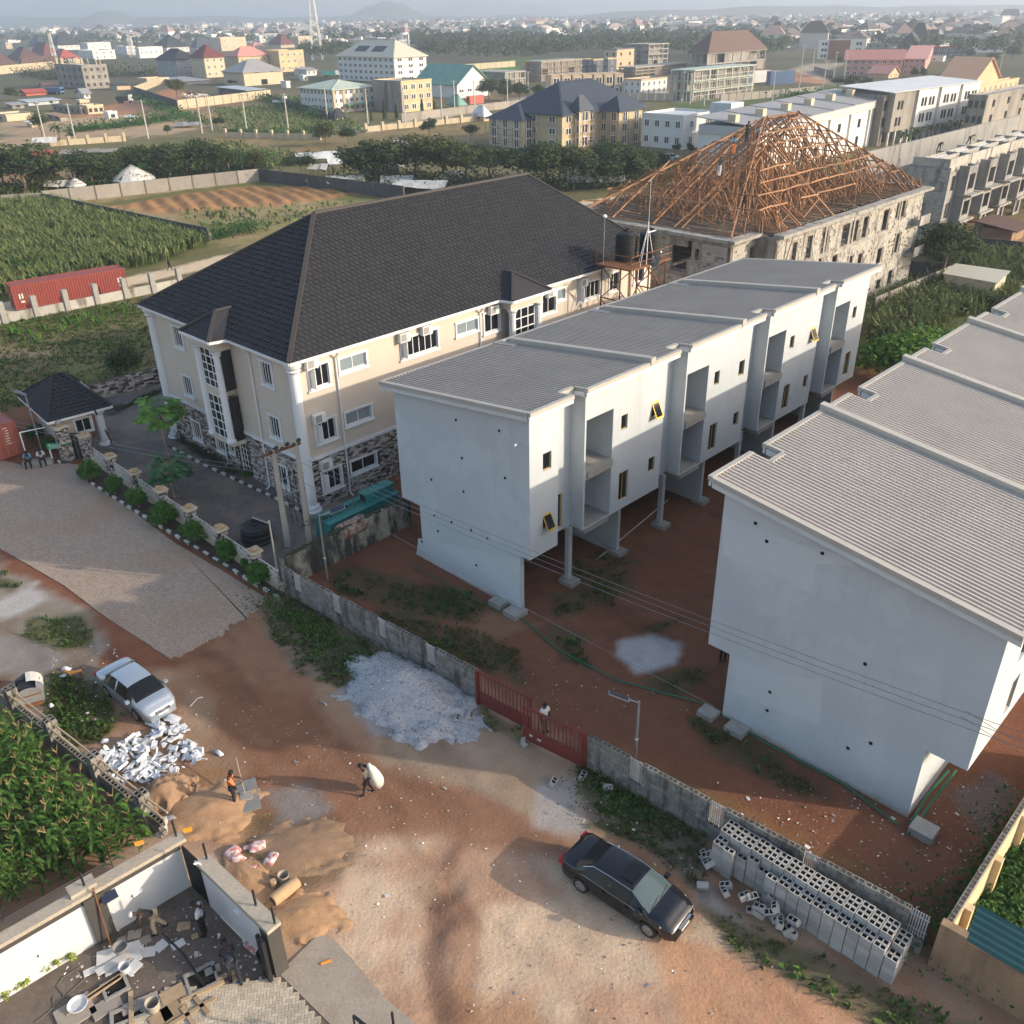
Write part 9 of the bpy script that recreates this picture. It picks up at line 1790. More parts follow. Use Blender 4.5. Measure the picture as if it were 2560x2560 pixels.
q=at(622,1990);r=thing('mixing_tray','grey metal mixing board with wet cement beside the worker','tray',q);b=MB();f_=Fr(q.x,q.y,112);b.fb(f_,-.9,.9,-.4,.4,.02,.07);b.build('board',['cement_grey'],r);b=MB();b.box(q+Vector((-.05,-.1,.12)),(.5,.45,.12),.3);b.build('cement_lump',['grey_slab'],r)
pipe('long pale stick of a shovel held upright by the worker',[at(612,1985,.25),at(590,1895,.9)],.025,'bamboo','stick','shovel')
ff,Lf=linefr(at(-30,1730),at(420,2100));fw_=thing('block_fence','low hollow block fence with tall stubs between the maize and the weeds','wall',ff.p(Lf/2,0,0));off=wloc(fw_);aF=math.radians(ff.deg)
us_=[ff.loc(at(x,y,1.5))[0] for x,y in((22,1735),(112,1818),(215,1912),(325,2015))]
for u in us_:
 for c in range(8):
  for e in(-.24,.24):
   if True:
    o=link('block',block_me if c==7 else unitbox('block'),fw_,ff.p(u,e*.5,c*.225+.11)-off);o.scale=(.46,.22,.215);o.rotation_euler.z=aF
for k in range(int(Lf/.45)):
 for c in range(4):o=link('block',block_me if c==3 else unitbox('block'),fw_,ff.p(k*.45+.22+(.2 if c%2 else 0),0,c*.225+.11)-off);o.scale=(.44,.2,.215);o.rotation_euler.z=aF
for i in range(len(us_)):
 u0=us_[i]+.2;u1=(us_[i+1]-.2) if i+1<len(us_) else Lf+.2
 for j,(v,z) in enumerate(((-.12,1.55),(.0,1.3),(.14,1.5))):pipe('bamboo rail %s, %s'%(('nearest the maize','at mid height','on the road side')[j],('between the first two block stubs','between the second pair of block stubs','between the third pair of block stubs','between the last stub and the white wall')[i]),[ff.p(u0,v+rf.uniform(-.05,.05),z),ff.p((u0+u1)/2,v,z-.04),ff.p(u1,v+rf.uniform(-.05,.05),z+rf.uniform(-.1,.1))],.045,'bamboo','rail','bamboo_rail')
q=at(80,1745);fs2=Fr(q.x,q.y,-62);r=thing('waste_skip','battered galvanised waste skip with arched lid left of the silver car','skip',q);b=MB();n=10
arc=[(.62*math.cos(math.pi*k/n),.55+.5*math.sin(math.pi*k/n)) for k in range(n+1)];prof=[(.62,.55),(.55,.12),(-.55,.12),(-.62,.55)]
sh_=[(x,z) for x,z in arc]+[(-.56,.1),(.56,.1)]
b.add([fs2 .p(-.65,x,z) for x,z in sh_]+[fs2 .p(.65,x,z) for x,z in sh_],[tuple(range(len(sh_))),tuple(range(2*len(sh_)-1,len(sh_)-1,-1))]+[(i,i+1,len(sh_)+i+1,len(sh_)+i) for i in list(range(0,3))+list(range(n-2,n+2))]+[(n+2,0,len(sh_),len(sh_)+n+2)]);b.build('bin_body',['galv'],r)
b=MB();b.add([fs2 .p(e,x*1.03,z*1.02) for e in(-.66,.1) for x,z in arc[:6]],[(i,i+1,7+i,6+i) for i in range(5)]);b.build('lid',['sack_white'],r);b=MB();b.box(fs2 .p(0,.05,.75),(.9,.7,.2),.3);b.build('rubbish',['c_navy'],r);b=MB();b.bar(fs2 .p(.67,-.5,.62),fs2 .p(.67,.5,.62),.05);b.bar(fs2 .p(.66,-.5,.14),fs2 .p(.66,.5,.14),.3,.1);b.build('rim_bar',['rusty'],r)
q=at(192,1697);r=thing('dog','brown dog with curled tail standing in the weeds by the silver car','dog',q);
b=MB();fd_=Fr(q.x,q.y,195)
b.path([fd_.p(-.36,0,.42),fd_.p(-.28,0,.43),fd_.p(-.1,0,.42),fd_.p(.12,0,.42),fd_.p(.26,0,.44),fd_.p(.36,0,.53),fd_.p(.44,0,.58),fd_.p(.54,0,.54),fd_.p(.62,0,.51)],[.04,.09,.085,.11,.11,.07,.075,.05,.025],10)
for u in(-.26,.2):
 for v in(-.07,.07):b.path([fd_.p(u,v,.40),fd_.p(u+(.05 if u<0 else-.01),v,.27),fd_.p(u-(.05 if u<0 else 0),v,.16),fd_.p(u,v,.04),fd_.p(u+.06,v,.02)],[.055,.035,.025,.02,.022],7)
b.path([fd_.p(-.36,0,.44),fd_.p(-.46,0,.52),fd_.p(-.47,.03,.62),fd_.p(-.4,.05,.66)],[.03,.025,.02,.01],6)
for v in(-.05,.05):b.path([fd_.p(.43,v,.62),fd_.p(.41,v*1.5,.7)],[.03,.008],5)
b.build('body',['fur'],r,smooth=True)
# builders' clutter in the walled compound
z4=lambda x,y:(x*.3623,2050+y*.3623)
def slab_at(name,lab,cat,x,y,a,c,t,m,rz,z=.05,tilt=(0,0),group=None):
 q=at(*z4(x,y),z);b=MB();b.box(q+Vector((0,0,t/2)),(a,c,t),R=Euler((tilt[0],tilt[1],rz)).to_matrix());o=b.build(name,[m]);return tag(o,lab,cat,group)
for i,(x,y,a,c,rz,z,lab) in enumerate(((830,915,1.5,.55,.35,.08,'marble slab under the rubber bowl, largest of the pile'),(850,985,1.2,.45,.5,.1,'marble slab crossing the front of the pile'),(780,990,1.1,.3,.75,.14,'narrow marble strip across the pile'),(660,1030,.75,.28,.55,.05,'pale strip at the left end of the marble pile'),(1000,915,.7,.4,.2,.06,'broken marble slab at the right of the pile'),(1110,870,.4,.35,.9,.04,'broken white tile next to the marble pile'),(920,1020,.5,.4,1.0,.16,'bluish slab leaning at the front of the pile'),(1230,860,.45,.28,.7,.05,'crumpled pale sheet with a black bar across it'))):slab_at('marble_slab',lab,'slab',x,y,a,c,.03,'marble',rz,z,(rf.uniform(-.12,.12),rf.uniform(-.12,.12)))
for(x,y,a,c,rz,lab) in((930,795,.45,.35,.2,'grey stone tile near the white capped worker'),(840,830,.3,.2,.4,'small grey tile before the charcoal pilaster'),(1005,830,.35,.3,.6,'grey tile chip between the marble and the worker'),(1270,735,.45,.3,.1,'reddish tile between the two standing men'),(1345,805,.22,.18,.5,'small tan tile at the feet of the man in checks'),(1195,1210,.75,.55,.6,'square stone tile by the tan slab'),(1205,1320,.75,.6,.65,'tan stone slab by the timber frame'),(1110,1370,.65,.5,.75,'tan stone slab at the bottom edge'),(735,1290,.9,.55,.7,'grey concrete slab beside the pit'),(520,1330,1.1,.9,.7,'large grey slab with a basin on it'),(970,1270,1.1,.4,.45,'grey kerb slab over the open pit')):slab_at('stone_slab',lab,'slab',x,y,a,c,.06,'tile_grey' if 'tan' not in lab else 'plank',rz)
for(x,y,L,rz,lab) in((690,1170,1.9,.75,'striped plank bundle left of the pit, upper one'),(650,1210,1.8,.78,'striped plank bundle left of the pit, lower one'),(905,1300,1.2,-1.2,'short plank standing over the pit'),(1400,1185,1.4,.5,'tan plank above the timber frame'),(1390,1280,.9,-.75,'short plank of the timber frame'),(1320,1330,1.6,.65,'long plank of the timber frame'),(1570,1070,.7,.45,'wood offcut by the worker at the gate'),(850,975,1.0,.35,'brown wood strip on the marble slabs'),(1310,1370,1.0,-.8,'plank crossing the timber frame at the bottom edge')):slab_at('plank',lab,'plank',x,y,L,.14,.05,'plank',rz,.1)
for(x,y,a,c,rz,lab) in((800,1165,.8,.7,.65,'open square pit with concrete rim beside the planks'),(1395,1110,1.0,.9,.55,'open square pit under the black bar'),(1470,1045,.5,.22,.5,'narrow slot next to the pit under the black bar'),(890,1350,1.1,.6,.4,'open pit at the bottom edge among planks')):
 q=at(*z4(x,y),.0);r=thing('inspection_pit',lab,'pit',q);f_=Fr(q.x,q.y,math.degrees(rz));b=MB()
 for(u0,u1,v0,v1) in((-a/2,a/2,-c/2,-c/2+.1),(-a/2,a/2,c/2-.1,c/2),(-a/2,-a/2+.1,-c/2+.1,c/2-.1),(a/2-.1,a/2,-c/2+.1,c/2-.1)):b.fb(f_,u0,u1,v0,v1,.02,.14)
 b.build('rim',['grey_slab'],r);b=MB();b.fb(f_,-a/2+.1,a/2-.1,-c/2+.1,c/2-.1,.03,.045);b.build('pit_dark',['void'],r)  # black sheet at rim level, painted in for the dark of the pit
pipe('black steel bar lying from the worker to the pit',[at(*z4(1120,780),.6),at(*z4(1260,920),.35),at(*z4(1410,1140),.1)],.04,'black_steel','bar','steel_bar');pipe('slim rusty bamboo pole leaning on the charcoal pilaster',[at(*z4(765,870),.0),f8 .p(ub+.42,-.1,H8+.35)],.03,'rusty','pole','pole');pipe('white kerb rail lying along the right compound wall',[at(*z4(1530,660),.12),at(*z4(1730,860),.12)],.07,'pipe_white');
for pts,lab in(([(550,1015),(430,1090),(390,1150),(440,1215),(530,1245)],'grey hose looped by the wall plants'),([(440,1400),(370,1330),(365,1220)],'grey hose bending near the bottom edge'),([(600,1080),(470,1200),(330,1330),(240,1400)],'long thin hose lying towards the bottom edge'),([(1750,230),(1690,220),(1730,130),(1932,95)],'grey hose running off over the sand'),([(1080,610),(1180,570),(1220,590),(1190,620)],'loose cable loop by the white wall'),([(1830,960),(1810,1060),(1800,1120)],'pale rope hanging by the folded gate'),([(1600,370),(1700,310),(1770,260)],'pale cord between two cement bags')):pipe(lab,[at(*z4(x,y),.05+(.8 if y<0 else 0)) for x,y in pts],.02,'cable','hose','hose')
for(x0,y0,x1,y1,lab) in((1310,460,1400,395,'bent thin white pipe on the ground below the silver car'),(950,1100,1050,1060,'white hose end by the weeds'),(1160,1090,1200,1150,'white pipe bend by the sacks'),(1250,1120,1270,1190,'second white pipe bend by the sacks')):zz=lambda x,y:(x*.3623,1600+y*.3623);pipe(lab,[at(*zz(x0,y0),.05),at(*zz((x0+x1)/2+8,(y0+y1)/2-25),.08),at(*zz(x1,y1),.05)],.03,'pipe_white')
b=MB();c=f8 .p(uc+.12,-.25,H8-.25);b.box(c,(.5,.32,.04),R=Euler((.5,0,math.radians(f8 .deg))).to_matrix());o=b.build('solar_panel',['solar']);tag(o,'small solar panel fixed at the charcoal pilaster','solar panel')
b=MB();q=f9 .p(ug+.12,.0,H8+.2);b.add([q+Vector((rf.uniform(-.28,.28),rf.uniform(-.15,.15),rf.uniform(-.25,.15))) for k in range(12)],[(0,1,2),(2,3,4),(4,5,6),(6,7,8),(8,9,10),(9,10,11),(0,4,8),(1,5,9)]);o=b.build('rag',['foam']);tag(o,'white plastic rag hung over the wall coping','rag')
HP=PX([(245,1932),(310,1862),(400,1860),(526,1842),(560,1872),(625,1945),(660,1985),(600,2010),(300,2010)]);items=[];pw,pl_=.105,.21;ctr_=Vector((sum(p[0] for p in HP)/len(HP),sum(p[1] for p in HP)/len(HP),0));aP=math.radians(8);nI=62
for y_ in range(-nI,nI):
 for m_ in range(-nI//4-12,nI//4+12):
  for vv in(0,1):
   x_=y_+4*m_+(3 if vv else 0)
   if abs(x_)>nI:continue
   lx,ly=((x_+.5)*pw,(y_+1)*pw) if vv else((x_+1)*pw,(y_+.5)*pw);p=ctr_+Matrix.Rotation(aP,3,'Z')@Vector((lx,ly,.05))
   items.append((p,(pw-.01,pl_-.01,.06) if vv else(pl_-.01,pw-.01,.06),aP))
sd_=sdf(np.array([p[0].x for p in items]),np.array([p[0].y for p in items]),HP);items=[p for p,k in zip(items,sd_) if k>.06]
pv=thing('paver_patch','patch of tan herringbone pavers at the bottom edge','paving',ctr_);pieces(pv,'paver',items,'paver_piece',300,'pavers')
bl_=thing('steel_gate','black barred gate top at the bottom edge of the apron','gate',at(905,2560));q0=at(883,2540,1.4);q1=at(960,2600,1.4);b=MB();b.bar(q0,q1,.08);b.build('top_rail',['black_steel'],bl_)
for k in range(6):p=q0+(q1-q0)*(k/5);b=MB();b.bar(p,p-Vector((0,0,1.35)),.05);b.build('bar',['black_steel'],bl_)
q=at(985,2570,1.6);r=thing('fence_post','black ribbed electric fence post at the bottom edge','fence post',q);b=MB();b.tube(q,q+Vector((0,0,.8)),.025);b.build('rod',['black_steel'],r)
for k in range(7):b=MB();b.tube(q+Vector((0,0,.1+.1*k)),q+Vector((0,0,.15+.1*k)),.05,.035,6);b.build('insulator',['black_plastic'],r)
rl=np.random.default_rng(8);Q=[]
for poly,n in(([(330,1250),(700,1400),(1100,1600),(1500,1850),(900,1930),(560,1700),(400,1560)],260),([(100,1160),(230,1230),(180,1420),(60,1320)],120),([(1450,1480),(1900,1480),(1760,1760),(1340,1540)],160),([(560,1110),(1340,1330),(1100,1390),(700,1200)],90),([(60,1800),(380,1680),(520,1840),(250,1932)],220),([(1080,1440),(1330,1600),(1320,1740),(1100,1560)],80)):
 P_=PX(poly);X,Y=inpoly(P_,n,rl)
 for i in range(len(X)):s=rl.uniform(.015,.05)*(1 if rl.random()<.93 else 2.2);a=rl.uniform(0,6.28);p=np.array([X[i],Y[i],.045]);u=np.array([math.cos(a),math.sin(a),rl.uniform(-.3,.3)])*s;v=np.array([-math.sin(a),math.cos(a),rl.uniform(-.3,.3)])*s*rl.uniform(.3,.9);Q.append([p-u-v,p+u-v*.7,p+u*.8+v,p-u+v])
o=link('litter',quads_mesh('litter',np.array(Q),'litter_m'),None,kind='stuff');tag(o,'scattered scraps of paper and plastic on the ground')
V_=[];F_=[]
for poly,n in(([(380,1250),(700,1440),(1100,1640),(1700,1932),(900,1930),(560,1700)],900),([(60,1170),(230,1230),(180,1420),(0,1300)],300),([(1450,1480),(1932,1440),(1760,1760),(1340,1540)],500),([(560,1110),(1340,1330),(1100,1390),(700,1200)],300),([(60,1800),(380,1680),(520,1840),(250,1932)],300),([(1780,1500),(1870,1450),(1932,1500),(1860,1590)],250)):
 P_=PX(poly);X,Y=inpoly(P_,n,rl)
 for i in range(len(X)):
  s=rl.uniform(.012,.035)*(1 if rl.random()<.93 else 2.);k=len(V_);c=np.array([X[i],Y[i],s*.4]);V_+=[tuple(c+d*s*rl.uniform(.7,1.3)) for d in(np.array([1,0,0]),np.array([-.6,.8,0]),np.array([-.6,-.8,0]),np.array([.1,0,.8]))];F_+=[(k,k+1,k+3),(k+1,k+2,k+3),(k+2,k,k+3)]
me=bpy.data.meshes.new('stones');me.from_pydata(V_,[],F_);me.materials.append(MAT('stone_m'));o=link('stones',me,None,kind='stuff');tag(o,'loose stones strewn over the bare ground')
# market shelters, huts, cattle
def tent(label,x,y,L,W,H,ang,m,name='market_stall'):
 q=at(x,y);f=Fr(q.x,q.y,ang);r=thing(name,label,'shelter',q);b=MB();n=6
 vs=[f.p((i/n-.5)*L,s*W/2,H*.55+rf.uniform(-.15,.15)) if s else f.p((i/n-.5)*L,0,H+rf.uniform(-.12,.12)) for s in(-1,0,1) for i in range(n+1)];b.add(vs,[(j*(n+1)+i,j*(n+1)+i+1,(j+1)*(n+1)+i+1,(j+1)*(n+1)+i) for j in range(2) for i in range(n)]);b.build('canopy',[m],r)
 for a in(-1,1):
  for c in(-1,1):p=MB();p.bar(f.p(a*L*.47,c*W*.47,0),f.p(a*L*.47,c*W*.47,H*.55),.09);p.build('post',['pole_wood'],r)
for i,(x,y,L,W,H,a,m,lab) in enumerate(((795,412,9,4,2.6,10,'r_white','pale blue sheet roof stall in the market'),(832,408,6,4,2.4,15,'tarp_white','white stall with black side, market left'),(850,425,5,3,2.4,20,'r_white','white stall behind the small tree'),(800,437,4,3,2.2,-10,'tarp_white','low cream stall at the market left end'),(865,470,7,4,2.2,12,'tarp_white','white tarpaulin tent close behind the dark wall, leftmost'),(950,452,7,4,2.6,5,'tarp_grey','grey canopy beside the parked cars'),(968,436,6,4,2.8,25,'tarp_white','white peaked tent above the grey canopy'),(995,470,6,4,2.2,0,'tarp_white','white tent in the middle behind the dark wall'),(1055,482,10,4.5,2.2,-15,'tarp_white','long white tent behind the dark wall near the hotel roof'),(1105,470,5,3,2.4,80,'r_white','narrow white stall in the trees'),(1130,462,5,3,2.4,60,'tarp_white','last white stall in the trees before the hotel ridge'),(1010,378,6,4,2.4,10,'r_white','white roof under the trees left of the blue roofed block'),(1560,452,6,4,3.,5,'tarp_black','black shelter right of the tree belt'),(1597,448,4,3,2.6,5,'tarp_white','white box shelter beside the black one'),(1520,468,6,3,2.,0,'tarp_grey','grey scrap covered stall right of the belt'),(1450,470,5,3,2.2,0,'tarp_white','white stall under the right part of the belt'),(153,478,5,3.4,1.9,12,'tarp_white','cream arched tarpaulin hut behind the grey wall'),(470,318,7,5,1.4,10,'tarp_grey','grey sheeted mound in the fields'),(230,385,13,8,1.2,8,'panel_grey','wide pale heap covered with sheeting behind the belt'),(118,368,6,3.4,2.4,10,'tarp_white','white striped stall by the stub pillar wall'),(115,400,5,4,2.,0,'tarp_red','faded orange canopy among the left trees'))):tent(lab,x,y,L,W,H,a,m)
for(x,y,R,H,lab) in((336,461,4.2,3.6,'large round hut with striped straw cone roof behind the grey wall'),(193,478,1.9,2.4,'small round hut with straw cone roof behind the grey wall')):
 q=at(x,y);r=thing('straw_hut',lab,'hut',q);b=MB();b.lathe(q,[(R,1.0),(R*.72,1.0+(H-1)*.35),(R*.4,1+(H-1)*.68),(.05,H)],14);b.build('roof',['tarp_white'],r);b=MB();b.lathe(q,[(R*.8,0),(R*.8,1.1)],12);b.build('wall',['plank'],r);b=MB()
 for k in(.3,.6,.85):b.lathe(q,[(R*(1-k)*1.0+.08,1+(H-1)*k),(R*(1-k)*1.0+.1,1+(H-1)*k+.12)],14)
 b.build('binding',['tarp_grey'],r)
cb=MB();cb.path([(-1.0,0,1.0),(-.8,0,1.05),(-.2,0,1.0),(.5,0,1.05),(.8,0,1.2),(1.05,0,1.45),(1.35,0,1.3),(1.5,0,1.15)],[.15,.32,.36,.34,.24,.17,.15,.09],9)
for u in(-.75,.55):
 for v in(-.2,.2):cb.path([(u,v,.85),(u+(.08 if u<0 else 0),v,.5),(u,v,.02)],[.14,.08,.06],6)
for v in(-1,1):cb.path([(1.1,v*.1,1.55),(1.05,v*.35,1.85)],[.04,.015],5)
cow_m=[raw_mesh(cb,'piece_cow',['cow_white']),raw_mesh(cb,'piece_cow',['cow_brown'])]
for i in range(16):
 x,y=rf.uniform(462,515),rf.uniform(236,250);k=1 if y<241 else 0;q=at(x,y);r=thing('cow',('pale cow in the herd in the walled cattle yard','dark brown cow at the back of the walled cattle yard')[k],'cow',q,('pale cattle in the yard','dark cattle in the yard')[k],rf.uniform(0,6.28));link('body',cow_m[k],r)
# people
BASE=dict(pel=(0,0,.95),spi=(0,.0,1.14),che=(0,0,1.36),nek=(0,.0,1.50),hd0=(0,.02,1.57),hd1=(0,.03,1.65),hd2=(0,.02,1.735),hpL=(-.09,0,.92),knL=(-.10,.02,.5),anL=(-.10,-.02,.08),toL=(-.11,.14,.03),hpR=(.09,0,.92),knR=(.10,.02,.5),anR=(.10,-.02,.08),toR=(.11,.14,.03),shL=(-.18,0,1.43),elL=(-.24,-.03,1.14),wrL=(-.25,.06,.90),haL=(-.25,.09,.81),shR=(.18,0,1.43),elR=(.24,-.03,1.14),wrR=(.25,.06,.90),haR=(.25,.09,.81))
POSES=dict(stand={},walk=dict(knL=(-.1,.16,.52),anL=(-.1,.22,.1),toL=(-.11,.38,.06),knR=(.1,-.02,.5),anR=(.1,-.28,.13),toR=(.11,-.14,.03),elL=(-.24,-.12,1.15),wrL=(-.24,-.08,.9),haL=(-.24,-.05,.82),elR=(.24,.08,1.14),wrR=(.24,.24,.96),haR=(.24,.3,.9)),carry=dict(knL=(-.1,.14,.52),anL=(-.1,.2,.1),toL=(-.11,.36,.06),knR=(.1,0,.5),anR=(.1,-.22,.1),toR=(.11,-.08,.03),che=(0,.08,1.34),nek=(0,.13,1.46),hd0=(0,.17,1.52),hd1=(0,.2,1.6),hd2=(0,.2,1.68),shL=(-.18,.06,1.4),shR=(.18,.06,1.4),elR=(.27,.22,1.25),wrR=(.18,.12,1.45),haR=(.12,.04,1.5),elL=(-.26,.05,1.12),wrL=(-.25,.16,.9),haL=(-.25,.2,.82)),work=dict(elL=(-.27,.12,1.2),wrL=(-.12,.36,1.18),haL=(-.05,.42,1.18),elR=(.26,.16,1.18),wrR=(.14,.38,1.1),haR=(.08,.44,1.1),nek=(0,.04,1.49),hd0=(0,.07,1.56),hd1=(0,.1,1.64),hd2=(0,.1,1.72)),bend=dict(spi=(0,.14,1.05),che=(0,.34,1.16),nek=(0,.48,1.2),hd0=(0,.54,1.23),hd1=(0,.62,1.24),hd2=(0,.70,1.24),shL=(-.18,.4,1.17),shR=(.18,.4,1.17),elL=(-.22,.45,.88),wrL=(-.16,.6,.66),haL=(-.14,.64,.58),elR=(.22,.45,.88),wrR=(.14,.62,.68),haR=(.12,.66,.6),knL=(-.12,.1,.5),knR=(.14,-.06,.5),anR=(.14,-.3,.1),toR=(.15,-.16,.03),anL=(-.12,.06,.08),toL=(-.13,.22,.03)),down=dict(nek=(0,.03,1.49),hd0=(0,.07,1.55),hd1=(0,.12,1.61),hd2=(0,.14,1.69),elL=(-.24,.02,1.14),wrL=(-.18,.2,.97),haL=(-.14,.27,.93)),sit=dict(pel=(0,0,.50),spi=(0,.03,.70),che=(0,.1,.92),nek=(0,.16,1.05),hd0=(0,.21,1.11),hd1=(0,.26,1.18),hd2=(0,.27,1.26),hpL=(-.1,.02,.48),knL=(-.16,.42,.5),anL=(-.17,.42,.08),toL=(-.19,.58,.03),hpR=(.1,.02,.48),knR=(.16,.42,.5),anR=(.17,.5,.08),toR=(.19,.66,.03),shL=(-.18,.1,.98),shR=(.18,.1,.98),elL=(-.25,.24,.74),wrL=(-.12,.44,.62),haL=(-.07,.5,.6),elR=(.25,.24,.74),wrR=(.12,.44,.62),haR=(.07,.5,.6)))
BR=dict(pel=(.125,.10),spi=(.12,.095),che=(.15,.105),nek=(.055,.055),hd0=(.07,.075),hd1=(.085,.1),hd2=(.05,.06),hp=(.09,.09),kn=(.06,.06),an=(.042,.042),to=(.035,.03),sh=(.062,.062),el=(.043,.043),wr=(.03,.03),ha=(.04,.02))
EB=[('pel','spi'),('spi','che'),('che','nek'),('nek','hd0'),('hd0','hd1'),('hd1','hd2')]+[(a+s,b_+s) for s in 'LR' for a,b_ in(('hp','kn'),('kn','an'),('an','to'),('sh','el'),('el','wr'),('wr','ha'))]+[('pel','hp'+s) for s in 'LR']+[('che','sh'+s) for s in 'LR']
PEND=[]
def skinned(name,J,edges,infl,mat_,parent,rz,root,cut=None):
 keys=[];
 for a,b_ in edges:
  for k in(a,b_):
   if k not in keys:keys.append(k)
 Rz=Matrix.Rotation(rz,3,'Z');me=bpy.data.meshes.new(name);me.from_pydata([Rz@Vector(J[k]) for k in keys],[(keys.index(a),keys.index(b_)) for a,b_ in edges],[]);o=link(name,me,parent);sk_=o.modifiers.new('skin','SKIN')
 for i,k in enumerate(keys):v=BR.get(k) or BR[k[:2]];sv=me.skin_vertices[0].data[i];sv.radius=((v[0]+infl),(v[1]+infl));sv.use_root=(k==root)
 sb=o.modifiers.new('sub','SUBSURF');sb.levels=1;sb.render_levels=1;PEND.append((o,mat_));return o
def person(label,q,deg,pose,top,bot,s=1.,sleeves='short',cap=None,skirt=False,barefoot=False):
 J=dict(BASE);J.update(POSES[pose]);J={k:tuple(c*s for c in v) for k,v in J.items()};rz=math.radians(deg-90);r=thing('person',label,'person',q);bo=skinned('body',J,EB,0.,'skin',r,rz,'pel')
 te=[('pel','spi'),('spi','che')]+[e for sd_ in 'LR' for e in((('che','sh'+sd_),('sh'+sd_,'el'+sd_)) if sleeves=='short' else(('che','sh'+sd_),('sh'+sd_,'el'+sd_),('el'+sd_,'wr'+sd_)))];
 if sleeves=='none':te=[('pel','spi'),('spi','che'),('che','shL'),('che','shR')]
 skinned('shirt',J,te,.026,top,r,rz,'pel');skinned('trousers',J,[('pel','hpL'),('pel','hpR'),('hpL','knL'),('hpR','knR')]+([('knL','anL'),('knR','anR')] if not skirt else[]),.02,bot,r,rz,'pel')
 R_=Matrix.Rotation(rz,3,'Z');hd=R_@Vector(J['hd1']);up=(R_@(Vector(J['hd2'])-Vector(J['hd0']))).normalized();fw=R_@Vector((0,1,0));b=MB();b.lathe(q+hd+up*.045-fw*.012,[(.098*s,-.05),(.104*s,.0),(.092*s,.05),(.05*s,.085),(.005,.095)],12,R=up.to_track_quat('Z','Y').to_matrix());b.build('hair' if not cap else 'cap',[cap or 'hair'],r,smooth=True)
 b=MB()
 for sd_ in 'LR':
  h,w_=R_@Vector(J['ha'+sd_]),R_@Vector(J['wr'+sd_]);d=(h-w_).normalized();sdv=d.cross(fw);sdv=sdv.normalized() if sdv.length>.1 else R_@Vector((1,0,0));kk=1 if sd_=='L' else-1;nn_=d.cross(sdv)
  for i,(ln,ox) in enumerate(((.07,-.028),(.085,-.01),(.08,.009),(.062,.027))):p=q+h+sdv*ox+d*.02;b.path([p,p+d*ln*.55+nn_*.006,p+d*ln+nn_*.028],[.0095,.0085,.0065],5)
  p=q+h-d*.035+sdv*.034*kk;b.path([p,p+sdv*.03*kk+d*.025,p+sdv*.035*kk+d*.06],[.011,.0095,.007],5)
  a,t=R_@Vector(J['an'+sd_]),R_@Vector(J['to'+sd_])
 b.build('hands',['skin'],bo,smooth=True)
 b=MB()
 for e in(-1,1):b.box(q+hd+fw*.093*s+(R_@Vector((e*.033*s,0,0)))+up*.015,(.02,.008,.012),R=R_)
 b.build('eyes',['c_white'],bo);b=MB();b.path([q+hd+fw*.09*s+up*.02,q+hd+fw*.115*s-up*.012],[.008,.016],6);b.box(q+hd+fw*.092*s-up*.042,(.045,.012,.012),R=R_)
 for e in(-1,1):b.box(q+hd+(R_@Vector((e*.092*s,0,0))),(.014,.035,.05),R=R_)
 b.build('face',['skin'],bo)
 for sd_ in 'LR':
  a,t=R_@Vector(J['an'+sd_]),R_@Vector(J['to'+sd_]);b=MB();b.path([q+a-Vector((0,0,.03))-(t-a).normalized()*.04,q+a*.4+t*.6,q+t],[.05,.05,.035],8);b.build('shoe',['c_black' if not barefoot else 'skin'],r,smooth=True)
 return r,J,R_
GZ=lambda x,y,z=0.:at(x,y,z)
person('man in blue shirt and dark trousers sitting on the low block by the container',at(76,1165,0.02),-75,'sit','c_blue','c_black');person('man in white shirt sitting hunched next to the green sign',at(108,1160,0.02),-60,'sit','c_white','c_navy');b=MB();b.box(at(92,1160,.22)+Vector((0,.25,0)),(2.0,.5,.4),.25);o=b.build('concrete_seat',['grey_slab']);tag(o,'low grey block seat under the two sitting men','seat')
person('worker in patterned orange shirt holding the shovel stick',at(588,2008),20,'work','c_orange','c_navy',1.,'short');
rp_,J_,R_=person('man in black cap and grey shirt carrying a big white sack on his back',at(922,1985),190,'carry','c_grey','c_black',1.,'short','c_black',True)
q=at(922,1985)+R_@Vector((.05,-.30,.98));b=MB();n=12;prof=[(.04,-.66),(.2,-.6),(.28,-.35),(.27,0),(.2,.3),(.12,.5),(.06,.66)];b.lathe(q,prof,12,R=R_@Matrix.Rotation(-.28,3,'X'));o=b.build('sack',['sack_white'],smooth=True);tag(o,'big white woven sack on the back of the walking man','sack')
for v in o.data.vertices:v.co+=Vector((rf.uniform(-.03,.03),rf.uniform(-.03,.03),rf.uniform(-.03,.03)))
person('worker in white cap and black vest bending at the white wall',at(396,2330),200,'bend','c_black','c_khaki',1.,'none','c_white');person('man in checked shirt and dark cap looking on in the compound',at(513,2337),185,'down','c_check','c_black',1.,'short','c_black');person('worker in dark clothes bending beside the folded gate',at(588,2452),120,'bend','c_navy','c_navy',1.,'short')
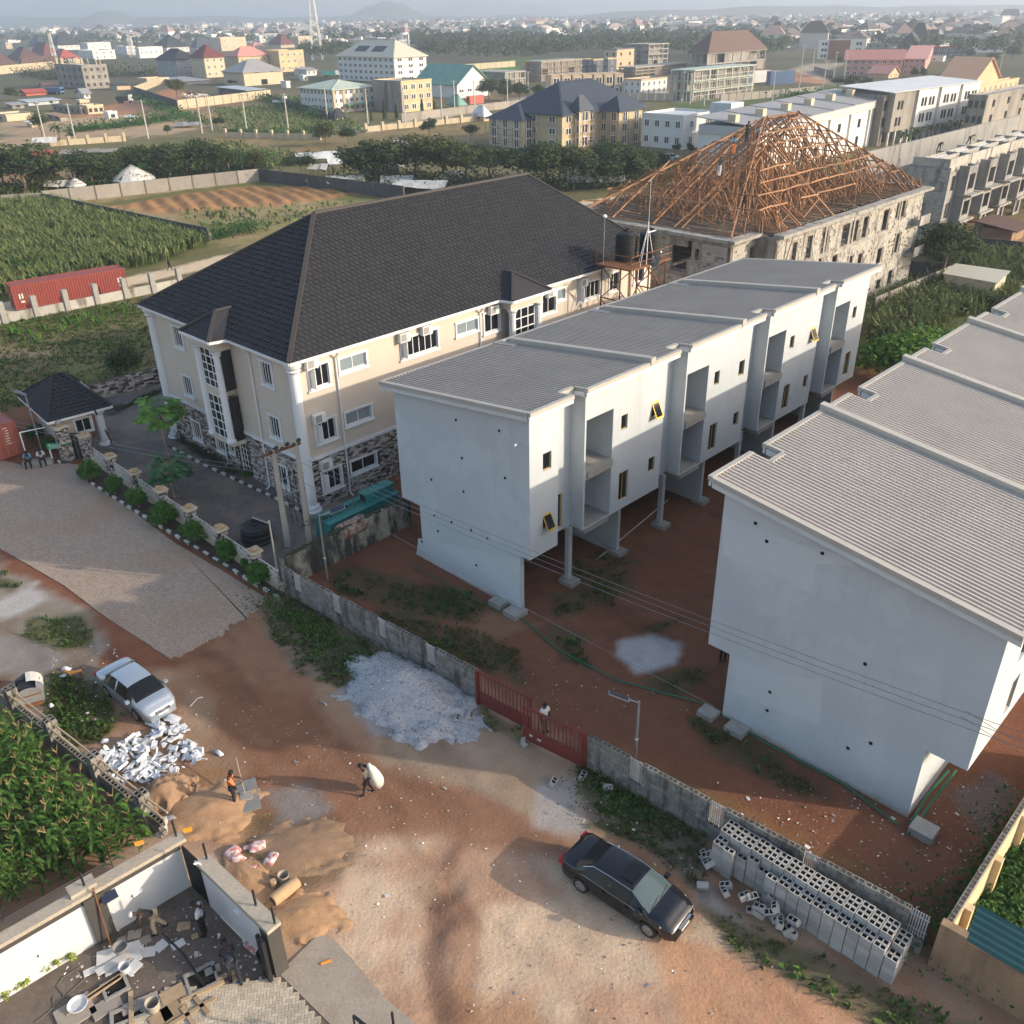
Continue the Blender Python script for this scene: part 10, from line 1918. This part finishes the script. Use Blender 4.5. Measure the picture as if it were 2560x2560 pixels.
person('person in a pale long dress standing behind the red gate',at(1362,1830),-60,'stand','c_white','c_grey',.95,'short');person('person in dark trousers under the overhang of the large terrace',at(1806,1650),-90,'stand','c_black','c_black');person('person in black walking on the sandy road',at(425,676),10,'walk','c_black','c_black');person('person in black standing before the cream market stall',at(833,437),-60,'stand','c_black','c_black')
def onroof(px_,py_,u,v):return fD.p(u,v,ZD+.45+max(0,roofz(u,v)))
def roofpos(x,y,v):
 u,z=fD.on(x,y,v=v);return fD.p(u,v,z)
person('carpenter in black standing high on the left of the timber roof',roofpos(1866,352,8.5),-60,'work','c_black','c_black');person('carpenter in blue top and yellow trousers on the timber roof',roofpos(1832,388,8.),-90,'work','c_blue','c_orange');person('carpenter in grey trousers on the left slope of the timbers',roofpos(1797,442,8.),30,'work','c_grey','c_white');person('dark figure standing inside the timber skeleton',roofpos(1858,527,5.),-60,'stand','c_black','c_black');person('builder in dark clothes on top of the unfinished terrace',fE.p(6,4.2,HE+1.0),-90,'bend','c_black','c_navy');person('second builder on the unfinished terrace in a yellowish top',fE.p(16,4.0,HE+1.0),-60,'bend','c_khaki','c_navy')
bpy.context.view_layer.update();dgx=bpy.context.evaluated_depsgraph_get();done=[]
for o,m in PEND:me=bpy.data.meshes.new_from_object(o.evaluated_get(dgx));done.append((o,m,me))
for o,m,me in done:
 o.modifiers.clear();o.data=me;me.materials.clear();me.materials.append(MAT(m));me.polygons.foreach_set('use_smooth',[True]*len(me.polygons))
# haze
me=bpy.data.meshes.new('haze');b_=MB();b_.box((0,5900,66),(26000,14000,138));me.from_pydata(b_.V,[],b_.F)
hm=bpy.data.materials.new('haze');hm.use_nodes=True;t=hm.node_tree;t.nodes.remove(t.nodes['Principled BSDF']);pv_=t.nodes.new('ShaderNodeVolumePrincipled');pv_.inputs['Density'].default_value=.00036;pv_.inputs['Color'].default_value=(.74,.85,1.,1);pv_.inputs['Anisotropy'].default_value=.3;t.links.new(pv_.outputs[0],t.nodes['Material Output'].inputs['Volume']);me.materials.append(hm)
hz=link('haze',me,None,kind='stuff');tag(hz,'thin blue haze over the whole town')
